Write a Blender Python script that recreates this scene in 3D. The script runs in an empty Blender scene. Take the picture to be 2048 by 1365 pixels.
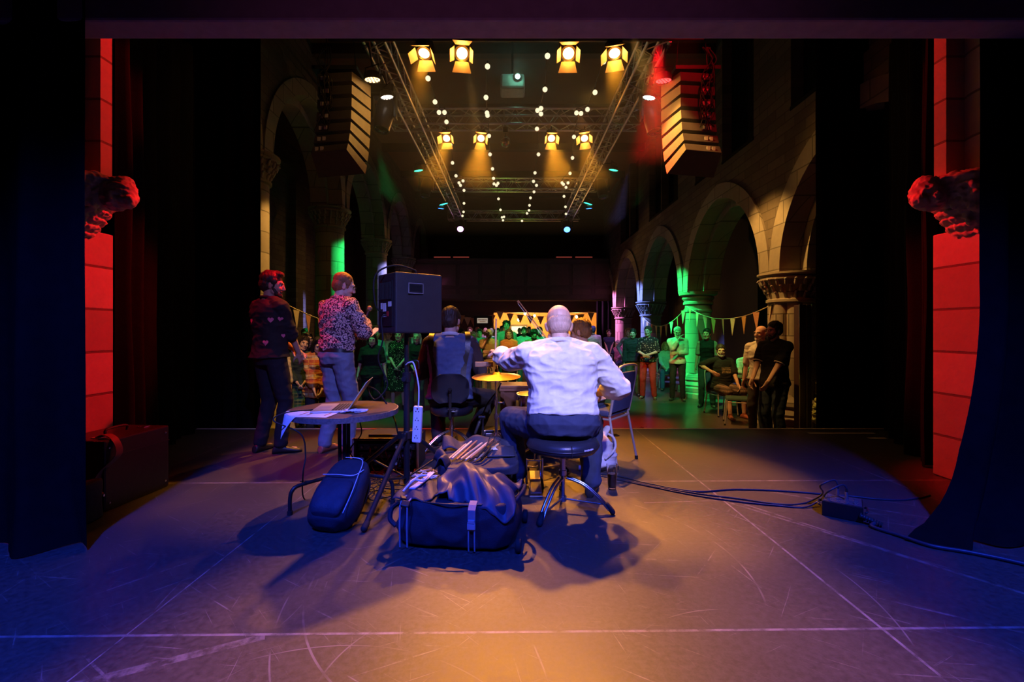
import bpy, bmesh, math, random
from mathutils import Vector, Matrix, Quaternion, Euler, noise
from mathutils.bvhtree import BVHTree
from math import sin, cos, pi, radians as R

random.seed(7)
SC = bpy.context.scene
COL = SC.collection

# ---------------------------------------------------------------- camera
CZ = 1.18          # lens height above the stage floor
F = 910.0          # focal length in pixels of the 2048 px wide frame
HZ = 660.0         # horizon row
HALL = -0.5        # hall floor lies half a metre below the stage
cam_data = bpy.data.cameras.new('camera')
cam_data.sensor_width = 36.0
cam_data.lens = 36.0 * F / 2048.0
cam_data.shift_y = -(682.5 - HZ) / 2048.0
cam_data.clip_start = 0.05
cam = bpy.data.objects.new('camera', cam_data)
cam.location = (0, 0, CZ)
cam.rotation_euler = (pi / 2, 0, 0)
COL.objects.link(cam)
SC.camera = cam


def W(px, py, d):
    """a point at depth d seen at a pixel of the photograph"""
    return Vector(((px - 1024.0) * d / F, d, CZ - (py - HZ) * d / F))


def G(px, py, z=0.0):
    """a point on a level surface seen at a pixel"""
    return W(px, py, F * (CZ - z) / (py - HZ))


# ---------------------------------------------------------------- world, exposure
world = bpy.data.worlds.new('world')
SC.world = world
world.use_nodes = True
world.node_tree.nodes['Background'].inputs[0].default_value = (0.02, 0.022, 0.05, 1)
world.node_tree.nodes['Background'].inputs[1].default_value = 0.02
SC.view_settings.view_transform = 'Standard'
SC.view_settings.look = 'None'
SC.view_settings.gamma = 1.0
SC.view_settings.use_curve_mapping = False
SC.view_settings.exposure = 0.0
SC.cycles.use_denoising = True
SC.cycles.max_bounces = 6
SC.cycles.diffuse_bounces = 2
SC.cycles.glossy_bounces = 3
SC.cycles.transmission_bounces = 6
SC.cycles.volume_bounces = 0
SC.cycles.sample_clamp_indirect = 3.0
SC.cycles.caustics_reflective = False
SC.cycles.caustics_refractive = False
SC.cycles.use_light_tree = True

# ---------------------------------------------------------------- stage and house lights


def spot(loc, tgt, col, power, ang=40, blend=0.5, size=0.06):
    ld = bpy.data.lights.new('spot_lamp', 'SPOT')
    ld.color = col
    ld.energy = power
    ld.spot_size = R(ang)
    ld.spot_blend = blend
    ld.shadow_soft_size = size
    o = bpy.data.objects.new('spot_lamp', ld)
    o.location = loc
    d = Vector(tgt) - Vector(loc)
    o.rotation_euler = d.to_track_quat('-Z', 'Y').to_euler()
    COL.objects.link(o)
    return o


BLUE = (0.018, 0.06, 1.0)
LAV = (0.52, 0.46, 1.0)
RED = (1.0, 0.003, 0.010)
WARM = (1.0, 0.345, 0.02)
YEL = (1.0, 0.50, 0.10)
GRN = (0.02, 1.0, 0.20)
PNK = (0.85, 0.22, 0.72)
VIO = (0.28, 0.30, 1.0)
# blue wash and lavender specials rigged above and behind the camera
spot((-2.0, 0.3, 4.2), (-1.9, 1.9, 0.0), BLUE, 1900, 62, 1.0, 0.10)
spot((2.2, 0.3, 4.2), (2.1, 1.9, 0.0), BLUE, 1900, 62, 1.0, 0.10)
spot((0.2, -0.6, 3.6), (-0.25, 2.75, 0.2), BLUE, 1100, 29, 1.0, 0.10)
spot((0.9, 0.0, 3.3), (0.40, 3.1, 0.98), LAV, 1000, 25, 0.8, 0.05)
spot((0.15, 0.0, 3.3), (-0.95, 4.1, 0.9), (0.26, 0.26, 1.0), 640, 42, 0.9, 0.05)
spot((0.0, -0.8, 1.6), (0.0, 2.6, 3.1), (0.55, 0.16, 0.45), 40, 62, 1.0, 0.2)  # added low fill standing in for bounce on the border beam, no rigged lamp
# red side light thrown back on to the proscenium piers from the near truss
spot((-0.7, 5.7, 4.3), (-3.30, 3.50, 1.10), RED, 1900, 27, 0.5, 0.05)
spot((0.7, 5.7, 4.3), (3.45, 3.55, 1.25), RED, 1700, 27, 0.5, 0.05)
spot((-1.6, 5.75, 4.55), (-3.35, 3.5, 3.0), RED, 800, 24, 0.5, 0.05)
spot((1.75, 6.1, 4.55), (3.5, 3.5, 3.0), RED, 600, 24, 0.5, 0.05)
spot((-3.1, 4.0, 4.3), (-1.95, 4.4, 1.2), RED, 420, 32, 0.6, 0.05)
# colour washes over the audience from the house truss
spot((0.4, 9.4, 3.3), (0.5, 13.6, 0.4), GRN, 640, 52, 0.6, 0.06)
spot((2.65, 7.6, 4.9), (3.6, 10.9, 0.0), GRN, 900, 44, 0.6, 0.06)
spot((-2.6, 7.6, 4.9), (-2.3, 9.6, 0.0), GRN, 500, 44, 0.6, 0.06)
spot((-0.6, 6.6, 4.9), (-0.35, 11.2, 0.6), (1.0, 0.50, 0.12), 900, 14, 0.6, 0.06)
spot((-1.9, 4.8, 4.4), (-2.75, 6.5, 0.5), YEL, 500, 30, 0.6, 0.06)
spot((1.5, 5.7, 4.9), (3.8, 7.0, 0.7), YEL, 560, 34, 0.6, 0.06)
spot((-0.4, 13.2, 4.6), (-1.2, 16.5, 0.7), PNK, 900, 42, 0.6, 0.06)
spot((2.6, 12.6, 5.0), (3.2, 15.5, 0.0), PNK, 700, 40, 0.6, 0.06)
spot((0.9, 6.4, 4.4), (3.5, 10.9, 0.1), (1.0, 0.34, 0.10), 900, 15, 0.7, 0.06)  # added narrow warm fill so the trousers read red under the green
spot((1.9, 5.9, 4.9), (2.1, 7.4, HALL), RED, 2600, 30, 0.7, 0.06)
spot((2.6, 9.0, 5.0), (2.6, 12.5, HALL), VIO, 600, 36, 0.7, 0.06)

# ---------------------------------------------------------------- materials
MATS = {}


class NT:
    def __init__(self, name):
        self.m = bpy.data.materials.new(name)
        self.m.use_nodes = True
        self.t = self.m.node_tree
        self.b = self.t.nodes['Principled BSDF']
        self.out = self.t.nodes['Material Output']

    def put(self, sock, v):
        if isinstance(v, bpy.types.NodeSocket):
            self.t.links.new(v, sock)
        else:
            if sock.type == 'RGBA' and len(v) == 3:
                v = (*v, 1)
            sock.default_value = v

    def n(self, typ, out=0, props=None, **ins):
        nd = self.t.nodes.new('ShaderNode' + typ)
        for k, v in (props or {}).items():
            setattr(nd, k, v)
        for k, v in ins.items():
            key = int(k[1:]) if k[0] == '_' and k[1:].isdigit() else k.replace('_', ' ')
            self.put(nd.inputs[key], v)
        return nd.outputs[out]

    def math(self, op, a, b=0.0, c=0.0):
        return self.n('Math', props={'operation': op}, _0=a, _1=b, _2=c)

    def vmul(self, v, s):
        return self.n('VectorMath', props={'operation': 'MULTIPLY'}, _0=v, _1=s)

    def pos(self):
        return self.n('NewGeometry', 0)

    def obj(self):
        return self.n('TexCoord', 3)

    def noise(self, vec, scale, detail=3, rough=0.55, out=0):
        return self.n('TexNoise', out, Vector=vec, Scale=scale, Detail=detail, Roughness=rough)

    def ramp(self, fac, a, b):
        return self.n('MapRange', props={'clamp': True}, Value=fac, From_Min=a, From_Max=b, To_Min=0.0, To_Max=1.0)

    def mix(self, fac, a, b):
        nd = self.t.nodes.new('ShaderNodeMix')
        nd.data_type = 'RGBA'
        self.put(nd.inputs[0], fac)
        self.put(nd.inputs[6], a)
        self.put(nd.inputs[7], b)
        return nd.outputs[2]

    def set(self, **kw):
        for k, v in kw.items():
            self.put(self.b.inputs[k.replace('_', ' ')], v)
        return self

    def bump(self, h, strength=0.3, dist=0.01):
        self.put(self.b.inputs['Normal'], self.n('Bump', Height=h, Strength=strength, Distance=dist))
        return self


def mat(name, col, rough=0.6, metal=0.0, var=0.25, scale=14, bump=0.0, bscale=60, spec=0.4, emit=None, estr=0, sheen=0):
    if name in MATS:
        return MATS[name]
    t = NT(name)
    c2 = tuple(min(1, c * (1 + var) + 0.004 * var) for c in col)
    c1 = tuple(c * (1 - var) for c in col)
    nz = t.noise(t.obj(), scale)
    t.set(Base_Color=t.mix(nz, c1, c2), Roughness=rough, Metallic=metal)
    t.b.inputs['Specular IOR Level'].default_value = spec
    if bump:
        t.bump(t.noise(t.obj(), bscale, 4), bump, 0.01)
    if emit:
        t.set(Emission_Color=emit, Emission_Strength=estr)
    if sheen:
        t.b.inputs['Sheen Weight'].default_value = sheen
    MATS[name] = t.m
    return t.m


def emat(name, col, strength):
    if name in MATS:
        return MATS[name]
    t = NT(name)
    t.set(Base_Color=(0.1, 0.1, 0.1), Emission_Color=col, Emission_Strength=strength, Roughness=0.5)
    MATS[name] = t.m
    return t.m


# ---------------------------------------------------------------- mesh builder
def basis(d):
    d = Vector(d).normalized()
    u = Vector((0, 0, 1)) if abs(d.z) < 0.9 else Vector((1, 0, 0))
    a = d.cross(u).normalized()
    return a, d.cross(a).normalized(), d


class MB:
    def __init__(self):
        self.v, self.f, self.mi = [], [], []

    def add(self, vs, fs, m=0):
        k = len(self.v)
        self.v += [Vector(p) for p in vs]
        for f in fs:
            self.f.append([i + k for i in f])
            self.mi.append(m)
        return self

    def box(self, c, s, rot=None, m=0, taper=1.0):
        c = Vector(c)
        hx, hy, hz = s[0] / 2, s[1] / 2, s[2] / 2
        vs = []
        for z in (-1, 1):
            k = taper if z > 0 else 1.0
            for x, y in ((-1, -1), (1, -1), (1, 1), (-1, 1)):
                vs.append(Vector((x * hx * k, y * hy * k, z * hz)))
        if rot is not None:
            q = rot if isinstance(rot, (Matrix, Quaternion)) else Euler(rot)
            if isinstance(q, Euler):
                q = q.to_matrix()
            vs = [q @ p for p in vs]
        return self.add([p + c for p in vs], [(0, 3, 2, 1), (4, 5, 6, 7), (0, 1, 5, 4), (1, 2, 6, 5), (2, 3, 7, 6), (3, 0, 4, 7)], m)

    def bx(self, x0, x1, y0, y1, z0, z1, m=0):
        return self.box(((x0 + x1) / 2, (y0 + y1) / 2, (z0 + z1) / 2), (abs(x1 - x0), abs(y1 - y0), abs(z1 - z0)), None, m)

    def loft(self, rings, m=0, cap=True, closed=True):
        n = len(rings[0])
        k = len(self.v)
        for r in rings:
            self.v += [Vector(p) for p in r]
        for i in range(len(rings) - 1):
            for j in range(n if closed else n - 1):
                a = k + i * n + j
                b = k + i * n + (j + 1) % n
                self.f.append([a, b, b + n, a + n])
                self.mi.append(m)
        if cap and closed:
            self.f.append([k + j for j in range(n)][::-1])
            self.f.append([k + (len(rings) - 1) * n + j for j in range(n)])
            self.mi += [m, m]
        return self

    def cyl(self, p0, p1, r0, r1=None, n=12, m=0, cap=True):
        p0, p1 = Vector(p0), Vector(p1)
        r1 = r0 if r1 is None else r1
        a, b, d = basis(p1 - p0)
        ring = lambda p, r: [p + a * r * cos(2 * pi * i / n) + b * r * sin(2 * pi * i / n) for i in range(n)]
        return self.loft([ring(p0, r0), ring(p1, r1)], m, cap)

    def cap(self, p0, p1, r0, r1, n=14, k=4, sq=1.0, sqdir=None, m=0):
        """rounded cone; sq flattens it along sqdir"""
        p0, p1 = Vector(p0), Vector(p1)
        d = p1 - p0
        if d.length < 1e-6:
            d = Vector((0, 0, 1e-4))
        if sqdir is not None:
            dd = d.normalized()
            b = Vector(sqdir) - dd * dd.dot(Vector(sqdir))
            b.normalize()
            a = dd.cross(b).normalized()
        else:
            a, b, dd = basis(d)
        rings = []
        for i in range(k + 1):
            t = pi / 2 * (i + 0.25) / (k + 0.25)
            rings.append((p0 - dd * r0 * cos(t), r0 * sin(t)))
        for i in range(k, -1, -1):
            t = pi / 2 * (i + 0.25) / (k + 0.25)
            rings.append((p1 + dd * r1 * cos(t), r1 * sin(t)))
        return self.loft([[c + a * r * cos(2 * pi * i / n) + b * r * sq * sin(2 * pi * i / n) for i in range(n)] for c, r in rings], m)

    def ell(self, c, r, rot=None, nu=18, nv=10, m=0):
        c = Vector(c)
        if isinstance(r, (int, float)):
            r = (r, r, r)
        q = None
        if rot is not None:
            q = rot if isinstance(rot, Matrix) else Euler(rot).to_matrix()
        rings = []
        for i in range(nv + 1):
            th = pi * (i + 0.12) / (nv + 0.24)
            ring = []
            for j in range(nu):
                p = Vector((r[0] * sin(th) * cos(2 * pi * j / nu), r[1] * sin(th) * sin(2 * pi * j / nu), -r[2] * cos(th)))
                ring.append((q @ p if q else p) + c)
            rings.append(ring)
        return self.loft(rings, m)

    def lathe(self, prof, c=(0, 0, 0), n=24, m=0, axis=None, cap=True, a0=0):
        c = Vector(c)
        if axis is None:
            a, b, d = Vector((1, 0, 0)), Vector((0, 1, 0)), Vector((0, 0, 1))
        else:
            a, b, d = basis(axis)
        return self.loft([[c + a * r * cos(a0 + 2 * pi * i / n) + b * r * sin(a0 + 2 * pi * i / n) + d * z for i in range(n)] for r, z in prof], m, cap)

    def tube(self, pts, r, n=8, m=0, smooth=0, closed=False):
        pts = [Vector(p) for p in pts]
        if smooth:
            pts = spline(pts, smooth)
        rings = []
        t0 = (pts[1] - pts[0]).normalized()
        a, b, _ = basis(t0)
        for i, p in enumerate(pts):
            t = (pts[min(i + 1, len(pts) - 1)] - pts[max(i - 1, 0)])
            if t.length < 1e-7:
                t = t0.copy()
            t.normalize()
            q = t0.rotation_difference(t)
            a, b = q @ a, q @ b
            t0 = t
            rr = r(i / (len(pts) - 1)) if callable(r) else r
            rings.append([p + a * rr * cos(2 * pi * j / n) + b * rr * sin(2 * pi * j / n) for j in range(n)])
        return self.loft(rings, m)

    def prism(self, poly, h, mtx=None, m=0):
        """2D outline extruded along local z by h"""
        mtx = mtx or Matrix.Identity(4)
        n = len(poly)
        vs = [mtx @ Vector((x, y, 0)) for x, y in poly] + [mtx @ Vector((x, y, h)) for x, y in poly]
        fs = [list(range(n))[::-1], [n + i for i in range(n)]]
        for i in range(n):
            j = (i + 1) % n
            fs.append([i, j, n + j, n + i])
        return self.add(vs, fs, m)

    def grid(self, fn, nu, nv, m=0):
        vs = [fn(i / nu, j / nv) for i in range(nu + 1) for j in range(nv + 1)]
        fs = []
        for i in range(nu):
            for j in range(nv):
                a = i * (nv + 1) + j
                fs.append((a, a + 1, a + nv + 2, a + nv + 1))
        return self.add(vs, fs, m)

    def mesh(self, name='m'):
        me = bpy.data.meshes.new(name)
        me.from_pydata([tuple(p) for p in self.v], [], self.f)
        me.polygons.foreach_set('material_index', self.mi)
        return me


def spline(pts, k=6):
    out = []
    n = len(pts)
    for i in range(n - 1):
        p0, p1, p2, p3 = pts[max(i - 1, 0)], pts[i], pts[i + 1], pts[min(i + 2, n - 1)]
        for j in range(k):
            t = j / k
            out.append(0.5 * ((2 * p1) + (p2 - p0) * t + (2 * p0 - 5 * p1 + 4 * p2 - p3) * t * t + (3 * p1 - p0 - 3 * p2 + p3) * t ** 3))
    out.append(pts[-1])
    return out


def link(name, me, mats, parent=None, smooth=35, bevel=0, solid=0, recalc=True):
    if recalc:
        bm = bmesh.new()
        bm.from_mesh(me)
        bmesh.ops.recalc_face_normals(bm, faces=bm.faces)
        bm.to_mesh(me)
        bm.free()
    if not isinstance(mats, (list, tuple)):
        mats = [mats]
    for m in mats:
        me.materials.append(m)
    if smooth:
        me.polygons.foreach_set('use_smooth', [True] * len(me.polygons))
        me.set_sharp_from_angle(angle=R(smooth))
    me.name = name
    o = bpy.data.objects.new(name, me)
    COL.objects.link(o)
    if parent is not None:
        o.parent = parent
    if solid:
        md = o.modifiers.new('thickness', 'SOLIDIFY')
        md.thickness = solid
    if bevel:
        md = o.modifiers.new('bevel', 'BEVEL')
        md.width = bevel
        md.segments = 2
        md.limit_method = 'ANGLE'
        md.angle_limit = R(40)
    return o


def part(name, mb, mats, parent=None, label=None, **kw):
    o = link(name, mb.mesh(name), mats, parent, **kw)
    if label:
        o['label'] = label
    return o


def tag(o, label, cat, group=None, kind=None):
    o['label'] = label
    o['category'] = cat
    if group:
        o['group'] = group
    if kind:
        o['kind'] = kind
    return o


def thing(name, label, cat, loc=(0, 0, 0), rz=0, group=None):
    o = bpy.data.objects.new(name, None)
    o.empty_display_size = 0.1
    o.location = loc
    o.rotation_euler = (0, 0, rz)
    COL.objects.link(o)
    return tag(o, label, cat, group)


def solo(name, mb, mats, label, cat, loc=(0, 0, 0), rz=0, group=None, kind=None, **kw):
    o = part(name, mb, mats, None, **kw)
    o.location = loc
    o.rotation_euler = (0, 0, rz)
    return tag(o, label, cat, group, kind)


def struct(name, mb, mats, **kw):
    o = part(name, mb, mats, None, **kw)
    o['kind'] = 'structure'
    return o


def dup(root, loc, rz=0, label=None):
    r = root.copy()
    COL.objects.link(r)
    r.location = loc
    r.rotation_euler = (0, 0, rz)
    if label:
        r['label'] = label
    for ch in list(root.children):
        c = ch.copy()
        COL.objects.link(c)
        c.parent = r
        for g in list(ch.children):
            d = g.copy()
            COL.objects.link(d)
            d.parent = c
    return r


BLACK = mat('black paint', (0.012, 0.012, 0.013), 0.5)
STEEL = mat('chromed steel', (0.62, 0.62, 0.64), 0.22, 1.0, 0.08)
ALU = mat('aluminium', (0.60, 0.58, 0.54), 0.35, 1.0, 0.1)
BPLAS = mat('black plastic', (0.018, 0.018, 0.02), 0.4, bump=0.05)
RUBB = mat('black rubber', (0.012, 0.012, 0.012), 0.8)
WPLAS = mat('white plastic', (0.75, 0.75, 0.75), 0.45, var=0.05)

# ---------------------------------------------------------------- organic surfaces


def blob(mb, voxel, smooth=3, fac=0.5):
    """one continuous skin around overlapping volumes"""
    me = mb.mesh('tmp')
    bm = bmesh.new()
    bm.from_mesh(me)
    # fix the winding of every shell so that the volumes are solid
    bmesh.ops.recalc_face_normals(bm, faces=bm.faces)
    bm.to_mesh(me)
    bm.free()
    o = bpy.data.objects.new('tmp', me)
    COL.objects.link(o)
    md = o.modifiers.new('r', 'REMESH')
    md.mode = 'VOXEL'
    md.voxel_size = voxel
    md.adaptivity = 0
    if smooth:
        md = o.modifiers.new('s', 'SMOOTH')
        md.factor = fac
        md.iterations = smooth
    dg = bpy.context.evaluated_depsgraph_get()
    dg.update()
    r = bpy.data.meshes.new_from_object(o.evaluated_get(dg))
    bpy.data.objects.remove(o)
    bpy.data.meshes.remove(me)
    return r


def roughen(me, amp, freq, stretch=(1, 1, 1), off=0.0, ridged=False):
    sx, sy, sz = stretch
    o = Vector((off, off * 1.7, off * .6))
    nv = len(me.vertices)
    co = [0.0] * (nv * 3)
    me.vertices.foreach_get('co', co)
    for i, v in enumerate(me.vertices):
        p = v.co
        k = noise.noise(Vector((p.x * sx, p.y * sy, p.z * sz)) * freq + o)
        if ridged:
            k = (1 - 2 * abs(k)) - .5
        d = v.normal * (k * amp)
        co[3 * i] += d.x
        co[3 * i + 1] += d.y
        co[3 * i + 2] += d.z
    me.vertices.foreach_set('co', co)
    me.update()
    return me

# ================================================================ the hall and the stage
def floor_mat():
    t = NT('stage deck')
    p = t.pos()
    s = t.n('SeparateXYZ', 0, Vector=p)
    sx = s
    sy = t.t.nodes[-1].outputs[1]
    big = t.noise(p, 1.3, 4)
    fine = t.noise(p, 40, 5, 0.7)
    base = t.mix(big, (0.020, 0.0165, 0.0165), (0.046, 0.037, 0.034))
    base = t.mix(t.ramp(fine, 0.35, 0.75), base, (0.075, 0.062, 0.058))
    wear = t.noise(p, 5.0, 6, 0.7)
    m = None

    def mx(a, b):
        return b if a is None else t.math('MAXIMUM', a, b)
    # scuffs: stretched noise in several directions
    for ang, sc, th in ((0.55, 3.2, 0.66), (-0.9, 3.0, 0.67), (1.35, 4.2, 0.67), (0.1, 3.4, 0.67), (-0.45, 5.0, 0.675), (0.8, 6.0, 0.67)):
        q = t.n('VectorRotate', 0, {'rotation_type': 'Z_AXIS'}, Vector=p, Angle=ang)
        q = t.vmul(q, (0.35, 16.0, 1.0))
        nz = t.noise(q, sc, 3, 0.6)
        m = mx(m, t.math('MULTIPLY', t.ramp(nz, th, th + 0.05), t.ramp(wear, 0.42, 0.56)))
    sp = t.noise(t.vmul(p, (20, 60, 1)), 1.0, 5, 0.75)
    m = mx(m, t.math('MULTIPLY', t.ramp(sp, 0.66, 0.74), t.ramp(wear, 0.46, 0.66)))
    # drag marks: long straight pairs and arcs
    for (x0, y0, x1, y1, w) in ((1.45, 3.15, 2.3, 2.02, .010), (1.52, 3.15, 2.1, 2.30, .007), (1.9, 3.3, 3.1, 2.55, .008), (-0.95, 1.75, -2.1, 1.2, .02),
                                (0.9, 3.1, 1.5, 3.15, .005)):
        L = math.hypot(x1 - x0, y1 - y0)
        ux, uy = (x1 - x0) / L, (y1 - y0) / L
        along = t.math('ADD', t.math('MULTIPLY', t.math('SUBTRACT', sx, x0), ux), t.math('MULTIPLY', t.math('SUBTRACT', sy, y0), uy))
        across = t.math('ABSOLUTE', t.math('SUBTRACT', t.math('MULTIPLY', t.math('SUBTRACT', sx, x0), uy), t.math('MULTIPLY', t.math('SUBTRACT', sy, y0), ux)))
        a = t.math('LESS_THAN', across, w)
        b = t.math('MULTIPLY', t.math('GREATER_THAN', along, 0.0), t.math('LESS_THAN', along, L))
        m = mx(m, t.math('MULTIPLY', t.math('MULTIPLY', a, b), t.ramp(t.noise(p, 14, 4, 0.7), 0.40, 0.58)))
    for (cx, cy, rr, w) in ((0.1, 2.3, 1.05, .004), (0.3, 2.2, 1.3, .003), (0.9, 1.3, 0.62, .0025), (-0.2, 1.5, 0.45, .003), (-1.6, 2.0, 0.7, .0025), (-0.6, 0.9, 0.8, .0025)):
        dx = t.math('SUBTRACT', sx, cx)
        dy = t.math('SUBTRACT', sy, cy)
        d = t.math('SQRT', t.math('ADD', t.math('MULTIPLY', dx, dx), t.math('MULTIPLY', dy, dy)))
        a = t.math('LESS_THAN', t.math('ABSOLUTE', t.math('SUBTRACT', d, rr)), w)
        m = mx(m, t.math('MULTIPLY', a, t.ramp(t.noise(p, 2.2, 3), 0.50, 0.62)))
    base = t.mix(t.math('MULTIPLY', m, 0.42), base, (0.30, 0.26, 0.25))
    # panel joints, worn pale
    js = None
    for (a, b, w, k) in ((sy, 1.775, .0065, 0.014), (sy, 3.53, .007, 0.012)):
        ln = t.math('ABSOLUTE', t.math('SUBTRACT', t.math('ADD', a, t.math('MULTIPLY', sx, -k)), b))
        js = mx(js, t.math('LESS_THAN', ln, w))
    for b, w in ((-1.49, .003), (1.46, .006), (2.95, .003), (-2.95, .003)):
        js = mx(js, t.math('LESS_THAN', t.math('ABSOLUTE', t.math('SUBTRACT', sx, b)), w))
    jn = t.math('MULTIPLY', js, t.ramp(t.noise(p, 9, 5, 0.7), 0.36, 0.60))
    base = t.mix(t.math('MULTIPLY', js, 0.55), base, (0.04, 0.035, 0.035))
    base = t.mix(t.math('MULTIPLY', jn, 0.7), base, (0.30, 0.26, 0.26))
    t.set(Base_Color=base, Roughness=t.math('ADD', t.math('ADD', t.math('MULTIPLY', fine, 0.22), t.math('MULTIPLY', big, 0.22)), 0.24))
    t.b.inputs['Specular IOR Level'].default_value = 0.62
    t.bump(t.math('ADD', fine, big), 0.12, 0.004)
    return t.m


def stone_mat(name, col, bw=0.62, bh=0.26, plane='yz', mortar=0.5):
    t = NT(name)
    p = t.pos()
    x = t.n('SeparateXYZ', 0, Vector=p)
    nd = t.t.nodes[-1]
    y, z = nd.outputs[1], nd.outputs[2]
    u = {'yz': y, 'xz': x, 'sum': t.math('ADD', x, y)}[plane]
    v = t.n('CombineXYZ', 0, _0=u, _1=z, _2=0.0)
    br = t.t.nodes.new('ShaderNodeTexBrick')
    t.put(br.inputs['Vector'], v)
    br.inputs['Scale'].default_value = 1.0
    br.inputs['Brick Width'].default_value = bw
    br.inputs['Row Height'].default_value = bh
    br.inputs['Mortar Size'].default_value = 0.011
    br.inputs['Mortar Smooth'].default_value = 0.3
    br.inputs['Color1'].default_value = (*[c * 0.72 for c in col], 1)
    br.inputs['Color2'].default_value = (*[min(1, c * 1.18) for c in col], 1)
    br.inputs['Mortar'].default_value = (*[c * mortar for c in col], 1)
    nz = t.noise(p, 9, 5, 0.65)
    c = t.mix(t.math('MULTIPLY', nz, 0.55), br.outputs[0], tuple(c * 0.45 for c in col))
    t.set(Base_Color=c, Roughness=0.85)
    t.b.inputs['Specular IOR Level'].default_value = 0.2
    t.bump(t.math('SUBTRACT', t.math('MULTIPLY', nz, 0.5), br.outputs[1]), 0.5, 0.012)
    return t.m


DECK = floor_mat()
STONE = stone_mat('dressed stone', (0.36, 0.31, 0.26), 0.7, 0.36, 'sum', 0.4)
STONEP = stone_mat('pier stone', (0.36, 0.29, 0.27), 6.0, 0.335, 'sum', 0.25)
RUBBLE = stone_mat('rubble wall', (0.17, 0.135, 0.11), 0.5, 0.16, 'yz', 0.6)
CARVED = mat('carved stone', (0.30, 0.27, 0.25), 0.8, bump=0.35, bscale=30)
DARKW = mat('dark plaster', (0.035, 0.03, 0.03), 0.9)
CEIL = mat('ceiling boards', (0.20, 0.085, 0.04), 0.8, scale=3, bump=0.1)
BALC = mat('balcony boards', (0.10, 0.075, 0.06), 0.75, scale=5)
VELVET = mat('black drape', (0.0055, 0.005, 0.0055), 0.95, spec=0.03)
BLIND = mat('black blind', (0.006, 0.006, 0.006), 0.9, spec=0.1)

b = MB()
b.bx(-6, 6, -1.6, 5.42, -0.5, 0.0)
struct('floor', b, DECK, smooth=0)
b = MB()
b.bx(-3.75, 4.45, 5.395, 5.43, -0.03, 0.004)
struct('trim_1', b, mat('pale stage nosing', (0.62, 0.56, 0.5), 0.5), smooth=0)


def hallfloor():
    t = NT('hall floor')
    p = t.pos()
    nz = t.noise(p, 3, 4)
    t.set(Base_Color=t.mix(nz, (0.07, 0.055, 0.045), (0.12, 0.095, 0.075)), Roughness=t.math('ADD', t.math('MULTIPLY', nz, 0.2), 0.22))
    return t.m


b = MB()
b.bx(-7.6, 7.6, 5.42, 25.5, HALL - 0.2, HALL)
struct('floor_hall', b, hallfloor(), smooth=0)


# ---- arcades ----------------------------------------------------------------
def arch_curve(a, r, n=16):
    """half spans a, rise r: points from -a to a of a two-centred pointed arch"""
    rad = (a * a + r * r) / (2 * a)
    c = -a + rad
    t1 = math.acos((rad - a) / rad) if rad > a else pi / 2
    left = []
    for i in range(n + 1):
        th = t1 * i / n
        left.append((c - rad * cos(th), rad * sin(th)))
    return left + [(-x, z) for x, z in left[::-1][1:]]


def arcade(xw, sg, cols, zs, rise, half, top, wins=None, sill=4.65, ceil=7.3):
    """xw: hall face of the wall; sg: +1 right, -1 left; cols: column centres along y"""
    b = MB()
    n = 16
    layers = [(xw, xw + sg * 0.33, half + 0.17, rise + 0.16), (xw + sg * 0.33, xw + sg * 0.70, half, rise)]
    for li, (x0, x1, a, r) in enumerate(layers):
        cur = arch_curve(a, r, n)
        for k in range(len(cols) - 1):
            m = (cols[k] + cols[k + 1]) / 2
            ym = [cols[k]] + [m + p[0] for p in cur] + [cols[k + 1]]
            zm = [zs] + [zs + p[1] for p in cur] + [zs]
            vs, fs = [], []
            for y, z in zip(ym, zm):
                vs += [(x0, y, z), (x0, y, top), (x1, y, z), (x1, y, top)]
            q = len(ym)
            for i in range(q - 1):
                a0, b0 = 4 * i, 4 * (i + 1)
                fs.append((a0, b0, b0 + 1, a0 + 1))
                fs.append((a0 + 2, a0 + 3, b0 + 3, b0 + 2))
                fs.append((a0, a0 + 2, b0 + 2, b0))
            b.add(vs, fs, 0)
    # soffits and voussoir rings in dressed stone
    for k in range(len(cols) - 1):
        m = (cols[k] + cols[k + 1]) / 2
        for (xa, xb, a, r, wd) in ((xw - sg * 0.035, xw + sg * 0.3, half + 0.165, rise + 0.155, 0.30), (xw + sg * 0.30, xw + sg * 0.69, half - 0.005, rise - 0.005, 0.16)):
            inn, outr = arch_curve(a, r, n), arch_curve(a + wd, r + wd, n)
            rings = [[(xa, m + p[0], zs + p[1]), (xb, m + p[0], zs + p[1]), (xb, m + q[0], zs + q[1]), (xa, m + q[0], zs + q[1])] for p, q in zip(inn, outr)]
            b.loft(rings, 1)
    # wall above
    if wins:
        segs = []
        y = 5.45
        for (y0, y1) in wins:
            segs.append((y, y0))
            y = y1
        segs.append((y, 21.6))
        for y0, y1 in segs:
            b.bx(xw, xw + sg * 0.7, y0, y1, top, ceil, 0)
    else:
        b.bx(xw, xw + sg * 0.7, 5.45, 21.6, top - 0.01, ceil, 0)
    return b


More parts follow.
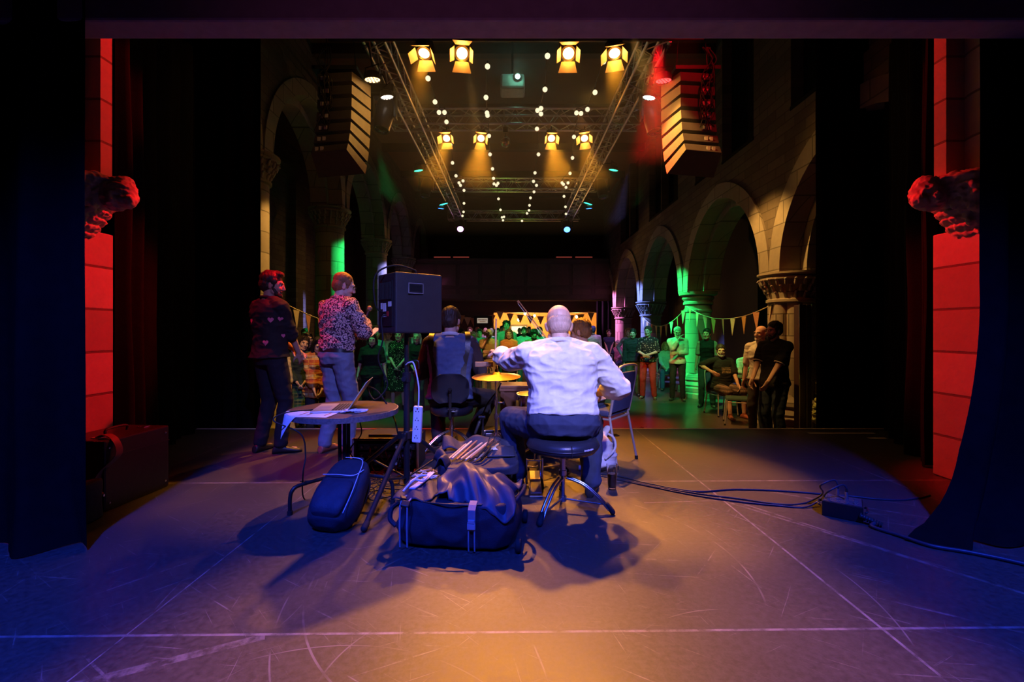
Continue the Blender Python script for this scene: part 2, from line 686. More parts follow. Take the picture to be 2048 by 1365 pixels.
RCOLS = [3.80, 7.65, 11.5, 15.4, 19.2, 23.0]
LCOLS = [3.70, 7.95, 11.55, 15.5, 19.4, 23.3]
RZS, LZS = 2.12, 4.22
WINS = [(5.55, 6.30), (6.43, 7.10), (8.19, 9.42), (9.73, 10.80), (11.93, 13.22), (13.27, 14.42), (15.65, 16.72), (16.9, 18.2)]
struct('wall_right', arcade(4.35, 1, RCOLS, RZS, 1.66, 1.46, 4.65, WINS), [RUBBLE, STONE], smooth=40)
struct('wall_left', arcade(-4.28, -1, LCOLS, LZS, 1.72, 1.48, 6.6), [RUBBLE, STONE], smooth=40)
for i, (y0, y1) in enumerate(WINS):
    b = MB()
    b.bx(4.55, 4.60, y0 - .02, y1 + .02, 4.6, 7.32)
    b.bx(4.34, 4.56, y0 - .01, y1 + .01, 4.60, 4.66)
    struct('window_%d' % (i + 1), b, [BLIND], smooth=0)
# outer aisle walls, ceiling, back wall
b = MB()
b.bx(7.3, 7.5, 5.5, 25.5, HALL, 7.3)
for y in (9.6, 13.4, 17.3):
    b.bx(7.1, 7.3, y - .25, y + .25, HALL, 6)
struct('wall_right_aisle', b, DARKW, smooth=0)
b = MB()
b.bx(-7.5, -7.3, 5.5, 25.5, HALL, 7.3)
for y in (9.6, 13.0, 15.2, 17.3):
    b.bx(-7.3, -7.05, y - .35, y + .35, HALL, 6)
struct('wall_left_aisle', b, RUBBLE, smooth=0)
b = MB()
b.bx(-7.6, 7.6, 5.4, 25.6, 7.3, 7.45)
struct('ceiling', b, CEIL, smooth=0)
b = MB()
for y in (7.2, 9.8, 12.4, 15.0, 17.6, 20.2):
    b.bx(-4.3, 4.35, y - .09, y + .09, 7.08, 7.32)
struct('trim_2', b, mat('dark roof beam', (0.05, 0.032, 0.022), 0.7), smooth=0)
# back wall: balcony, bar opening
b = MB()
b.bx(-4.3, -0.85, 21.2, 21.5, HALL, 2.0)
b.bx(-4.3, 4.4, 21.2, 21.5, 1.98, 2.75)
b.bx(4.05, 4.4, 21.2, 21.5, HALL, 2.0)
b.bx(-7.5, 7.5, 25.3, 25.5, HALL, 7.3)
b.bx(-7.5, -4.3, 21.2, 21.5, HALL, 7.3)
b.bx(4.4, 7.5, 21.2, 21.5, HALL, 7.3)
struct('wall_back', b, mat('back wall paint', (0.10, 0.05, 0.04), 0.7), smooth=0)
bal = thing('balcony', 'dark wooden gallery front across the far end of the hall', 'balcony', (0, 20.2, 0))
b = MB()
b.bx(-4.2, 4.3, 0, 0.12, 2.55, 4.25)
b.bx(-4.2, 4.3, 0.1, 5.0, 2.5, 2.66)
part('front_panel', b, BALC, bal, smooth=0)
b = MB()
for k in range(9):
    x = -3.9 + k * 1.0
    b.bx(x - .42, x + .42, -.02, 0.02, 2.75, 3.0)
    b.bx(x - .42, x + .42, -.02, 0.02, 3.15, 4.1)
part('raised_panel', b, mat('gallery panel', (0.13, 0.09, 0.07), 0.7), bal, smooth=0, bevel=.01)
b = MB()
b.bx(-4.2, 4.3, -.08, 0.2, 4.25, 4.33)
part('top_rail', b, BALC, bal, smooth=0)
for k, (x0, x1) in enumerate(((-3.45, -2.72), (-2.6, -1.9), (1.95, 2.65), (2.8, 3.55))):
    b = MB()
    b.bx(x0, x1, -.10, -.06, 4.37, 4.42)  # thin bars with a dim red emission along the rail
    part('red_bar', b, emat('dim red bar', (0.8, 0.12, 0.08), 0.16), bal, smooth=0)

# ---- columns ----------------------------------------------------------------


def column(name, label, x, y, ztop, r, kind, group):
    t = thing(name, label, 'column', (x, y, HALL), 0, group)
    H = ztop - HALL
    hb = 0.62
    ch = 0.50 if kind != 'ring' else 0.52
    b = MB()
    prof = [(r * 1.62, 0), (r * 1.62, .10), (r * 1.5, .14), (r * 1.5, .24), (r * 1.36, .27), (r * 1.40, .31), (r * 1.30, .36), (r * 1.22, .40), (r * 1.30, .44), (r * 1.26, .50), (r * 1.06, .56), (r, hb)]
    b.lathe(prof, n=8 if kind != 'cluster' else 32, a0=pi / 8)
    part('base', b, STONE, t, smooth=30)
    b = MB()
    if kind == 'cluster':
        for k in range(8):
            a = k * pi / 4 + pi / 8
            b.cyl((cos(a) * r * .70, sin(a) * r * .70, hb - .1), (cos(a) * r * .70, sin(a) * r * .70, H - ch + .02), r * .34, n=18)
        b.cyl((0, 0, hb - .1), (0, 0, H - ch + .02), r * .7, n=24)
    else:
        b.cyl((0, 0, hb - .02), (0, 0, H - ch + .02), r, n=32)
    part('shaft', b, STONE, t, smooth=40)
    b = MB()
    z0 = H - ch
    if kind == 'ring':
        b.lathe([(r, z0), (r * 1.1, z0 + .03), (r * 1.1, z0 + .07), (r, z0 + .1), (r, z0 + .2), (r * 1.14, z0 + .22), (r * 1.14, z0 + .27), (r * 1.05, z0 + .30), (r * 1.22, z0 + .36), (r * 1.22, z0 + .40), (r * 1.15, z0 + .42), (r * 1.45, z0 + .45), (r * 1.5, H)], n=32)
        part('capital', b, STONE, t, smooth=30)
    else:
        b.lathe([(r * 1.0, z0), (r * 1.12, z0 + .02), (r * 1.12, z0 + .06), (r * 1.0, z0 + .08), (r * 1.02, z0 + .2), (r * 1.3, z0 + .37), (r * 1.42, z0 + .39), (r * 1.42, z0 + .42), (r * 1.34, z0 + .44), (r * 1.52, z0 + .47), (r * 1.52, H)], n=32)
        part('capital', b, STONE, t, smooth=30)
        b = MB()
        rng = random.Random(int(x * 10 + y))
        for tier in range(3):
            n = 16 + 3 * tier
            for k in range(n):
                a = 2 * pi * (k + .5 * (tier % 2)) / n
                zz = z0 + .13 + .105 * tier
                rr = r * (1.0 + .16 * tier)
                b.cap((cos(a) * rr, sin(a) * rr, zz - .03), (cos(a) * (rr + .035), sin(a) * (rr + .035), zz + .045), .026, .018, 8, 2)
                b.ell((cos(a) * (rr + .05), sin(a) * (rr + .05), zz + .045), (.022, .022, .018), None, 8, 5)
        part('carved_foliage', b, CARVED, t, smooth=60)
    return t


RG, LG = 'stone columns of the right arcade', 'stone columns of the left arcade'
column('stone_column', 'clustered stone column lit amber beside the two standing men at right', 4.70, 7.65, RZS, 0.34, 'cluster', RG)
column('stone_column', 'round stone column lit green on right with ringed capital', 4.70, 11.5, RZS, 0.31, 'ring', RG)
column('stone_column', 'round stone column lit blue on right behind the audience', 4.70, 15.4, RZS, 0.33, 'leaf', RG)
column('stone_column', 'stone column lit pink at far end of right arcade', 4.70, 19.2, RZS, 0.33, 'leaf', RG)
column('stone_column', 'tall stone column lit yellow at edge of the left black drape', -4.62, 7.95, LZS, 0.34, 'leaf', LG)
column('stone_column', 'tall stone column lit green behind man in floral shirt', -4.62, 11.55, LZS, 0.34, 'leaf', LG)
column('stone_column', 'tall stone column lit pale blue behind the loudspeaker', -4.62, 15.5, LZS, 0.34, 'leaf', LG)
column('stone_column', 'tall stone column lit pink, farthest of left arcade', -4.62, 19.4, LZS, 0.34, 'leaf', LG)

# coloured column lights, thrown across from the house truss
spot((2.5, 7.45, 4.5), (4.5, 7.75, 1.6), YEL, 640, 54, 0.6)
spot((0.7, 12.6, 4.9), (4.5, 11.5, 1.3), GRN, 6500, 26, 0.5)
spot((0.7, 16.2, 4.7), (4.5, 15.4, 1.5), (0.16, 0.26, 1.0), 7000, 26, 0.5)
spot((0.7, 19.6, 4.7), (4.5, 19.2, 1.5), PNK, 8000, 26, 0.5)
spot((-2.6, 8.3, 4.9), (-4.5, 7.95, 1.6), YEL, 700, 40, 0.5)
spot((-0.8, 12.9, 4.9), (-4.5, 11.55, 2.3), GRN, 4500, 26, 0.5)
spot((-0.8, 16.6, 4.7), (-4.5, 15.5, 2.4), VIO, 6000, 26, 0.5)
spot((-0.8, 19.9, 4.7), (-4.5, 19.4, 2.4), PNK, 4500, 26, 0.5)

# ---- proscenium piers ---------------------------------------------------------


def pier(sg, label):
    x = 3.25 if sg < 0 else 3.43
    t = thing('stone_pier', label, 'pier', (sg * x, 3.55, 0))
    b = MB()
    b.bx(0, sg * 0.75, -0.28, 0.16, 0, 1.95)
    part('lower_pier', b, STONEP, t, smooth=0, bevel=.008)
    b = MB()
    b.cyl((sg * .38, -.06, 2.1), (sg * .38, -.06, 3.9), .25, n=40)
    b.bx(sg * .015, sg * .72, .06, .165, 2.1, 3.9)
    part('upper_shaft', b, STONEP, t, smooth=40)
    b = MB()
    # corbel: bell with a projecting head, a crouching figure and leaves
    for i in range(9):
        k = i / 8
        z = 1.86 + .44 * k
        b.ell((sg * (.22 - .02 * k), -.1, z), (.22 + .26 * k, .20 + .16 * k, .07), None, 20, 8)
    b.ell((-sg * .27, -.10, 2.20), (.13, .11, .115), (0, sg * .5, 0))     # head at the tip
    b.ell((-sg * .36, -.13, 2.15), (.06, .06, .05))
    b.ell((-sg * .30, -.20, 2.16), (.03, .03, .05))
    b.ell((-sg * .25, -.08, 2.27), (.11, .10, .06), (0, sg * .6, 0))
    b.cap((-sg * .18, -.2, 2.3), (sg * .06, -.36, 2.20), .05, .04)
    b.ell((sg * .22, -.32, 2.34), (.17, .13, .10), (0, .2, .2))           # reclining figure
    b.ell((sg * .02, -.36, 2.22), (.08, .07, .10))
    b.cap((sg * .30, -.38, 2.20), (sg * .12, -.40, 2.10), .05, .035)
    b.cap((sg * .1, -.34, 1.98), (-sg * .1, -.26, 2.08), .045, .03)
    rng = random.Random(5)
    for k in range(34):
        a = rng.uniform(-2.9, -.2)
        z = rng.uniform(1.92, 2.28)
        rr = .20 + .26 * (z - 1.86) / .44
        b.ell((sg * .2 + cos(a) * rr, -.1 + sin(a) * (rr * .8), z), (.04 + .03 * rng.random(), .03, .022), (rng.random() * 3, rng.random() * 3, a), 10, 6)
    for k in range(16):      # curling leaves and grapes
        a = -2.7 + 2.4 * k / 15
        for z, rr in ((2.02, .27), (2.16, .36)):
            p = Vector((sg * .2 + cos(a) * rr, -.1 + sin(a) * rr * .82, z))
            d = Vector((cos(a), sin(a), 0))
            b.cap(p - Vector((0, 0, .05)), p + d * .03 + Vector((0, 0, .05)), .026, .016, 8, 2)
            b.ell(p + d * .05 + Vector((0, 0, .045)), .020, None, 8, 6)
    for k in range(14):
        b.ell((-sg * .02 + rng.uniform(-.07, .07), -.40 + rng.uniform(-.02, .02), 2.16 + rng.uniform(-.07, .05)), .024, None, 8, 6)
    c = blob(b, .009, 1)
    roughen(c, .012, 20, (1, 1, 1), 1, True)
    roughen(c, .005, 55)
    link('carved_corbel', c, CARVED, t, smooth=80)
    return t


def drape(name, label, path, z0, z1, amp=.05, wl=.26, seed=1, pool=None, mats=None, top_amp=None, nz=14):
    """hanging cloth along a floor path"""
    rng = random.Random(seed)
    pts = [Vector((p[0], p[1], 0)) for p in path]
    segs = [(pts[i + 1] - pts[i]).length for i in range(len(pts) - 1)]
    L = sum(segs)
    n = max(24, int(L / 0.022))
    ph = [rng.uniform(0, 6.28) for _ in range(4)]

    def at(s):
        d = s * L
        for i, l in enumerate(segs):
            if d <= l or i == len(segs) - 1:
                k = d / l
                t = (pts[i + 1] - pts[i]).normalized()
                return pts[i].lerp(pts[i + 1], k), Vector((-t.y, t.x, 0))
            d -= l

    def fn(u, v):
        p, nrm = at(u)
        s = u * L
        w = sin(2 * pi * s / wl + ph[0] + .8 * sin(s * 2.1 + ph[1])) + .45 * sin(2 * pi * s / (wl * 1.7) + ph[2]) + .25 * sin(2 * pi * s / (wl * .53) + ph[3])
        z = z0 + (z1 - z0) * v
        a = amp * (1.15 - .35 * v) * (1 + .15 * sin(3 * z + s * 2))
        q = p + nrm * (w * a)
        q.z = z
        if pool:
            q = pool(q, u, v, s)
        return q
    b = MB()
    b.grid(fn, n, nz)
    return solo(name, b, mats or VELVET, label, 'curtain', smooth=180, recalc=False)

pier(-1, 'left stone proscenium pier with carved corbel, lit red beside black case')
pier(1, 'right stone proscenium pier with carved corbel, lit red beside floor-length drape')
b = MB()
for sg in (-1, 1):
    b.bx(sg * (4.01 if sg < 0 else 4.19), sg * 6, 3.42, 3.7, 0, 4.4)
    b.bx(sg * 6, sg * 6.2, -1.6, 5.5, 0, 4.6)
b.bx(-6, 6, 3.42, 3.7, 3.95, 4.6)
struct('wall_proscenium', b, DARKW, smooth=0)
b = MB()
b.bx(-6, 6, -1.6, 3.6, 4.5, 4.6)
struct('ceiling_stage', b, BLACK, smooth=0)
# border beam close overhead
b = MB()
b.bx(-5, 5, 2.55, 2.72, 2.915, 3.3)
solo('border_beam', b, mat('dark painted beam', (0.34, 0.24, 0.28), 0.8), 'dark painted beam across the top, above the stage', 'beam', smooth=0, bevel=.015)


def pool_left(q, u, v, s):
    if v < .12:
        k = (1 - v / .12)
        q = q + Vector((.12 * k * k * (u > .8), -.10 * k * k * (.4 + abs(sin(s * 7))), 0))
    return q


def pool_right(q, u, v, s):
    # gathered in towards the pier near the floor, then spilling over the boards
    if v < .42:
        k = (1 - v / .42)
        q = q + Vector((-.34 * k ** 1.5 * (1 - u) + 0.06 * k * sin(6 * u + 5 * v), -.05 * k, 0))
    if v < .13:
        k = (1 - v / .13)
        q = q + Vector((-.30 * k * k * (1 - u * .6) + .05 * k * sin(s * 13 + 9 * v), -.32 * k * k * (.5 + .5 * sin(s * 6.5)) + .05 * k * sin(17 * v + s * 5), 0))
        n_ = noise.noise(Vector((s * 4.5, v * 30, 2.0)))
        q.z = max(q.z * (1 - .75 * k), .010 + (.030 + .085 * abs(sin(s * 7.5 + 16 * v + 2 * n_))) * (1 - k ** 4))
    return q


drape('stage_curtain', 'black stage drape hanging nearest at left, in front of the case', [(-5.2, 2.62), (-2.38, 2.52)], 0.004, 3.4, .04, .34, 3, pool_left)
drape('stage_curtain', 'black stage drape nearest at right, spilling in folds on the boards', [(2.835, 2.78), (5.2, 2.5)], 0.012, 3.4, .055, .36, 5, pool_right, nz=60)
drape('side_curtain', 'black side drape hanging behind the left pier and case', [(-3.36, 3.86), (-3.72, 5.34)], 0.004, 4.4, .05, .24, 7)
drape('side_curtain', 'black side drape running from right pier back to stage edge', [(3.58, 3.86), (4.38, 5.30)], 0.004, 4.4, .05, .24, 8)
drape('masking_curtain', 'black masking drape beyond stage edge behind man in heart-patch jumper', [(-5.4, 5.62), (-3.06, 5.56)], HALL, 6.2, .05, .26, 9)
drape('masking_curtain', 'black masking drape beyond stage edge right of the quilted coat', [(3.76, 5.66), (5.4, 5.7)], HALL, 6.2, .04, .26, 10)
drape('far_curtain', 'long black curtain at far right corner beside bar', [(3.72, 20.05), (4.36, 19.95)], HALL, 2.45, .05, .22, 11)
drape('far_curtain', 'long black curtain at far left corner behind loudspeaker', [(-4.2, 20.1), (-3.45, 20.05)], HALL, 2.45, .05, .22, 12)

# ================================================================ lighting rig
TZ = 5.06      # underside of the truss, above the stage


def truss(name, label, p0, p1, group, w=.29, bay=.42):
    p0, p1 = Vector(p0), Vector(p1)
    t = thing(name, label, 'truss', p0, 0, group)
    d = (p1 - p0)
    L = d.length
    d.normalize()
    s = d.cross(Vector((0, 0, 1))).normalized()
    up = Vector((0, 0, 1))
    cor = [s * (w / 2), s * (-w / 2), s * (w / 2) + up * w, s * (-w / 2) + up * w]
    for c in cor:
        b = MB()
        b.cyl(c, c + d * L, .0245, n=8)
        part('chord', b, ALU, t, smooth=60)
    b = MB()
    n = int(L / bay)
    for i in range(n):
        a, e, m = d * (L * i / n), d * (L * (i + 1) / n), d * (L * (i + .5) / n)
        for q0, q1 in ((0, 2), (1, 3), (0, 1), (2, 3)):
            b.cyl(cor[q0] + a, cor[q1] + m, .0095, n=6)
            b.cyl(cor[q1] + m, cor[q0] + e, .0095, n=6)
        if i % 5 == 0:
            for q0, q1 in ((0, 2), (1, 3), (0, 1), (2, 3)):
                b.cyl(cor[q0] + a, cor[q1] + a, .012, n=6)
    part('lattice', b, ALU, t, smooth=60)
    return t


TG = 'aluminium trusses of the overhead rig'
XL, XR = -1.86, 1.98
truss('lighting_truss', 'left lengthwise aluminium truss running into the hall', (XL, 6.1, TZ), (XL, 16.3, TZ), TG)
truss('lighting_truss', 'right lengthwise aluminium truss running into the hall', (XR, 6.1, TZ), (XR, 16.3, TZ), TG)
truss('lighting_truss', 'nearest crosswise truss, above the mirror ball', (XL - .45, 8.75, TZ + .02), (XR + .45, 8.75, TZ + .02), TG)
truss('lighting_truss', 'second crosswise truss, hung with green-lit globe bulbs', (XL - .4, 12.7, TZ + .02), (XR + .4, 12.7, TZ + .02), TG)
truss('lighting_truss', 'farthest crosswise truss of the overhead rig', (XL - .4, 16.15, TZ + .02), (XR + .4, 16.15, TZ + .02), TG)
b = MB()
b.cyl((-2.4, 5.95, 4.98), (2.5, 5.95, 4.98), .024, n=10)
for x in (-2.2, -.2, .2, 2.3):
    b.cyl((x, 5.95, 4.98), (x, 5.95, 7.3), .006, n=6)
solo('lighting_bar', b, BLACK, 'black pipe carrying the nearest row of amber theatre lamps', 'bar', smooth=60)

LENS = emat('amber lens', (1.0, 0.55, 0.16), 26.0)
FRES = mat('amber lit lamp housing', (0.05, 0.045, 0.04), 0.45)
FLAP = mat('barn door metal', (0.55, 0.48, 0.38), 0.5, 0.1)


def fresnel(label, x, y, z, tgt, power, turn, group, sc=1.0, ang=30):
    """theatre lamp with four barn doors, facing its target"""
    t = thing('theatre_lamp', label, 'stage light', (x, y, z), 0, group)
    d = (Vector(tgt) - Vector((x, y, z))).normalized()
    q = d.to_track_quat('-Z', 'Y').to_matrix().to_4x4()
    b = MB()
    b.lathe([(.05, .26), (.085, .25), (.09, .2), (.09, .03), (.098, .02), (.098, 0), (.07, 0), (.07, .012)], n=28)
    for k in range(6):
        b.box((0, 0, .07 + k * .025), (.19, .19, .006))
    me = b.mesh('housing')
    me.transform(q @ Matrix.Scale(sc, 4))
    h = link('housing', me, FRES, t)
    b = MB()
    b.lathe([(.001, -.012), (.035, -.008), (.06, 0), (.07, .006), (.07, .012)], n=28)
    me = b.mesh('lens')
    me.transform(q @ Matrix.Scale(sc, 4))
    link('lens', me, LENS, t)
    for k in range(4):
        b = MB()
        L = .13
        w0, w1 = .085, .125
        if k % 2:
            w1 = .075
        b.add([(-w0, 0, 0), (w0, 0, 0), (w1, 0, -L), (-w1, 0, -L), (-w0, .003, 0), (w0, .003, 0), (w1, .003, -L), (-w1, .003, -L)],
              [(0, 1, 2, 3), (7, 6, 5, 4), (0, 4, 5, 1), (1, 5, 6, 2), (2, 6, 7, 3), (3, 7, 4, 0)])
        op = (36, 24, 52, 30)[k] + 8 * sin(k * 2.3 + x * 5)
        mm = Matrix.Rotation(k * pi / 2 + turn, 4, 'Z') @ Matrix.Translation((0, .098, -.0)) @ Matrix.Rotation(R(op), 4, 'X')
        me = b.mesh('barn_door')
        me.transform(q @ Matrix.Scale(sc, 4) @ mm)
        link('barn_door', me, FLAP, t, smooth=0)
    b = MB()
    top = Vector((0, 0, .19 * sc))
    b.tube([(-.115 * sc, .0, .0), (-.115 * sc, 0, .12 * sc), (-.07 * sc, 0, .18 * sc), (.07 * sc, 0, .18 * sc), (.115 * sc, 0, .12 * sc), (.115 * sc, 0, 0)], .008, 6)
    b.cyl((0, 0, .17 * sc), (0, 0, .25 * sc), .012)
    part('yoke', b, BLACK, t)
    spot(Vector((x, y, z)) + d * .03, tgt, WARM, power, ang, 0.55, .06)
    pl = bpy.data.lights.new('lens_spill', 'POINT')
    pl.color = (1.0, 0.30, 0.025)
    pl.energy = 4.5 * sc
    pl.shadow_soft_size = .03
    po = bpy.data.objects.new('lens_spill', pl)
    po.location = Vector((x, y, z)) + d * .07
    COL.objects.link(po)
    return t


FG1 = 'front row of amber theatre lamps'
FG2 = 'second row of amber theatre lamps'
z = 1.18 + 553 / 910 * 5.9
for px, tgt, pw, tn, lab in ((848, (-1.5, 4.0, 0), 1100, .12, 'outer left theatre lamp of the nearest row, lit amber'),
                             (924, (-.05, 1.55, 0), 1700, 0, 'inner left theatre lamp of the nearest row, lit amber'),
                             (1137, (.25, 1.75, 0), 1700, .05, 'inner right theatre lamp of the nearest row, lit amber'),
                             (1229, (1.1, 3.8, 0), 2200, -.1, 'outer right theatre lamp of the nearest row, lit amber')):
    p = W(px, 107, 5.9)
    fresnel(lab, p.x, p.y, p.z, tgt, pw, tn, FG1)
for px, tgt, pw, tn, lab in ((893, (-1.5, 4.0, 0), 500, 0, 'outer left small amber lamp under nearest cross truss'),
                             (962, (-.5, 3.8, 0), 800, .1, 'inner left small amber lamp under nearest cross truss'),
                             (1103, (.9, 4.0, 0), 900, 0, 'inner right small amber lamp under nearest cross truss'),
                             (1169, (1.25, 4.3, 0), 450, -.15, 'outer right small amber lamp under nearest cross truss')):
    p = W(px, 277, 8.6)
    fresnel(lab, p.x, p.y, p.z, tgt, pw, tn, FG2, .9, 23)

# ---- globe bulbs on the festoon strings --------------------------------------------
GLOBES = [[(841, 80), (856, 157), (870, 204), (878, 225), (889, 225), (893, 244), (901, 290), (905, 326), (912, 352), (918, 366), (926, 362), (921, 371), (928, 381), (928, 407), (927, 424), (925, 432)],
          [(975, 133), (972, 195), (974, 226), (975, 231), (978, 272), (980, 309), (985, 338), (987, 357), (988, 368), (996, 367), (993, 371), (997, 398), (1001, 420), (1004, 435), (1008, 434), (1006, 441)],
          [(1095, 112), (1090, 179), (1075, 221), (1082, 217), (1082, 228), (1074, 258), (1077, 309), (1070, 346), (1067, 363), (1073, 371), (1068, 384), (1061, 396), (1059, 411), (1058, 421), (1054, 427), (1044, 442)],
          [(1207, 123), (1190, 185), (1175, 219), (1153, 226), (1162, 227), (1148, 274), (1145, 316), (1140, 347), (1124, 366), (1127, 369), (1136, 366), (1132, 375), (1128, 393), (1131, 414), (1132, 428)]]
GLB = emat('warm white globe', (1.0, 0.86, 0.55), 1.3)
SOCK = mat('bulb holder', (0.02, 0.02, 0.02), 0.5)
WIRE = mat('festoon cable', (0.03, 0.03, 0.025), 0.6)
protoglobe = None
SN = ('far left', 'inner left', 'inner right', 'far right')
for si, st in enumerate(GLOBES):
    pts = []
    for k, (px, py) in enumerate(st):
        h = 3.72 if 0 < k else 3.8
        p = W(px, py, h * F / (HZ - py))
        pts.append(p)
        lab = 'lit white globe bulb on the %s festoon string over the hall' % SN[si]
        if protoglobe is None:
            g = thing('globe_bulb', lab, 'light bulb', p, 0, 'festoon globe bulbs')
            b = MB()
            b.ell((0, 0, 0), .038, None, 16, 12)
            part('globe', b, GLB, g, smooth=80)
            b = MB()
            b.cyl((0, 0, .034), (0, 0, .075), .014, .012, 10)
            part('holder', b, SOCK, g)
            protoglobe = g
            root = g
        else:
            root = dup(protoglobe, p, 0, lab)
        root['group'] = 'globe bulbs of the %s festoon string' % SN[si]
    b = MB()
    b.tube([p + Vector((0, 0, .08)) for p in sorted(pts, key=lambda q: q.y)], .006, 6)
    solo('festoon_cable', b, WIRE, 'dark cable of the %s festoon string over the hall' % SN[si], 'cable', smooth=60, group='festoon cables')

# ---- projector, mirror ball -------------------------------------------------------
p = W(1025, 172, 9.2)
t = thing('projector', 'pale ceiling projector with a bright greenish-white lens', 'projector', p)
b = MB()
b.box((0, 0, 0), (.50, .42, .30), taper=.94)
part('body', b, mat('grey projector shell', (0.55, 0.5, 0.48), 0.5), t, smooth=0, bevel=.04)
b = MB()
b.lathe([(.07, 0), (.07, .03), (.055, .035), (.05, .02), (.001, .02)], (.10, -.21, .06), 24, axis=(0, -1, 0))
part('lens_barrel', b, BPLAS, t)
b = MB()
b.ell((.10, -.235, .06), (.046, .014, .046))
part('lens', b, emat('projector beam', (0.55, 1.0, 0.82), 40), t, label='glowing greenish-white lens')
b = MB()
b.cyl((0, 0, .12), (0, 0, 7.3 - p.z), .02)
b.box((0, 0, .16), (.2, .2, .03))
part('ceiling_mount', b, BLACK, t)
lp = bpy.data.lights.new('lens_glow', 'POINT')
lp.color = (0.25, 1.0, 0.65)
lp.energy = 2
lp.shadow_soft_size = .04
lo = bpy.data.objects.new('lens_glow', lp)
lo.location = p + Vector((.10, -.30, .06))
COL.objects.link(lo)

p = W(1011, 284, 8.75)
t = thing('mirror_ball', 'small mirror ball hanging under the nearest cross truss', 'mirror ball', p)
b = MB()
b.ell((0, 0, 0), .105, None, 26, 16)
o = part('ball', b, mat('mirror tiles', (0.8, 0.8, 0.8), 0.06, 1.0, 0.05), t, smooth=0)
b = MB()
b.cyl((0, 0, .1), (0, 0, TZ - p.z), .006)
b.box((0, 0, .22), (.09, .09, .10))
part('motor', b, BLACK, t)

# ---- moving heads and LED cans ----------------------------------------------------


def clamp(t, p, top):
    """hook clamp reaching from a fixture to the nearest truss chord"""
    p = Vector(p)
    x = XL if p.x < 0 else XR
    x += -.15 if p.x < x else .15
    a = Vector((0, 0, top))
    c = Vector((x, max(min(p.y, 16.2), 6.15), TZ + .0)) - p
    b = MB()
    b.tube([a, Vector((a.x * .5 + c.x * .5, a.y * .5 + c.y * .5, max(a.z, c.z) - .02)), c], .012, 8, smooth=4)
    b.cyl(c + Vector((0, -.03, 0)), c + Vector((0, .03, 0)), .032, n=12)
    part('clamp', b, BLACK, t)


def moving_head(label, p, tgt, lens, sc=1.0, group='moving head lamps along the truss'):
    t = thing('moving_head', label, 'stage light', p, 0, group)
    d = (Vector(tgt) - Vector(p)).normalized()
    q = d.to_track_quat('-Z', 'Y').to_matrix().to_4x4() @ Matrix.Scale(sc, 4)
    b = MB()
    b.box((0, 0, .30 * sc), (.30 * sc, .24 * sc, .10 * sc))
    b.cyl((0, 0, .34 * sc), (0, 0, .46 * sc), .02)
    part('base', b, BPLAS, t, smooth=0, bevel=.012)
    b = MB()
    for sx in (-1, 1):
        b.box((sx * .145 * sc, 0, .12 * sc), (.035 * sc, .10 * sc, .32 * sc))
    b.box((0, 0, .25 * sc), (.31 * sc, .12 * sc, .04 * sc))
    part('yoke', b, BPLAS, t, smooth=0, bevel=.012)
    b = MB()
    b.lathe([(.04, .24), (.10, .22), (.12, .10), (.115, -.02), (.10, -.18), (.098, -.20), (.085, -.20), (.085, -.19)], n=24)
    me = b.mesh('head')
    me.transform(q)
    link('head', me, mat('satin lamp head', (0.035, 0.035, 0.04), 0.3), t)
    b = MB()
    b.lathe([(.001, -.21), (.05, -.203), (.085, -.19)], n=24)
    me = b.mesh('lens')
    me.transform(q)
    link('lens', me, lens, t)
    clamp(t, p, .36 * sc)
    return t


DEAD = mat('dark lens', (0.02, 0.02, 0.025), 0.08)
moving_head('large black moving head on left truss beside the left line array', W(768, 232, 7.2), (-2.6, 6.4, 0), DEAD, 1.25)
moving_head('large black moving head on right truss beside the right line array', W(1306, 236, 7.2), (2.6, 6.4, 0), DEAD, 1.25)
moving_head('black moving head on left truss near the second cross truss', W(852, 378, 11.9), (-2.6, 10, 0), DEAD, 1.2)
moving_head('black moving head on right truss near the second cross truss', W(1204, 380, 11.9), (2.6, 10, 0), DEAD, 1.2)
moving_head('moving head lit pink at the far end of left truss', W(921, 452, 16.2), (-1.2, 9, -1.0), emat('pink lens', (0.9, 0.35, 0.95), 5), 1.3)
moving_head('moving head lit blue at the far end of right truss', W(1134, 453, 16.2), (1.2, 9, -1.0), emat('blue lens', (0.08, 0.25, 1.0), 5), 1.3)


def led_can(label, p, tgt, col, st, sc=1.0):
    t = thing('led_can', label, 'stage light', p, 0, 'flat LED lamps along the truss')
    p = Vector(p)
    d = Vector(((tgt[0] - p.x) * .35, 0.45, -3.0)).normalized()
    q = d.to_track_quat('-Z', 'Y').to_matrix().to_4x4() @ Matrix.Scale(sc, 4)
    b = MB()
    b.lathe([(.06, .10), (.10, .08), (.115, .01), (.115, -.01), (.105, -.01), (.105, 0), (.001, 0)], n=24)
    me = b.mesh('case')
    me.transform(q)
    link('case', me, BPLAS, t)
    b = MB()
    for k, (rr, n) in enumerate(((0, 1), (.045, 6), (.085, 12))):
        for j in range(n):
            a = 2 * pi * j / n
            b.lathe([(.018, -.001), (.016, -.006), (.001, -.008)], (rr * cos(a), rr * sin(a), 0), 10)
    me = b.mesh('leds')
    me.transform(q)
    link('leds', me, emat('leds ' + label[:24], col, st), t)
    b = MB()
    b.tube([q @ Vector((-.12, 0, .04)), q @ Vector((-.12, 0, .04)) + Vector((0, 0, .14)), q @ Vector((.12, 0, .04)) + Vector((0, 0, .14)), q @ Vector((.12, 0, .04))], .008, 6)
    part('bracket', b, BLACK, t)
    clamp(t, p, .17)
    return t


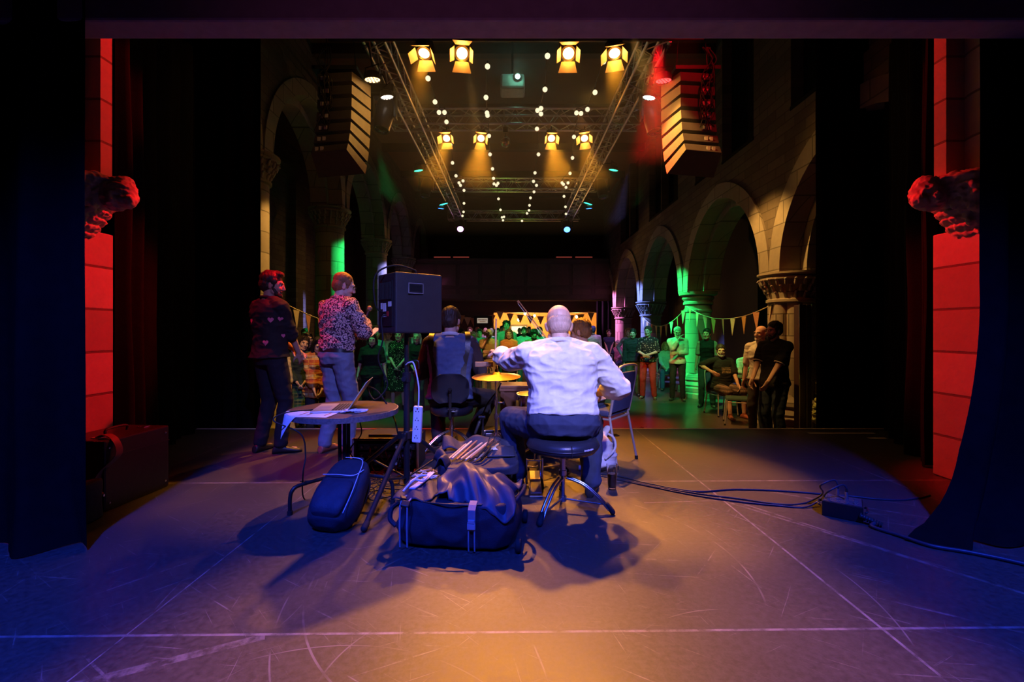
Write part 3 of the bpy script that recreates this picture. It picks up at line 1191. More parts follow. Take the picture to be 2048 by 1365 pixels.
led_can('LED lamp with amber dots above the left line array', W(745, 159, 6.2), (-1.3, 2.0, 2.6), (1.0, 0.6, 0.25), 4)
led_can('LED lamp glowing red above the right line array', W(1327, 161, 6.2), (2.2, 2.6, 1.8), (1.0, 0.03, 0.03), 6)
led_can('LED lamp with mixed red and green dots on left truss', W(774, 194, 6.9), (-.6, 2, 3.2), (0.9, 0.75, 0.6), 4, .9)
led_can('LED lamp with white dots on right truss', W(1298, 195, 6.9), (.4, 2, 3.4), (0.6, 0.9, 0.9), 4, .9)
led_can('LED lamp glowing green on left truss before the second cross truss', W(837, 341, 10.6), (-.8, 4, 3.0), (0.04, 1.0, 0.45), 4)
led_can('LED lamp glowing green on right truss before the second cross truss', W(1227, 340, 10.6), (.8, 4, 3.0), (0.04, 1.0, 0.45), 4)
led_can('teal LED lamp on left truss beyond second cross truss', W(887, 408, 13.8), (.2, 5.5, 0), (0.04, 0.8, 0.65), 4, 1.3)
led_can('teal LED lamp on right truss beyond second cross truss', W(1176, 407, 13.8), (-.2, 5.5, 0), (0.04, 0.9, 0.5), 4, 1.3)
led_can('small blue LED lamp under the teal one, left', W(882, 417, 13.9), (-3, 7, 0), (0.05, 0.3, 1.0), 4, .9)
led_can('small blue LED lamp under the teal one, right', W(1178, 417, 13.9), (3, 7, 0), (0.05, 0.3, 1.0), 4, .9)

# ---- line arrays --------------------------------------------------------------------
CAB = mat('array cabinet', (0.055, 0.05, 0.048), 0.55, bump=.1)
LITSIDE = mat('array side lit tan', (0.24, 0.19, 0.13), 0.5, bump=.05)  # cabinet sides coloured tan to carry the warm light falling on them


def line_array(sg, label, px0):
    # top centre over the outer edge of the stage
    x, y = (-2.36 if sg < 0 else 2.47), 6.05
    ztop = 1.18 + 505 / 910 * 6.2
    t = thing('line_array', label, 'loudspeaker', (x, y, ztop), 0, 'hanging line arrays')
    p = Vector((0, 0, 0))
    tilt = 0.0
    n = 7
    h = .172
    for k in range(n):
        tilt = R(.78 * k * k)
        # rear edge hinge line, cabinet fires towards the hall (+y), lower ones aim further down
        rot = Matrix.Rotation(-tilt, 4, 'X') @ Matrix.Rotation(sg * R(6), 4, 'Z')
        mm = Matrix.Translation(p) @ rot
        b = MB()
        # trapezoid: wide baffle in front, narrower back
        hw, bw, dp = .33, .24, .40
        zz0, zz1 = -h + .012, 0
        vs = [mm @ Vector(q) for q in ((-bw, 0, zz0 + .02), (bw, 0, zz0 + .02), (hw, dp, zz0), (-hw, dp, zz0), (-bw, 0, zz1 - .02), (bw, 0, zz1 - .02), (hw, dp, zz1), (-hw, dp, zz1))]
        b.add(vs, [(0, 3, 2, 1), (4, 5, 6, 7), (0, 1, 5, 4), (2, 3, 7, 6)])
        b.add(vs, [(1, 2, 6, 5), (3, 0, 4, 7)], 1)
        part('cabinet', b, [CAB, LITSIDE], t, smooth=0, bevel=.006)
        for q in (-.05, .02):
            b = MB()
            b.box(mm @ Vector((q + sg * .12, -.006, -h * .5)), (.04, .012, .05))
            part('connector_plate', b, mat('pale connector plate', (0.5, 0.5, 0.45), .5), t, smooth=0)
        p = p + (rot @ Vector((0, 0, -h)))
    b = MB()
    b.bx(-.3, .3, -.02, .42, .02, .07)
    for sx in (-.22, .22):
        b.cyl((sx, .2, .05), (sx * .2, .2, 7.3 - ztop), .007)
    part('flying_frame', b, BLACK, t, smooth=0)
    b = MB()
    rng = random.Random(sg + 4)
    for k in range(6):
        pts = [Vector((sg * .1 + rng.uniform(-.06, .06), -.03, .3 - .0 * k))]
        for j in range(6):
            pts.append(Vector((sg * .1 + rng.uniform(-.10, .10), -.05 - rng.random() * .08, .1 - j * .17 - rng.random() * .08)))
        b.tube(pts, .007, 6, smooth=4)
    part('signal_cable', b, RUBB, t, smooth=60)
    return t


line_array(-1, 'left hanging line array of seven stacked black cabinets', 700)
line_array(1, 'right hanging line array of seven stacked cabinets, lit red', 1375)
spot((2.45, 5.0, 5.6), (2.45, 6.3, 4.1), RED, 120, 60, 0.6)
spot((0.9, 6.6, 4.6), (2.4, 6.2, 4.0), YEL, 60, 50, 0.6)
spot((-0.9, 6.6, 4.6), (-2.3, 6.2, 4.0), YEL, 60, 50, 0.6)
spot((-1.3, 4.7, 4.9), (-2.5, 6.05, 4.1), YEL, 12, 50, 0.6)
# green and amber light raking over the cross trusses
spot((-.3, 11.2, 4.0), (-.3, 12.7, 5.2), (0.45, 1.0, 0.1), 22, 60, 0.7)
spot((.5, 14.4, 4.2), (.2, 16.2, 5.2), (0.45, 1.0, 0.1), 16, 60, 0.7)

# ================================================================ people


def pat_mat(name, kind, cols, scale=1.0, rough=0.85):
    if name in MATS:
        return MATS[name]
    t = NT(name)
    p = t.obj()
    c = [(*k, 1) for k in cols]
    if kind == 'floral':
        w = t.n('VectorMath', props={'operation': 'ADD'}, _0=p, _1=t.vmul(t.noise(p, 18 * scale, 2, out=1), (.05, .05, .05)))
        v1 = t.n('TexVoronoi', 0, Vector=w, Scale=72 * scale)
        v2 = t.n('TexVoronoi', 0, Vector=w, Scale=125 * scale)
        base = t.mix(t.math('LESS_THAN', v1, 0.52), c[1], c[0])
        base = t.mix(t.math('LESS_THAN', v1, 0.19), base, c[2])
        base = t.mix(t.math('LESS_THAN', v2, 0.22), base, c[1])
        base = t.mix(t.math('LESS_THAN', v2, 0.12), base, c[3])
        col = base
    elif kind == 'dots':
        v1 = t.n('TexVoronoi', 0, Vector=p, Scale=30 * scale, Randomness=0.55)
        col = t.mix(t.math('LESS_THAN', v1, 0.26), c[0], c[1])
    elif kind in ('plaid', 'tartan'):
        s = t.n('SeparateXYZ', 0, Vector=p)
        nd = t.t.nodes[-1]
        f = 62 * scale

        def band(sock, fr, th):
            return t.math('GREATER_THAN', t.math('SINE', t.math('MULTIPLY', sock, fr)), th)
        a = t.mix(band(nd.outputs[2], f, 0.1), c[0], c[1])
        a = t.mix(t.math('MULTIPLY', band(nd.outputs[2], f * 2.0, 0.75), 0.8), a, c[2])
        a = t.mix(t.math('MULTIPLY', band(nd.outputs[0], f * .9, 0.35), 0.45), a, c[0])
        a = t.mix(t.math('MULTIPLY', band(nd.outputs[0], f * 1.8, 0.9), 0.7), a, c[2])
        col = a
    elif kind == 'raglan':
        s = t.n('SeparateXYZ', 0, Vector=p)
        col = t.mix(t.math('GREATER_THAN', t.math('ABSOLUTE', s), scale), c[0], c[1])
    nz = t.noise(p, 90, 3)
    t.set(Base_Color=t.mix(t.math('MULTIPLY', nz, 0.25), col, (0, 0, 0)), Roughness=rough)
    t.b.inputs['Specular IOR Level'].default_value = 0.2
    t.bump(nz, 0.15, 0.004)
    MATS[name] = t.m
    return t.m


def cloth(name, col, rough=0.85):
    return mat('cloth ' + name, col, rough, 0, .22, 25, .10, 160, .2)


SKINS = {'fair': (0.62, 0.40, 0.31), 'tan': (0.50, 0.30, 0.21), 'pink': (0.66, 0.42, 0.34), 'deep': (0.26, 0.14, 0.09)}
for k, c in SKINS.items():
    mat('skin ' + k, c, 0.5, 0, .08, 9, .06, 160, .35)
LIP = mat('lips', (0.42, 0.17, 0.15), 0.45)
EYEW = mat('eye white', (0.72, 0.70, 0.68), 0.3)
EYED = mat('iris', (0.03, 0.02, 0.015), 0.2)
HAIRS = {'black': (0.012, 0.010, 0.009), 'dark': (0.030, 0.019, 0.013), 'brown': (0.085, 0.045, 0.024), 'ginger': (0.22, 0.09, 0.035), 'fair': (0.28, 0.18, 0.09), 'grey': (0.36, 0.35, 0.34), 'white': (0.55, 0.54, 0.52), 'stubble': (0.52, 0.36, 0.30), 'pink': (0.62, 0.18, 0.35), 'blue': (0.03, 0.10, 0.35)}


def hairmat(k):
    n = 'hair ' + k
    if n in MATS:
        return MATS[n]
    t = NT(n)
    p = t.vmul(t.obj(), (160, 160, 22))
    nz = t.noise(p, 1.0, 4, .6)
    c = HAIRS[k]
    t.set(Base_Color=t.mix(nz, tuple(x * .5 for x in c), tuple(min(1, x * 1.6) for x in c)), Roughness=0.5)
    t.b.inputs['Specular IOR Level'].default_value = 0.35
    t.bump(nz, 0.5, 0.006)
    MATS[n] = t.m
    return t.m


def ik(a, target, l1, l2, hint):
    a, target = Vector(a), Vector(target)
    d = target - a
    L = min(d.length, (l1 + l2) * 0.999)
    dn = d.normalized()
    x = (l1 * l1 - l2 * l2 + L * L) / (2 * L)
    h = math.sqrt(max(l1 * l1 - x * x, 0))
    hv = Vector(hint) - dn * dn.dot(Vector(hint))
    hv.normalize()
    return a + dn * x + hv * h, a + dn * L


def hand_mb(mb, wrist, fore, palm_n, side, s, curl=.5, spread=1.0, finger_dir=None, k=1.0):
    """palm and five separate fingers. palm_n points out of the palm, side is +1 for a left hand"""
    d = Vector(finger_dir if finger_dir is not None else fore).normalized()
    n = Vector(palm_n)
    n = (n - d * d.dot(n)).normalized()
    x = d.cross(n).normalized() * side    # towards the thumb
    P = lambda u, v, w: wrist + (x * u + d * v + n * w) * s
    mb.cap(P(-.016, .012, 0), P(-.020, .078, 0), .026 * s, .022 * s, sq=.55, sqdir=n)
    mb.cap(P(.012, .012, 0), P(.018, .080, 0), .027 * s, .022 * s, sq=.55, sqdir=n)
    mb.cap(P(0, -.02, 0), P(0, .03, 0), .025 * s, .028 * s, sq=.72, sqdir=n)
    for i, (u, L) in enumerate(((.031, .070), (.0105, .078), (-.0105, .073), (-.031, .058))):
        p = P(u, .082, 0)
        ang = 0
        r = (.0092 - .0008 * (i == 3)) * s * k
        dirv = d
        sp = u * .9 * spread
        for seg, f in enumerate((.46, .30, .24)):
            ang += curl * (.55, .75, .5)[seg]
            dirv = (d * cos(ang) + n * sin(ang) + x * sp).normalized()
            q = p + dirv * (L * f * s)
            mb.cap(p, q, r, r * .9, 10, 3)
            p = q
            r *= .92
    p = P(.030, .022, .006)
    td = (x * .8 + d * .62 + n * (.25 + .35 * curl)).normalized()
    q = p + td * .042 * s
    mb.cap(p, q, .0125 * s * k, .0105 * s * k, 10, 3)
    td2 = (x * (.45 - .4 * curl) + d * .85 + n * (.2 + .5 * curl)).normalized()
    mb.cap(q, q + td2 * .032 * s, .0105 * s * k, .0088 * s * k, 10, 3)


PROF_M = [(-.17, .135, .105, 0), (-.05, .168, .122, .005), (.10, .160, .112, 0), (.35, .148, .106, -.004), (.58, .168, .120, -.004), (.78, .180, .118, .004), (.90, .150, .096, .012), (1.0, .078, .068, .014), (1.06, .060, .060, .012)]
PROF_F = [(-.17, .140, .105, 0), (-.05, .170, .122, .008), (.10, .150, .108, .002), (.33, .122, .094, -.002), (.56, .142, .112, -.006), (.72, .152, .122, -.012), (.88, .130, .090, .008), (1.0, .066, .060, .014), (1.06, .052, .052, .012)]


class Person:
    def __init__(self, label, pos, face=0, H=1.75, sex='m', girth=1.0, pel=None, neck=None, shyaw=0, head=(0, 0, 0),
                 hl=None, hr=None, el=(0.3, .6, -.3), er=(-0.3, .6, -.3), fl=None, fr=None, kl=(0, -1, 0), kr=(0, -1, 0), toe=12,
                 skin='fair', hair=('short', 'brown'), top=None, bottom=None, shoes=(.015, .015, .015), voxel=.0085, belly=0.0,
                 curl=.5, beard=None, glasses=False, group=None, lift=0, handL={}, handR={}, headscale=1.0, barefeet=False, seed=0, hat=None):
        self.s = s = H / 1.75
        self.vox, self.seed, self.sex, self.girth = voxel, seed or int(abs(pos[0]) * 131 + abs(pos[1]) * 71), sex, girth
        self.root = thing('person', label, 'person', pos, R(face), group)
        V = lambda p: Vector(p) * s
        self.pel = V(pel) if pel else V((0, 0, .95))
        self.neck = V(neck) if neck else self.pel + V((0, .01, .525))
        self.up = (self.neck - self.pel).normalized()
        self.spine = (self.neck - self.pel).length
        c, sn = cos(R(shyaw)), sin(R(shyaw))
        self.hipx = Vector((1, 0, 0))
        self.shx = Vector((c, sn, 0))
        self.prof = PROF_M if sex == 'm' else PROF_F
        self.belly = belly
        shw = (.178 if sex == 'm' else .150) * (.5 + .5 * girth)
        sh = self.pel + self.up * self.spine * .885
        self.shL, self.shR = sh + self.shx * shw * s, sh - self.shx * shw * s
        wl = V(hl) if hl else V((.27, -.04, .80))
        wr = V(hr) if hr else V((-.27, -.04, .80))
        UA, FA = .285 * s, .255 * s
        self.elL, self.wrL = ik(self.shL, wl, UA, FA, el)
        self.elR, self.wrR = ik(self.shR, wr, UA, FA, er)
        hipd = .092 * s
        self.hpL, self.hpR = self.pel + Vector((hipd, 0, -.035 * s)), self.pel - Vector((hipd, 0, .035 * s))
        al = V(fl) if fl else V((.12, 0, .085))
        ar = V(fr) if fr else V((-.12, 0, .085))
        self.knL, self.anL = ik(self.hpL, al, .43 * s, .415 * s, kl)
        self.knR, self.anR = ik(self.hpR, ar, .43 * s, .415 * s, kr)
        self.toeL, self.toeR = (toe if isinstance(toe, tuple) else (toe, -toe))
        # head frame
        self.hs = s * headscale
        y, p, r = head
        self.HM = Matrix.Translation(self.neck + self.up * .035 * s) @ Matrix.Rotation(R(y), 4, 'Z') @ Matrix.Rotation(R(p), 4, 'X') @ Matrix.Rotation(R(r), 4, 'Y') @ Matrix.Translation(Vector((0, -.018, .122)) * s) @ Matrix.Scale(self.hs, 4)
        self.skin = MATS['skin ' + skin]
        self.make_body(curl, handL, handR)
        if hair:
            self.make_hair(*hair)
        if beard:
            self.make_beard(beard)
        if glasses:
            self.make_glasses()
        self.top_obj = None
        if top:
            self.make_top(**top)
        if bottom:
            self.make_bottom(**bottom)
        if shoes is not None:
            self.make_shoes(shoes)

    # --- skeleton helpers
    def torso(self, mb, off=0.0, t0=-.17, t1=1.06, flare=0.0, n=28, belly=None):
        rings = []
        bl = self.belly if belly is None else belly
        g = self.girth
        ts = sorted(set([t for t, *_ in self.prof if t0 <= t <= t1] + [t0, t1]))
        s = self.s
        for t in ts:
            for i in range(len(self.prof) - 1):
                a, b = self.prof[i], self.prof[i + 1]
                if a[0] <= t <= b[0] or (i == 0 and t < a[0]) or (i == len(self.prof) - 2 and t > b[0]):
                    k = (t - a[0]) / (b[0] - a[0])
                    k = max(-.4, min(1.2, k))
                    w, d, y = [a[j] + (b[j] - a[j]) * k for j in (1, 2, 3)]
                    break
            gg = g if t < .95 else 1 + (g - 1) * .25
            kk = max(0, 1 - abs(t - .28) / .5)
            w, d = w * gg + off, d * gg + off
            if t < .1:
                w += flare * (.1 - t)
                d += flare * (.1 - t)
            c = self.pel + self.up * (self.spine * t)
            x = self.hipx.lerp(self.shx, max(0, min(1, t))).normalized()
            f = x.cross(self.up).normalized()    # points to the front (-y)
            c = c - f * y * s
            ring = []
            for j in range(n):
                a = 2 * pi * j / n
                ca, sa = cos(a), sin(a)
                e = .86
                px = math.copysign(abs(ca) ** e, ca) * w
                py = math.copysign(abs(sa) ** e, sa) * (d + (bl * kk if sa > 0 else bl * .15 * kk))
                ring.append(c + (x * px + f * py) * s)
            rings.append(ring)
        mb.loft(rings)

    def arm(self, mb, side, frac, off, cuff=0.0, up=1.0):
        """sleeve along upper arm (0-1) and forearm (1-2)"""
        s = self.s
        g = .7 + .3 * self.girth
        sh, el, wr = (self.shL, self.elL, self.wrL) if side > 0 else (self.shR, self.elR, self.wrR)
        f = 1.0 if self.sex == 'm' else .85
        r0, r1, r2 = .056 * f * g, .043 * f * g, .030 * f
        t = min(frac, 1)
        q = sh.lerp(el, t)
        mb.cap(sh, q, (r0 + off) * s, ((r0 + (r1 - r0) * t) + off + cuff * (frac <= 1)) * s, 16)
        if frac > 1:
            t = frac - 1
            q = el.lerp(wr, t)
            mb.cap(el, q, (r1 + off) * s, ((r1 + (r2 - r1) * t) + off + cuff) * s, 16)

    def leg(self, mb, side, frac, off, cuff=0.0):
        s = self.s
        g = .6 + .4 * self.girth
        hp, kn, an = (self.hpL, self.knL, self.anL) if side > 0 else (self.hpR, self.knR, self.anR)
        r0, r1, r2 = .086 * g, .056 * g, .040
        t = min(frac, 1)
        q = hp.lerp(kn, t)
        mb.cap(hp, q, (r0 + off) * s, (r0 + (r1 - r0) * t + off) * s, 18)
        if frac > 1:
            t = frac - 1
            md = kn.lerp(an, .3)
            back = (kn - hp).cross(an - kn).cross(an - kn)
            q = kn.lerp(an, t)
            rc = .053 * g
            if t > .3:
                mb.cap(kn, md, (r1 + off) * s, (rc + off) * s, 18)
                mb.cap(md, q, (rc + off) * s, (rc + (r2 - rc) * (t - .3) / .7 + off + cuff) * s, 18)
            else:
                mb.cap(kn, q, (r1 + off) * s, (r1 + off) * s, 18)

    def make_body(self, curl, handL, handR):
        mb = MB()
        s, M = self.s, self.HM
        h = self.hs
        self.torso(mb, -.014, -.10)
        for sd in (1, -1):
            self.arm(mb, sd, 2, -.004)
            self.leg(mb, sd, 2, -.006)
            an = self.anL if sd > 0 else self.anR
            td = R(self.toeL if sd > 0 else self.toeR)
            tv = Vector((sin(td), -cos(td), 0))
            mb.cap(an + Vector((0, 0, -.045 * s)), an + tv * .13 * s + Vector((0, 0, -.058 * s)), .03 * s, .024 * s)
        for sd, el, wr, hd in ((1, self.elL, self.wrL, handL), (-1, self.elR, self.wrR, handR)):
            fd = (wr - el).normalized()
            pn = Vector(hd.get('palm', (-sd, 0, 0)))
            f = .88 if self.sex == 'f' else 1.0
            hand_mb(mb, wr + fd * .005, fd, pn, sd, s * f, hd.get('curl', curl), hd.get('spread', 1), hd.get('dir'), k=max(1, self.vox / .0075))
        E = lambda c, r, rot=None, nu=18, nv=12: mb.ell(M @ Vector(c), [q * h for q in r], (M.to_3x3().normalized() @ (Euler(rot).to_matrix() if rot else Matrix.Identity(3))), nu, nv)
        Cp = lambda a, b, r0, r1: mb.cap(M @ Vector(a), M @ Vector(b), r0 * h, r1 * h)
        E((0, .018, .036), (.074, .094, .084))
        E((0, -.026, -.010), (.064, .066, .092))
        E((0, -.036, -.078), (.050, .050, .042))
        E((0, -.070, -.100), (.024, .018, .018))
        for sx in (-1, 1):
            E((sx * .036, -.062, -.030), (.026, .024, .026))
            E((sx * .074, .012, -.016), (.010, .020, .032), (0, sx * .25, sx * .35))
            Cp((sx * .012, -.086, .024), (sx * .044, -.078, .026), .010, .010)
            Cp((sx * .046, -.02, -.065), (sx * .018, -.068, -.098), .024, .018)
        Cp((0, -.088, .012), (0, -.106, -.030), .0095, .0125)
        E((0, -.098, -.036), (.018, .014, .010))
        E((0, -.082, -.064), (.024, .014, .007))
        E((0, -.080, -.075), (.020, .013, .008))
        nb = self.neck - self.up * .03 * s
        mb.cap(nb, M @ Vector((0, .018, -.05)), .060 * s * (1 if self.sex == 'm' else .86), .053 * s * (1 if self.sex == 'm' else .84), 18)
        me = blob(mb, self.vox, 2, .45)
        # faces that are lips and eyes
        Mi = M.inverted()
        mi = []
        for p in me.polygons:
            q = Mi @ p.center
            k = 0
            if q.y < -.058 and abs(q.x) < .06 and -.09 < q.z < .04:
                if abs(q.z + .0695) < .0085 and abs(q.x) < .024:
                    k = 1
                ex, ez = abs(abs(q.x) - .031), abs(q.z - .003)
                if (ex / .0155) ** 2 + (ez / .0080) ** 2 < 1:
                    k = 2 if ex > .0066 else 3
                if abs(q.z - .023 + .10 * (abs(q.x) - .03) ** 2 * 40) < .0040 and .013 < abs(q.x) < .048:
                    k = 4
            mi.append(k)
        me.polygons.foreach_set('material_index', mi)
        self.body = link('body', me, [self.skin, LIP, EYEW, EYED, MATS.get('hair dark') or hairmat('dark')], self.root, smooth=180, recalc=False)

    def headmesh(self, name, fn, material, amp=.005, freq=55, stretch=(1, 1, .35), vox=None):
        mb = MB()
        fn(mb)
        me = mb.mesh('t')
        mb2 = MB()
        mb2.v = [v.co.copy() for v in me.vertices]
        mb2.f, mb2.mi = mb.f, mb.mi
        me2 = blob(mb2, (vox or self.vox * .8) / self.hs, 2, .5)
        bpy.data.meshes.remove(me)
        if amp:
            roughen(me2, amp, freq, stretch, self.seed * .37)
        me2.transform(self.HM)
        return link(name, me2, material, self.root, smooth=180, recalc=False)

    def make_hair(self, kind, colour):
        m = hairmat(colour)

        def fn(b):
            E = b.ell
            if kind in ('short', 'crop', 'curly', 'quiff', 'bob', 'long', 'bun'):
                k = 0.0 if kind == 'crop' else .006
                E((0, .028, .054), (.081 + k, .095 + k, .078 + k), None, 24, 16)
                E((0, .052, -.004), (.077 + k * .6, .069 + k, .078))
                for sx in (-1, 1):
                    E((sx * .066, -.012, .035), (.014 + k, .032, .034))
                    E((sx * .069, -.020, -.002), (.009, .012, .028))
            if kind == 'quiff':
                E((0, -.045, .108), (.058, .040, .030))
                E((.02, -.02, .12), (.05, .06, .026))
                E((0, .03, .115), (.06, .07, .025))
            if kind == 'curly':
                rng = random.Random(self.seed)
                for i in range(60):
                    a, z = rng.uniform(0, 6.28), rng.uniform(.0, .13)
                    rr = math.sqrt(max(0, 1 - ((z - .05) / .092) ** 2))
                    y = .03 + .10 * rr * sin(a)
                    if y < -.055 and z < .075:
                        continue
                    E((.088 * rr * cos(a), y, z), .021, None, 8, 6)
            if kind in ('bob', 'long'):
                L = .13 if kind == 'bob' else .27
                E((0, .062, -.02 - L * .28), (.084, .045, .06 + L * .45))
                for sx in (-1, 1):
                    b.cap((sx * .072, .012, .05), (sx * .086, .02, -.01 - L * .35), .030, .032)
                    b.cap((sx * .086, .02, -.01 - L * .35), (sx * .088, .0, -.02 - L * .85), .032, .022)
                    b.cap((sx * .045, -.045, .105), (sx * .078, -.018, .02), .022, .016)
            if kind == 'bun':
                E((0, .13, .05), (.045, .04, .045))
            if kind == 'bald':
                E((0, .034, -.004), (.0755, .082, .056), None, 24, 14)
                E((0, .050, -.03), (.066, .058, .052))
            if kind == 'thin':
                E((0, .030, .030), (.0775, .090, .074), None, 24, 14)
                E((0, .050, -.02), (.070, .062, .06))
        amp, fr = {'curly': (.010, 60), 'bald': (.001, 90), 'thin': (.002, 90), 'crop': (.003, 90)}.get(kind, (.006, 60))
        self.hair = self.headmesh('hair', fn, m, amp, fr, (1, 1, .35) if kind != 'curly' else (1, 1, 1))

    def make_beard(self, colour):
        def fn(b):
            b.ell((0, -.072, -.098), (.040, .030, .030))
            for sx in (-1, 1):
                b.cap((sx * .063, -.012, -.030), (sx * .046, -.048, -.082), .012, .020)
                b.cap((sx * .006, -.094, -.054), (sx * .030, -.082, -.062), .007, .008)
                b.cap((sx * .046, -.048, -.082), (0, -.074, -.104), .020, .024)
        self.headmesh('beard', fn, hairmat(colour), .004, 90, (1, 1, .5))

    def make_glasses(self, frame=None):
        b = MB()
        for sx in (-1, 1):
            ring = [Vector((sx * .032 + .022 * cos(a), -.098 - .004 * abs(cos(a)), .001 + .017 * sin(a))) for a in [2 * pi * i / 20 for i in range(21)]]
            b.tube(ring, .0018, 6)
            b.tube([Vector((sx * .054, -.098, .008)), Vector((sx * .074, -.07, .010)), Vector((sx * .082, .01, .006)), Vector((sx * .080, .03, -.010))], .002, 6)
        b.tube([Vector((-.012, -.104, .006)), Vector((0, -.108, .010)), Vector((.012, -.104, .006))], .0018, 6)
        me = b.mesh('t')
        me.transform(self.HM)
        link('glasses', me, frame or mat('spectacle frame', (.05, .045, .04), .3), self.root, smooth=60)

    def make_top(self, m, kind='shirt', sleeve=1.92, off=.014, hem=-.10, flare=.10, name=None, wr=.006, collar=True, neck=1.0, amp2=0, cuff=.004, vox=None, belly=None, rolled=False):
        mb = MB()
        s = self.s
        self.torso(mb, off, hem, neck, flare, belly=belly)
        for sd in (1, -1):
            sl = sleeve[0 if sd > 0 else 1] if isinstance(sleeve, tuple) else sleeve
            if sl > 0:
                self.arm(mb, sd, sl, off * .9, cuff)
            sh = self.shL if sd > 0 else self.shR
            # shoulder slope
            mb.cap(sh, self.pel + self.up * self.spine * .97 + self.shx * sd * .05 * s, (.050 + off) * s, (.042 + off) * s, 16)
        if collar:
            n0 = self.neck - self.up * .015 * s
            x, f = self.shx, self.shx.cross(self.up).normalized()
            r = .064 if self.sex == 'm' else .055
            ring = [n0 + (x * cos(a) * (r + .008) + f * (sin(a) * r - .004) + self.up * (.030 - .022 * sin(a))) * s for a in [2 * pi * i / 24 for i in range(25)]]
            mb.tube(ring, .013 * s, 8)
        me = blob(mb, vox or self.vox * 1.1, 3, .5)
        if wr:
            roughen(me, wr * 1.1, 4.2, (1, 1, 2.4), self.seed, True)
            roughen(me, wr * .8, 7.5, (1.3, 1.3, 2.6), self.seed + 3, True)
            roughen(me, wr * .3, 20, (1, 1, 1), self.seed + 3)
        self.top_obj = link(name or {'shirt': 'shirt', 'tee': 'tee_shirt', 'jacket': 'jacket', 'dress': 'dress', 'jumper': 'jumper'}[kind], me, m, self.root, smooth=180, recalc=False)

    def make_bottom(self, m, kind='trousers', off=.014, waist=.12, frac=None, cuff=.006, hem=.45, flare=.12, name=None, wr=.005, belt=None):
        mb = MB()
        s = self.s
        if kind in ('trousers', 'shorts', 'jeans'):
            self.torso(mb, off - .002, -.185, waist, belly=self.belly * .5)
            for sd in (1, -1):
                self.leg(mb, sd, frac or (1.97 if kind != 'shorts' else .95), off, cuff)
        else:   # skirt, kilt
            n = 36
            rings = []
            zt = self.pel.z + waist * self.spine
            zb = hem * s
            for i in range(9):
                k = i / 8
                z = zt + (zb - zt) * k
                w = (.150 + .035 * min(1, k * 4) + flare * k) * self.girth * s
                d = (.110 + .035 * min(1, k * 4) + flare * .8 * k) * self.girth * s
                rings.append([Vector((self.pel.x + cos(a) * w * (1 + .04 * k * sin(9 * a)), self.pel.y + sin(a) * d * (1 + .05 * k * sin(9 * a + 1)), z)) for a in [2 * pi * j / n for j in range(n)]])
            mb.loft(rings)
        me = blob(mb, self.vox * 1.1, 3, .5)
        if wr:
            roughen(me, wr, 6, (1.3, 1.3, 1.6), self.seed + 9, True)
            roughen(me, wr * .5, 16, (1, 1, 1.6), self.seed + 5)
        self.bot_obj = link(name or kind, me, m, self.root, smooth=180, recalc=False)
        if belt:
            mb = MB()
            self.torso(mb, off + .004, waist - .075, waist - .005)
            link('belt', mb.mesh('belt'), belt, self.root, smooth=50)

    def make_shoes(self, col, sole=None):
        s = self.s
        m = mat('shoe %.2f %.2f %.2f' % col, col, .45)
        for sd, an, td in ((1, self.anL, self.toeL), (-1, self.anR, self.toeR)):
            a = R(td)
            f = Vector((sin(a), -cos(a), 0))
            x = Vector((cos(a), sin(a), 0))
            zz = an.z - .085 * s
            base = Vector((an.x, an.y, zz))
            mb = MB()
            rings = []
            for (v, w, h0) in ((-.075, .020, .03), (-.065, .034, .07), (-.03, .037, .095), (.02, .038, .085), (.07, .041, .065), (.12, .044, .052), (.165, .038, .042), (.19, .020, .03)):
                ring = []
                for j in range(16):
                    q = 2 * pi * j / 16
                    ring.append(base + (f * v + x * w * cos(q)) * s + Vector((0, 0, (.003 + (h0 - .003) * (.5 + .5 * sin(q))) * s)))
                rings.append(ring)
            mb.loft(rings)
            mb.cap(base + Vector((0, 0, .06 * s)), base + Vector((0, 0, .105 * s)), .040 * s, .036 * s)
            me = blob(mb, max(.006, self.vox * .7), 2)
            lo = min(v.co.z for v in me.vertices)
            for v in me.vertices:
                v.co.z += zz - lo + .001
                if v.co.z < zz + .008:
                    v.co.z = zz + .001
            link('shoe', me, m, self.root, smooth=60, recalc=False)

# ---- on the stage -------------------------------------------------------------------
NV = .0055
hearts = Person('person with dark quiff in black jumper with pink heart patches, standing left', (-2.34, 4.40, 0), 150, 1.735, head=(-42, 8, 0),
                hl=(.03, -.27, .99), hr=(-.07, -.26, .96), el=(.6, .5, -.3), er=(-.6, .5, -.3), fl=(.10, .04, .085), fr=(-.14, -.02, .085), toe=(14, -40), skin='tan',
                hair=('quiff', 'dark'), voxel=NV, beard='dark',
                top=dict(m=cloth('black knit', (.020, .016, .018)), kind='jumper', sleeve=1.15, off=.022, hem=-.05, cuff=.008, wr=.008),
                bottom=dict(m=cloth('black trousers', (.018, .016, .022)), off=.016, waist=.1))
bvh = BVHTree.FromObject(hearts.top_obj, bpy.context.evaluated_depsgraph_get())
inv = hearts.root.matrix_basis.inverted()
PINK = mat('pink sequins', (.75, .16, .26), .5, 0, .5, 120)
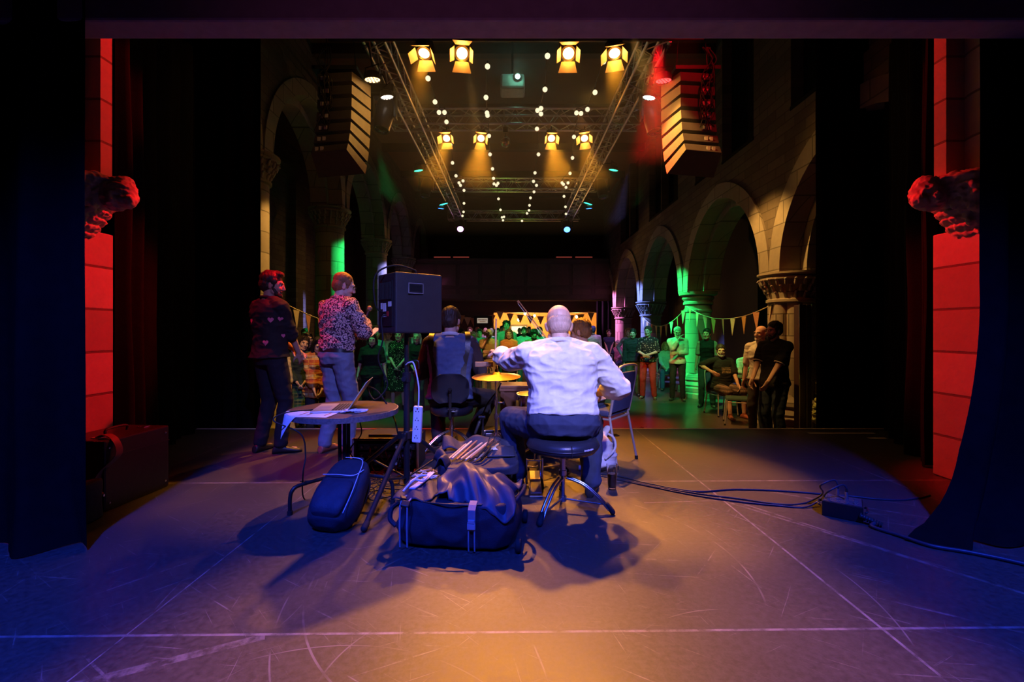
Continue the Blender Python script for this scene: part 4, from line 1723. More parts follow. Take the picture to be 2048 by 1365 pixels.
for px, py, sc in ((504, 642, 1.0), (541, 640, 1.0), (560, 638, .9), (499, 681, .95), (531, 686, 1.05), (566, 672, .8)):
    o_ = inv @ Vector((0, 0, CZ))
    d_ = (inv @ W(px, py, 4.4)) - o_
    hit, nrm, _, _ = bvh.ray_cast(o_, d_.normalized())
    if hit is None:
        continue
    b = MB()
    up = Vector((0, 0, 1))
    x = up.cross(nrm).normalized()
    u = nrm.cross(x)
    pts = []
    for i in range(28):
        a = 2 * pi * i / 28
        hx, hz = 16 * sin(a) ** 3, 13 * cos(a) - 5 * cos(2 * a) - 2 * cos(3 * a) - cos(4 * a)
        q = hit + (x * hx + u * hz) * (.0017 * sc)
        h2, n2, _, _ = bvh.ray_cast(q + nrm * .05, -nrm)
        q = (h2 + n2 * .003) if h2 else q
        pts.append(q)
    c0 = bvh.ray_cast(hit + nrm * .05, -nrm)[0] or hit
    b.add([c0 + nrm * .004] + pts, [(0, i + 1, (i + 1) % 28 + 1) for i in range(28)])
    part('heart_patch', b, PINK, hearts.root, label='pink heart patch')

floral = Person('person with glasses in red floral shirt and blue trousers holding a microphone', (-1.70, 4.40, 0), 147, 1.735, head=(-28, 16, 0), shyaw=0,
                neck=(0, -.03, 1.475), hl=(.10, -.36, 1.13), hr=(-.10, -.26, 1.27), el=(.6, .4, -.5), er=(-.6, .4, -.5), fl=(.09, .06, .085), fr=(-.10, -.05, .085), skin='pink',
                hair=('crop', 'ginger'), voxel=NV, glasses=True, curl=1.0, handR=dict(palm=(.6, -.3, .3), curl=1.1), handL=dict(palm=(0, 0, 1), curl=.7),
                top=dict(m=pat_mat('floral print', 'floral', [(.74, .52, .52), (.05, .02, .05), (.62, .07, .09), (.80, .68, .66)]), kind='shirt', sleeve=1.86, off=.030, hem=.06, wr=.012, flare=-.3),
                bottom=dict(m=cloth('blue chino', (.20, .23, .34)), off=.020, waist=.12, wr=.010, belt=BPLAS), shoes=(.30, .10, .07))


def at(o, p):
    return o.matrix_basis @ Vector(p)


def held(name, label, cat, mb, mats, loc=(0, 0, 0), **kw):
    return solo(name, mb, mats, label, cat, loc=loc, **kw)


wr = at(floral.root, floral.wrR)
mdir = Vector((.10, .06, .30)).normalized()
mc = at(floral.root, floral.wrR + (floral.wrR - floral.elR).normalized() * .085 + Vector((.02, -.03, .01)))
t = thing('microphone', 'handheld microphone raised in front of the floral-shirted man', 'microphone', mc)
b = MB()
b.cyl(-mdir * .10, mdir * .07, .011, .016, 14)
part('handle', b, BPLAS, t)
b = MB()
b.ell(mdir * .10, (.026, .026, .03), None, 16, 12)
part('grille', b, mat('mic mesh', (.25, .22, .2), .4, .8, bump=.6, bscale=400), t)
b = MB()
pc = at(floral.root, floral.wrL + (floral.wrL - floral.elL).normalized() * .13)
for k in range(2):
    q = Euler((R(35), R(6 * k), R(-35))).to_matrix()
    b.box((0, .01 * k, .002 * k + .05), (.10, .15, .001), q)
solo('cue_cards', b, mat('paper', (.75, .72, .70), .8, var=.05), 'pale cue cards held by the floral-shirted man', 'paper', loc=pc, smooth=0)

acc = Person('person seated at centre-left in dark waistcoat with shoulder straps, back to camera', (-.60, 4.40, 0), 184, 1.86, girth=1.08, pel=(0, 0, .525), neck=(0, -.05, 1.04),
             head=(-16, 14, 3), hl=(.17, -.30, .74), hr=(-.19, -.33, .76), el=(.45, .5, -.8), er=(-.5, .5, -.8), fl=(.12, -.20, .085), fr=(-.20, -.22, .085), kl=(.15, -1, .8), kr=(-.9, -.8, .8), toe=(25, -35),
             skin='fair', hair=('short', 'dark'), voxel=NV,
             top=dict(m=cloth('navy knit', (.08, .12, .26)), kind='shirt', sleeve=0, off=.024, hem=-.08, wr=.006, name='waistcoat', collar=False, neck=.98),
             bottom=dict(m=cloth('dark trousers', (.022, .022, .03)), off=.020, waist=.1))
mb = MB()
for sd in (1, -1):
    acc.arm(mb, sd, 1.9, .018, .004)
    sh = acc.shL if sd > 0 else acc.shR
    mb.cap(sh, acc.pel + acc.up * acc.spine * .97 + acc.shx * sd * .05, .062, .05, 16)
me = roughen(blob(mb, .006, 3), .010, 12)
link('shirt_sleeve', me, cloth('dark shirt', (.045, .035, .04)), acc.root, smooth=180, recalc=False)
b = MB()
n0 = acc.neck
b.tube([n0 + Vector((cos(a) * .075, sin(a) * .07 + .012, .022 - .02 * sin(a) * -1)) for a in [2 * pi * i / 24 for i in range(25)]], .019, 8)
part('shirt_collar', b, cloth('white cotton', (.72, .72, .74)), acc.root, label='white shirt collar')
# instrument hidden in front of him, with its two broad straps
ta = thing('accordion', 'dark accordion strapped to the seated player in waistcoat', 'accordion', (-.60, 4.40, 0), R(184))
b = MB()
b.box((-.14, -.30, .80), (.16, .20, .40), (R(-8), 0, R(6)))
part('keyboard_case', b, mat('black lacquer', (.012, .01, .012), .15), ta, smooth=0, bevel=.015)
b = MB()
b.box((.16, -.30, .80), (.14, .20, .38), (R(-8), 0, R(-6)))
part('bass_case', b, mat('black lacquer', (.012, .01, .012), .15), ta, smooth=0, bevel=.015)
b = MB()
for i in range(13):
    b.box((-.055 + i * .012, -.30, .80), (.005, .20 - .02 * (i % 2), .36 - .02 * (i % 2)), (R(-8), 0, 0))
part('bellows', b, mat('dark bellows', (.09, .02, .02), .6), ta, smooth=0)
for sd in (1, -1):
    b = MB()
    sh = acc.shL if sd > 0 else acc.shR
    pts = [Vector((sd * .13, -.20, .98)), Vector((sd * .135, -.155, 1.03)), sh + Vector((-sd * .035, -.06, .098)), sh + Vector((-sd * .03, .02, .108)), sh + Vector((-sd * .02, .10, .055)), sh + Vector((-sd * .03, .135, -.06)), sh + Vector((-sd * .06, .148, -.22)), Vector((sd * .13, .145, .60))]
    pts = spline(pts, 6)
    rings = []
    for i, p in enumerate(pts):
        tt = (pts[min(i + 1, len(pts) - 1)] - pts[max(i - 1, 0)]).normalized()
        wv = Vector((1, 0, 0)) - tt * tt.x
        wv.normalize()
        nn = tt.cross(wv)
        rings.append([p + wv * .026 + nn * .006, p - wv * .026 + nn * .006, p - wv * .026 - nn * .006, p + wv * .026 - nn * .006])
    b.loft(rings)
    part('shoulder_strap', b, mat('black leather', (.018, .014, .012), .35, bump=.1), ta, smooth=50)

drum = Person('person with shaved grey head in white shirt on drum stool, back to camera', (.335, 2.98, 0), 176, 1.84, girth=1.22, belly=.06, pel=(0, -.02, .545), neck=(.015, -.13, 1.015),
              head=(4, 27, 0), hl=(.465, -.58, .945), hr=(-.25, -.36, .68), el=(.2, .3, -.6), er=(-.9, .7, -.3), fl=(.31, -.42, .085), fr=(-.20, -.28, .085), kl=(.9, -1, .5), kr=(-.25, -1, .6), toe=(20, -14),
              skin='pink', hair=('bald', 'stubble'), voxel=.005, headscale=1.1, curl=1.05, handL=dict(palm=(0, 0, -1), curl=1.15), handR=dict(palm=(0, 0, -1), curl=1.1), seed=11,
              top=dict(m=cloth('white cotton', (.72, .72, .74)), kind='shirt', sleeve=(1.55, 1.35), off=.028, hem=.08, wr=.011, flare=-.15, cuff=.010, vox=.0055),
              bottom=dict(m=cloth('navy denim', (.035, .045, .085)), off=.024, waist=.14, wr=.008))
# rolled cuff, drumstick held upright
b = MB()
st = at(drum.root, drum.wrL + (drum.wrL - drum.elL).normalized() * .075)
sdir = Vector((.02, .05, 1)).normalized()
b.tube([st - sdir * .05, st + sdir * .10, st + sdir * .22, st + sdir * .245], lambda k: .0072 if k < .8 else .006, 8)
b.ell(st + sdir * .255, (.007, .007, .012))
solo('drumstick', b, mat('pale hickory', (.55, .38, .22), .5), 'pale drumstick held upright in left hand of man in white shirt', 'drumstick', smooth=60)

young = Person('person with short brown hair and checked shirt seated beyond the white-shirted drummer', (.72, 4.22, 0), 232, 1.62, sex='f', pel=(0, 0, .60), neck=(0, -.06, 1.105), head=(8, 12, 0), hl=(.12, -.34, .76), hr=(-.14, -.34, .76),
               el=(.7, .4, -.3), er=(-.7, .4, -.3), fl=(.12, -.40, .085), fr=(-.12, -.42, .085), kl=(.1, -1, .5), kr=(-.1, -1, .5), skin='fair', hair=('short', 'fair'), voxel=.006,
               top=dict(m=pat_mat('blue check', 'plaid', [(.20, .22, .38), (.42, .36, .46), (.60, .50, .50)], 1.3), kind='shirt', sleeve=1.8, off=.026, hem=-.06, wr=.012),
               bottom=dict(m=cloth('jeans', (.06, .09, .18)), off=.018))
# the fiddle bow raised between the two players
b = MB()
p0, p1 = W(1036, 601, 4.1), W(1103, 690, 3.95)
b.tube([p0, p0.lerp(p1, .5) + Vector((.004, 0, -.004)), p1], lambda k: .0048 + .002 * k, 8, smooth=5)
dn = (p1 - p0).normalized()
off = Vector((-.010, 0, -.016))
b.box(p0 + dn * .012 + off * .4, (.012, .012, .024), dn.to_track_quat('Z', 'Y'))
b.box(p1 - dn * .06 + off * .6, (.014, .016, .03), dn.to_track_quat('Z', 'Y'))
bow = thing('fiddle_bow', 'fiddle bow raised diagonally above the seated players', 'bow')
part('stick', b, mat('bow wood', (.60, .30, .12), .35), bow, smooth=60)
b = MB()
b.cyl(p0 + dn * .015 + off, p1 - dn * .06 + off, .003, n=6)
part('hair_ribbon', b, mat('bow hair', (.7, .65, .55), .6), bow)

# ================================================================ the audience
CL = cloth
WHITE = CL('off white', (.62, .60, .56))
BLK = CL('black', (.016, .016, .018))
DGR = CL('charcoal', (.06, .06, .065))
NAVY = CL('navy', (.03, .04, .09))
JEAN = CL('jeans', (.06, .09, .18))
TEAL = CL('teal', (.16, .34, .36))
GRYC = CL('grey', (.30, .30, .30))
BEIGE = CL('beige', (.50, .40, .27))
PALEB = CL('pale blue', (.42, .52, .66))


def aud(label, px, d, H, face=0, **kw):
    x = (px - 1024) * d / F
    kw.setdefault('toe', 14)
    return Person(label, (x, d, HALL), face, H, **kw)


def T(m, kind='shirt', **kw):
    return dict(m=m, kind=kind, **kw)


HANDS_DOWN = dict(hl=(.25, -.06, .80), hr=(-.25, -.06, .80))
CLASP = dict(hl=(.05, -.22, .98), hr=(-.05, -.22, .97), el=(.8, .5, -.3), er=(-.8, .5, -.3))
FOLD = dict(hl=(-.10, -.20, 1.16), hr=(.10, -.22, 1.13), el=(.7, .3, -.7), er=(-.7, .3, -.7))
POCKET = dict(hl=(.21, -.08, .90), hr=(-.21, -.08, .90), el=(.7, .7, 0), er=(-.7, .7, 0))
HOLD = dict(hl=(.10, -.28, 1.10), hr=(-.10, -.28, 1.10), el=(.7, .3, -.6), er=(-.7, .3, -.6))

# -- left group, close to the stage
aud('person in long pale yellow dress mostly hidden behind the heart-jumper man', 549, 6.0, 1.60, 10, sex='f', skin='fair', hair=('long', 'fair'), **HANDS_DOWN,
    top=T(CL('pale yellow', (.62, .52, .24)), 'dress', sleeve=1.2), bottom=dict(m=CL('pale yellow', (.62, .52, .24)), kind='skirt', hem=.12, flare=.12, off=.01))
aud('person with long dark hair, pale collar and green tartan skirt, head tilted', 602, 7.0, 1.58, 25, sex='f', skin='fair', hair=('long', 'dark'), head=(20, 4, 14), **CLASP,
    top=T(CL('dark bodice', (.03, .05, .045)), sleeve=1.7), bottom=dict(m=pat_mat('green tartan', 'tartan', [(.02, .05, .04), (.03, .16, .07), (.20, .25, .10)]), kind='kilt', hem=.50, flare=.10))
aud('smiling person with long dark hair between two women at left', 617, 7.9, 1.62, 25, sex='f', skin='fair', hair=('long', 'black'), head=(18, 0, -6), top=T(BLK, sleeve=1.8), bottom=dict(m=BLK), **HANDS_DOWN)
aud('person in orange and cream plaid shirt, arms folded low, left foreground', 637, 6.35, 1.575, 22, sex='f', girth=1.05, skin='fair', hair=('bob', 'black'), head=(14, 16, -4), voxel=.007,
    hl=(.05, -.25, .96), hr=(-.05, -.25, .94), el=(.8, .4, -.3), er=(-.8, .4, -.3), top=T(pat_mat('warm plaid', 'plaid', [(.42, .10, .05), (.62, .52, .26), (.55, .28, .06)], .8), sleeve=1.55, off=.035, hem=-.22, cuff=.014, wr=.012), bottom=dict(m=CL('dark denim', (.03, .035, .05))))
aud('person in plain top beyond the floral-shirted man, lit green', 656, 7.6, 1.60, 15, sex='f', skin='fair', hair=('bob', 'brown'), top=T(GRYC, sleeve=1.1), bottom=dict(m=DGR), **HANDS_DOWN)
aud('person with short dark blue-lit hair among the pink glow at left', 610, 10.5, 1.70, 20, skin='fair', hair=('short', 'dark'), top=T(CL('rose', (.45, .22, .30)), 'tee', sleeve=.7), bottom=dict(m=DGR), **HANDS_DOWN)
aud('person in loose black tee and wide black trousers right of floral shirt', 744, 8.6, 1.60, 10, sex='f', girth=1.16, skin='pink', hair=('bob', 'dark'), head=(0, 4, 4), hl=(.30, -.06, .80), hr=(-.30, -.06, .80), el=(.8, .5, 0), er=(-.8, .5, 0),
    top=T(BLK, 'tee', sleeve=.75, off=.03, hem=-.2, collar=False), bottom=dict(m=BLK, off=.03, cuff=.03))
aud('person in black dress with pale dots, hands clasped, under the loudspeaker', 797, 9.6, 1.68, 5, sex='f', girth=1.08, skin='pink', hair=('bun', 'brown'), **CLASP,
    top=T(pat_mat('dotted crepe', 'dots', [(.018, .016, .016), (.62, .52, .34)]), 'dress', sleeve=.8, hem=0, off=.016, collar=False), bottom=dict(m=pat_mat('dotted crepe', 'dots', []), kind='skirt', hem=.42, flare=.10))
aud('person with glasses and dark top, green-lit, between speaker pole and waistcoat player', 833, 9.4, 1.63, 5, sex='f', skin='fair', hair=('bob', 'grey'), glasses=True, top=T(BLK, sleeve=1.5), bottom=dict(m=DGR), **CLASP)
aud('green-lit person with curly hair just left of the dotted dress', 776, 11.2, 1.66, 0, sex='f', skin='fair', hair=('curly', 'fair'), top=T(WHITE, sleeve=1.8), bottom=dict(m=JEAN), **FOLD)
aud('green-lit person behind right shoulder of the dotted dress', 815, 12.6, 1.70, 0, skin='fair', hair=('short', 'fair'), top=T(TEAL, 'tee', sleeve=.7), bottom=dict(m=DGR), **HANDS_DOWN)
aud('green-lit person with pale curls behind the black tee', 752, 10.6, 1.68, 5, sex='f', skin='fair', hair=('curly', 'white'), top=T(TEAL, sleeve=1.7), bottom=dict(m=DGR), **HANDS_DOWN)

# -- centre group, between the two seated players
aud('person with khaki shirt and chinos raising a camera to one eye', 978, 11.4, 1.70, 0, skin='pink', girth=1.08, hair=('thin', 'dark'), beard='dark', head=(-6, 2, 0), hl=(.0, -.24, 1.17), hr=(-.05, -.17, 1.50), el=(.6, .2, -.8), er=(-.6, -.1, -.9),
    top=T(CL('khaki', (.48, .36, .16)), sleeve=.9, hem=.02), bottom=dict(m=CL('chino', (.55, .40, .22)), belt=BPLAS))
b = MB()
aud('person in orange blazer with lanyard and long straight hair', 1018, 11.0, 1.69, 0, sex='f', skin='fair', hair=('long', 'brown'), **CLASP,
    top=T(CL('orange blazer', (.72, .36, .12)), 'jacket', sleeve=1.95, off=.024, hem=-.22, collar=False), bottom=dict(m=BLK))
aud('tall person with dark fringe in plain shirt above the orange blazer', 1013, 12.3, 1.92, 0, skin='fair', hair=('curly', 'black'), top=T(GRYC, 'tee', sleeve=.8), bottom=dict(m=DGR), **HANDS_DOWN)
aud('person in pale blue shirt, green-lit, right of the orange blazer', 1048, 12.8, 1.75, 0, skin='fair', hair=('short', 'dark'), beard='dark', top=T(PALEB, sleeve=1.1), bottom=dict(m=JEAN), **FOLD)
aud('person in tan shirt with curly dark hair and beard looking down at a phone', 1067, 11.3, 1.69, 10, skin='tan', hair=('curly', 'dark'), beard='dark', head=(0, 26, 0), top=T(CL('tan', (.40, .24, .13)), sleeve=.8), bottom=dict(m=DGR), **HOLD)
aud('bearded green-lit person next to the bald head of the drummer', 1079, 12.4, 1.75, 5, skin='fair', hair=('short', 'dark'), beard='dark', top=T(TEAL, 'tee', sleeve=.8), bottom=dict(m=JEAN), **HANDS_DOWN)
aud('green-lit person with glasses in teal top left of the orange blazer', 995, 13.2, 1.72, 0, skin='fair', hair=('short', 'dark'), glasses=True, top=T(TEAL, sleeve=1.6), bottom=dict(m=DGR), **HANDS_DOWN)
aud('person lit green in profile just right of the waistcoat player', 923, 12.6, 1.70, 55, skin='fair', hair=('short', 'dark'), top=T(GRYC, sleeve=1.6), bottom=dict(m=DGR), **HANDS_DOWN)
aud('person lit pink with short hair behind the green profile', 940, 15.8, 1.76, 5, skin='pink', hair=('short', 'brown'), top=T(CL('mauve', (.48, .30, .44)), sleeve=1.6), bottom=dict(m=DGR), **HANDS_DOWN)
aud('person with bright pink hair and glasses left of the camera man', 946, 12.1, 1.62, 5, sex='f', skin='fair', hair=('bob', 'pink'), glasses=True, top=T(NAVY, sleeve=1.7), bottom=dict(m=DGR), **HANDS_DOWN)
aud('person with dark hair lit teal behind the camera man', 959, 13.1, 1.70, 5, skin='fair', hair=('short', 'black'), top=T(TEAL, sleeve=1.6), bottom=dict(m=DGR), **HANDS_DOWN)
aud('bald person lit violet at back of crowd left of the blazer', 971, 16.6, 1.75, 0, skin='pink', hair=('bald', 'grey'), top=T(CL('mauve', (.48, .30, .44)), sleeve=1.7), bottom=dict(m=DGR), **HANDS_DOWN)
aud('person with grey-blue hair at back between two taller heads', 982, 15.5, 1.70, 0, sex='f', skin='fair', hair=('curly', 'grey'), top=T(PALEB, sleeve=1.7), bottom=dict(m=DGR), **HANDS_DOWN)
aud('dark bald person standing at the bar left of the fridge', 1039, 18.4, 1.76, 10, skin='deep', hair=('bald', 'black'), top=T(BLK, sleeve=1.7), bottom=dict(m=BLK), **HANDS_DOWN)
aud('dark-haired person in black at bar opening beneath the bulbs', 1058, 19.2, 1.80, -15, skin='tan', hair=('short', 'black'), top=T(BLK, sleeve=1.7), bottom=dict(m=BLK), **HANDS_DOWN)
aud('person with long hair at the left edge of the bar opening', 985, 19.3, 1.80, 160, sex='f', skin='pink', hair=('long', 'ginger'), top=T(CL('rust', (.42, .18, .08)), sleeve=1.7), bottom=dict(m=BLK), **HANDS_DOWN)
aud('dark figure at bar behind the tall fringe-haired person', 1004, 18.9, 1.84, 20, skin='tan', hair=('short', 'black'), top=T(BLK, sleeve=1.7), bottom=dict(m=BLK), **HANDS_DOWN)
aud('person in warm light left of bar beneath the small sign', 955, 19.0, 1.78, 170, skin='pink', hair=('short', 'ginger'), top=T(CL('rust', (.42, .18, .08)), sleeve=1.7), bottom=dict(m=BLK), **HANDS_DOWN)
aud('person with long dark hair right of the drummer, in dark top', 1149, 12.0, 1.72, -5, sex='f', skin='fair', hair=('long', 'dark'), top=T(BLK, sleeve=1.7), bottom=dict(m=BLK), **HANDS_DOWN)
aud('person in pale blue shirt and blue cap with back turned', 1186, 14.2, 1.79, 165, skin='fair', hair=('short', 'blue'), top=T(PALEB, sleeve=1.8, hem=.02), bottom=dict(m=CL('mustard', (.5, .36, .10))), **HANDS_DOWN)
aud('lone person in black sleeveless top with clasped hands by far curtain', 1218, 15.8, 1.68, -12, sex='f', skin='fair', hair=('bun', 'dark'), hl=(.03, -.20, .90), hr=(-.03, -.20, .90), el=(.8, .5, 0), er=(-.8, .5, 0), top=T(NAVY, 'tee', sleeve=.2), bottom=dict(m=BLK))

# -- right group under the arcade
aud('long-haired person, hand on hip, behind the dark jumper at right', 1257, 13.2, 1.72, -25, sex='f', skin='fair', hair=('long', 'fair'), hl=(.25, -.05, .8), hr=(-.20, -.04, .98), er=(-1, .4, -.2), top=T(GRYC, sleeve=1.8), bottom=dict(m=JEAN))
aud('person in dark jumper with jacket tied round the waist', 1266, 11.6, 1.70, -18, skin='fair', hair=('short', 'black'), head=(-5, 8, 0), top=T(CL('black-green knit', (.025, .03, .03)), 'jumper', sleeve=1.95, off=.024), bottom=dict(m=CL('olive trousers', (.08, .09, .06)), off=.02), hl=(.22, -.1, .86), hr=(-.22, -.1, .86))
pr = aud('person in spotted dark shirt and red trousers, hands clasped', 1296, 11.1, 1.76, -24, skin='fair', hair=('short', 'dark'), head=(-14, 2, 0), **dict(CLASP, hl=(.05, -.24, 1.08), hr=(-.05, -.24, 1.07)), fl=(.15, 0, .085), fr=(-.13, .03, .085),
         top=T(pat_mat('leafy print', 'dots', [(.02, .02, .022), (.50, .38, .30)], .75), 'shirt', sleeve=.95, hem=-.12), bottom=dict(m=CL('red cotton', (.42, .035, .03)), off=.018), shoes=(.10, .05, .03))
aud('person in pale jacket with one hand raised to the chin', 1355, 10.8, 1.74, -22, skin='fair', hair=('short', 'grey'), glasses=True, head=(6, 10, 0), hl=(.0, -.22, 1.14), hr=(.03, -.16, 1.46), el=(.6, .2, -.9), er=(-.5, -.2, -.9),
    top=T(WHITE, 'shirt', sleeve=1.7, hem=-.14), bottom=dict(m=CL('dark trousers', (.022, .022, .03))))
aud('curly-haired person half behind the green column', 1391, 12.3, 1.72, -20, sex='f', skin='fair', hair=('curly', 'dark'), top=T(WHITE, sleeve=1.5), bottom=dict(m=DGR), **HOLD)
aud('person in black and grey raglan tee standing behind the seated bearded man', 1414, 9.9, 1.70, -25, sex='f', skin='fair', hair=('short', 'black'), head=(-16, 0, 0), top=T(pat_mat('raglan jersey', 'raglan', [(.016, .016, .02), (.34, .30, .26)], .145), 'tee', sleeve=.8, hem=-.1), bottom=dict(m=DGR), **HANDS_DOWN)
w1 = aud('person with glasses in white top behind the black-tee man at far right', 1522, 7.15, 1.74, -50, skin='pink', hair=('thin', 'grey'), glasses=True, beard='grey', head=(-16, 0, 0), voxel=.007, top=T(WHITE, 'tee', sleeve=.9), bottom=dict(m=DGR), **HANDS_DOWN)
w2 = aud('person in black tee with pale sleeve trim standing nearest at far right', 1549, 6.4, 1.79, -66, skin='pink', hair=('short', 'black'), glasses=True, beard='black', head=(-8, 2, 0), voxel=.0065, shoes=(.02, .02, .02),
         hl=(.10, -.26, .95), hr=(-.12, -.30, .93), el=(.5, .8, -.2), er=(-.6, .7, -.2), top=T(BLK, 'tee', sleeve=.72, off=.022, hem=-.16, collar=False), bottom=dict(m=CL('dark indigo', (.03, .045, .08)), off=.02))
mb = MB()
w2.arm(mb, -1, .74, .026)
mb2 = MB()
for sd in (1, -1):
    sh, el = (w2.shL, w2.elL) if sd > 0 else (w2.shR, w2.elR)
    mb2.cyl(sh.lerp(el, .86), sh.lerp(el, .89), .071, .070, 20)
part('sleeve_trim', mb2, WHITE, w2.root, label='pale sleeve trim')

# seated figures
SEAT = dict(pel=(0, 0, .56), neck=(0, .03, 1.085), fl=(.15, -.44, .085), fr=(-.15, -.46, .085), kl=(.15, -1, .6), kr=(-.15, -1, .6))
k1 = aud('seated bearded person in black printed tee and plaid shorts, elbow on chair', 1443, 9.0, 1.78, 8, skin='pink', hair=('short', 'dark'), beard='grey', girth=1.12, belly=.04, head=(-22, 2, 0), voxel=.007, **dict(SEAT, fl=(.20, -.40, .085), fr=(-.12, -.46, .085)),
         hl=(.12, -.36, .58), hr=(-.36, -.26, .86), el=(.9, .1, -.3), er=(-.9, .5, .2), top=T(BLK, 'tee', sleeve=.9, off=.026, hem=-.1), bottom=dict(m=pat_mat('dull plaid', 'plaid', [(.10, .07, .06), (.30, .20, .16), (.06, .05, .06)], 1.4), kind='shorts', off=.03, cuff=.02), shoes=(.35, .10, .06))
b = MB()
rng = random.Random(3)
bv = BVHTree.FromObject(k1.top_obj, bpy.context.evaluated_depsgraph_get())
for row in range(4):
    for c in range(9):
        x0 = -.085 + c * .021
        z0 = .935 - row * .030
        h, n2, _, _ = bv.ray_cast(Vector((x0, -1, z0)), Vector((0, 1, 0)))
        if h:
            wv, hv = .0075 * rng.uniform(.6, 1.2), .011
            q = h + Vector((0, -.003, 0))
            b.add([q + Vector((-wv, 0, -hv * rng.random())), q + Vector((wv, .0, -hv)), q + Vector((wv, 0, hv * rng.random())), q + Vector((-wv, 0, hv))], [(0, 1, 2, 3)])
part('chest_print', b, mat('cracked print', (.75, .50, .30), .7), k1.root, smooth=0, label='pale jagged chest print')
aud('seated person in pale shirt lit green behind the bottle table', 1497, 9.9, 1.70, -20, skin='fair', hair=('thin', 'grey'), head=(-20, 8, 0), **SEAT, hl=(.10, -.34, .80), hr=(-.10, -.34, .80), top=T(WHITE, sleeve=1.8), bottom=dict(m=DGR))
aud('seated person in pale top between red trousers and raised-hand man', 1331, 13.0, 1.70, -10, sex='f', skin='fair', hair=('bob', 'fair'), **SEAT, hl=(.10, -.34, .66), hr=(-.10, -.34, .66), top=T(PALEB, sleeve=1.6), bottom=dict(m=JEAN))
aud('seated person bent over at right in front of the pink column', 1236, 16.6, 1.66, -40, sex='f', skin='fair', hair=('bob', 'white'), **SEAT, head=(0, 20, 0), hl=(.10, -.34, .66), hr=(-.10, -.34, .66), top=T(CL('rose', (.45, .22, .30)), sleeve=1.6), bottom=dict(m=JEAN))

# ================================================================ things on the stage
TUBEB = mat('black powder coat', (.02, .02, .022), .4, .2)
NYL = mat('black nylon', (.020, .022, .034), .7, 0, .3, 30, .3, 160, .3)
NYLB = mat('dark nylon panel', (.030, .032, .050), .6, 0, .3, 20, .25, 120, .3)
WEB = mat('grey webbing', (.20, .20, .24), .7, 0, .1, 40, .2, 200)
GREYP = mat('grey buckle plastic', (.30, .30, .34), .4)


def seat_tripod(t, z, rp, foot_angles, rad, m=STEEL, double=True):
    """central pole with a folding chrome tripod"""
    b = MB()
    b.cyl((0, 0, .05), (0, 0, z), rp, n=16)
    b.cyl((0, 0, z * .62), (0, 0, z), rp * 1.35, n=16)
    b.cyl((0, 0, z * .60), (0, 0, z * .68), rp * 1.9, n=12)
    b.cyl((0, 0, z * .14), (0, 0, z * .22), rp * 1.8, n=12)
    part('pole', b, m, t, smooth=50)
    for a in foot_angles:
        d = Vector((cos(a), sin(a), 0))
        sd = Vector((-sin(a), cos(a), 0))
        b = MB()
        for k in ((-1, 1) if double else (0,)):
            o = sd * (.013 * k)
            b.tube([Vector((0, 0, z * .56)) + d * .03 + o, d * rad * .45 + Vector((0, 0, z * .47)) + o, d * rad * .80 + Vector((0, 0, z * .26)) + o, d * rad + Vector((0, 0, .03)) + o], .0085, 8, smooth=5)
        b.tube([Vector((0, 0, z * .18)) + d * .02, d * rad * .90 + Vector((0, 0, z * .16))], .007, 8)
        lg = part('leg', b, m, t, smooth=60)
        b = MB()
        b.cap(d * (rad - .01) + Vector((0, 0, .06)), d * (rad + .02) + Vector((0, 0, .021)), .017, .022, sq=.8)
        part('rubber_foot', b, RUBB, lg, smooth=60)


# ---- the drummer's stool
t = thing('drum_stool', 'round black padded drum stool on chrome tripod under white-shirted man', 'stool', (.335, 3.0, 0))
b = MB()
b.lathe([(.02, .375), (.17, .375), (.215, .39), (.235, .415), (.236, .440), (.222, .466), (.19, .478), (.10, .474), (.01, .470)], n=40)
part('seat', b, mat('black vinyl', (.022, .024, .034), .32, bump=.1, bscale=90), t, smooth=70)
b = MB()
for i in range(41):
    pass
b.tube([Vector((cos(a) * .2375, sin(a) * .2375, .428)) for a in [2 * pi * i / 48 for i in range(49)]], .0035, 6)
b.tube([Vector((.03, -.236, .395)), Vector((.03, -.240, .43)), Vector((.03, -.222, .468))], .003, 6)
part('piping', b, BPLAS, t)
b = MB()
for k in range(9):
    a = R(-62 + k * 2.1)
    b.box((cos(a) * .2385, sin(a) * .2385, .436), (.003, .0055, .008 if k % 3 else .011), (0, 0, a))
part('stitched_label', b, mat('pale print', (.7, .7, .75), .6), t, smooth=0, label='small pale stitched lettering')
seat_tripod(t, .375, .014, (R(-122), R(-18), R(85)), .30)

# ---- stool with backrest
t = thing('drum_stool', 'dark stool with backrest under the waistcoat player', 'stool', (-.585, 4.43, 0), R(4))
b = MB()
b.lathe([(.02, .36), (.17, .36), (.20, .38), (.208, .41), (.20, .438), (.16, .448), (.01, .442)], n=36)
part('seat', b, mat('black vinyl', (.022, .024, .034), .32), t, smooth=70)
b = MB()
rings = []
for i in range(11):
    k = i / 10
    z = .50 + .27 * k
    w = .175 * (1 - abs(2 * k - 1) ** 3.5 * .45)
    rings.append([Vector((-w + 2 * w * j / 10, -.265 + .05 * ((j - 5) / 5) ** 2 * -1 + .05, z)) for j in range(11)] + [Vector((w - 2 * w * j / 10, -.225 - .05 * ((5 - j) / 5) ** 2 + .05, z)) for j in range(11)])
b.loft(rings)
part('backrest', b, mat('black vinyl', (.022, .024, .034), .32), t, smooth=60, bevel=.008)
b = MB()
b.tube([(0, -.02, .35), (0, -.24, .36), (0, -.275, .42), (0, -.27, .62)], .014, 10, smooth=5)
b.cyl((0, -.285, .62), (0, -.30, .64), .02)
b.cyl((-.02, -.275, .45), (.05, -.285, .45), .012)
part('backrest_bracket', b, TUBEB, t)
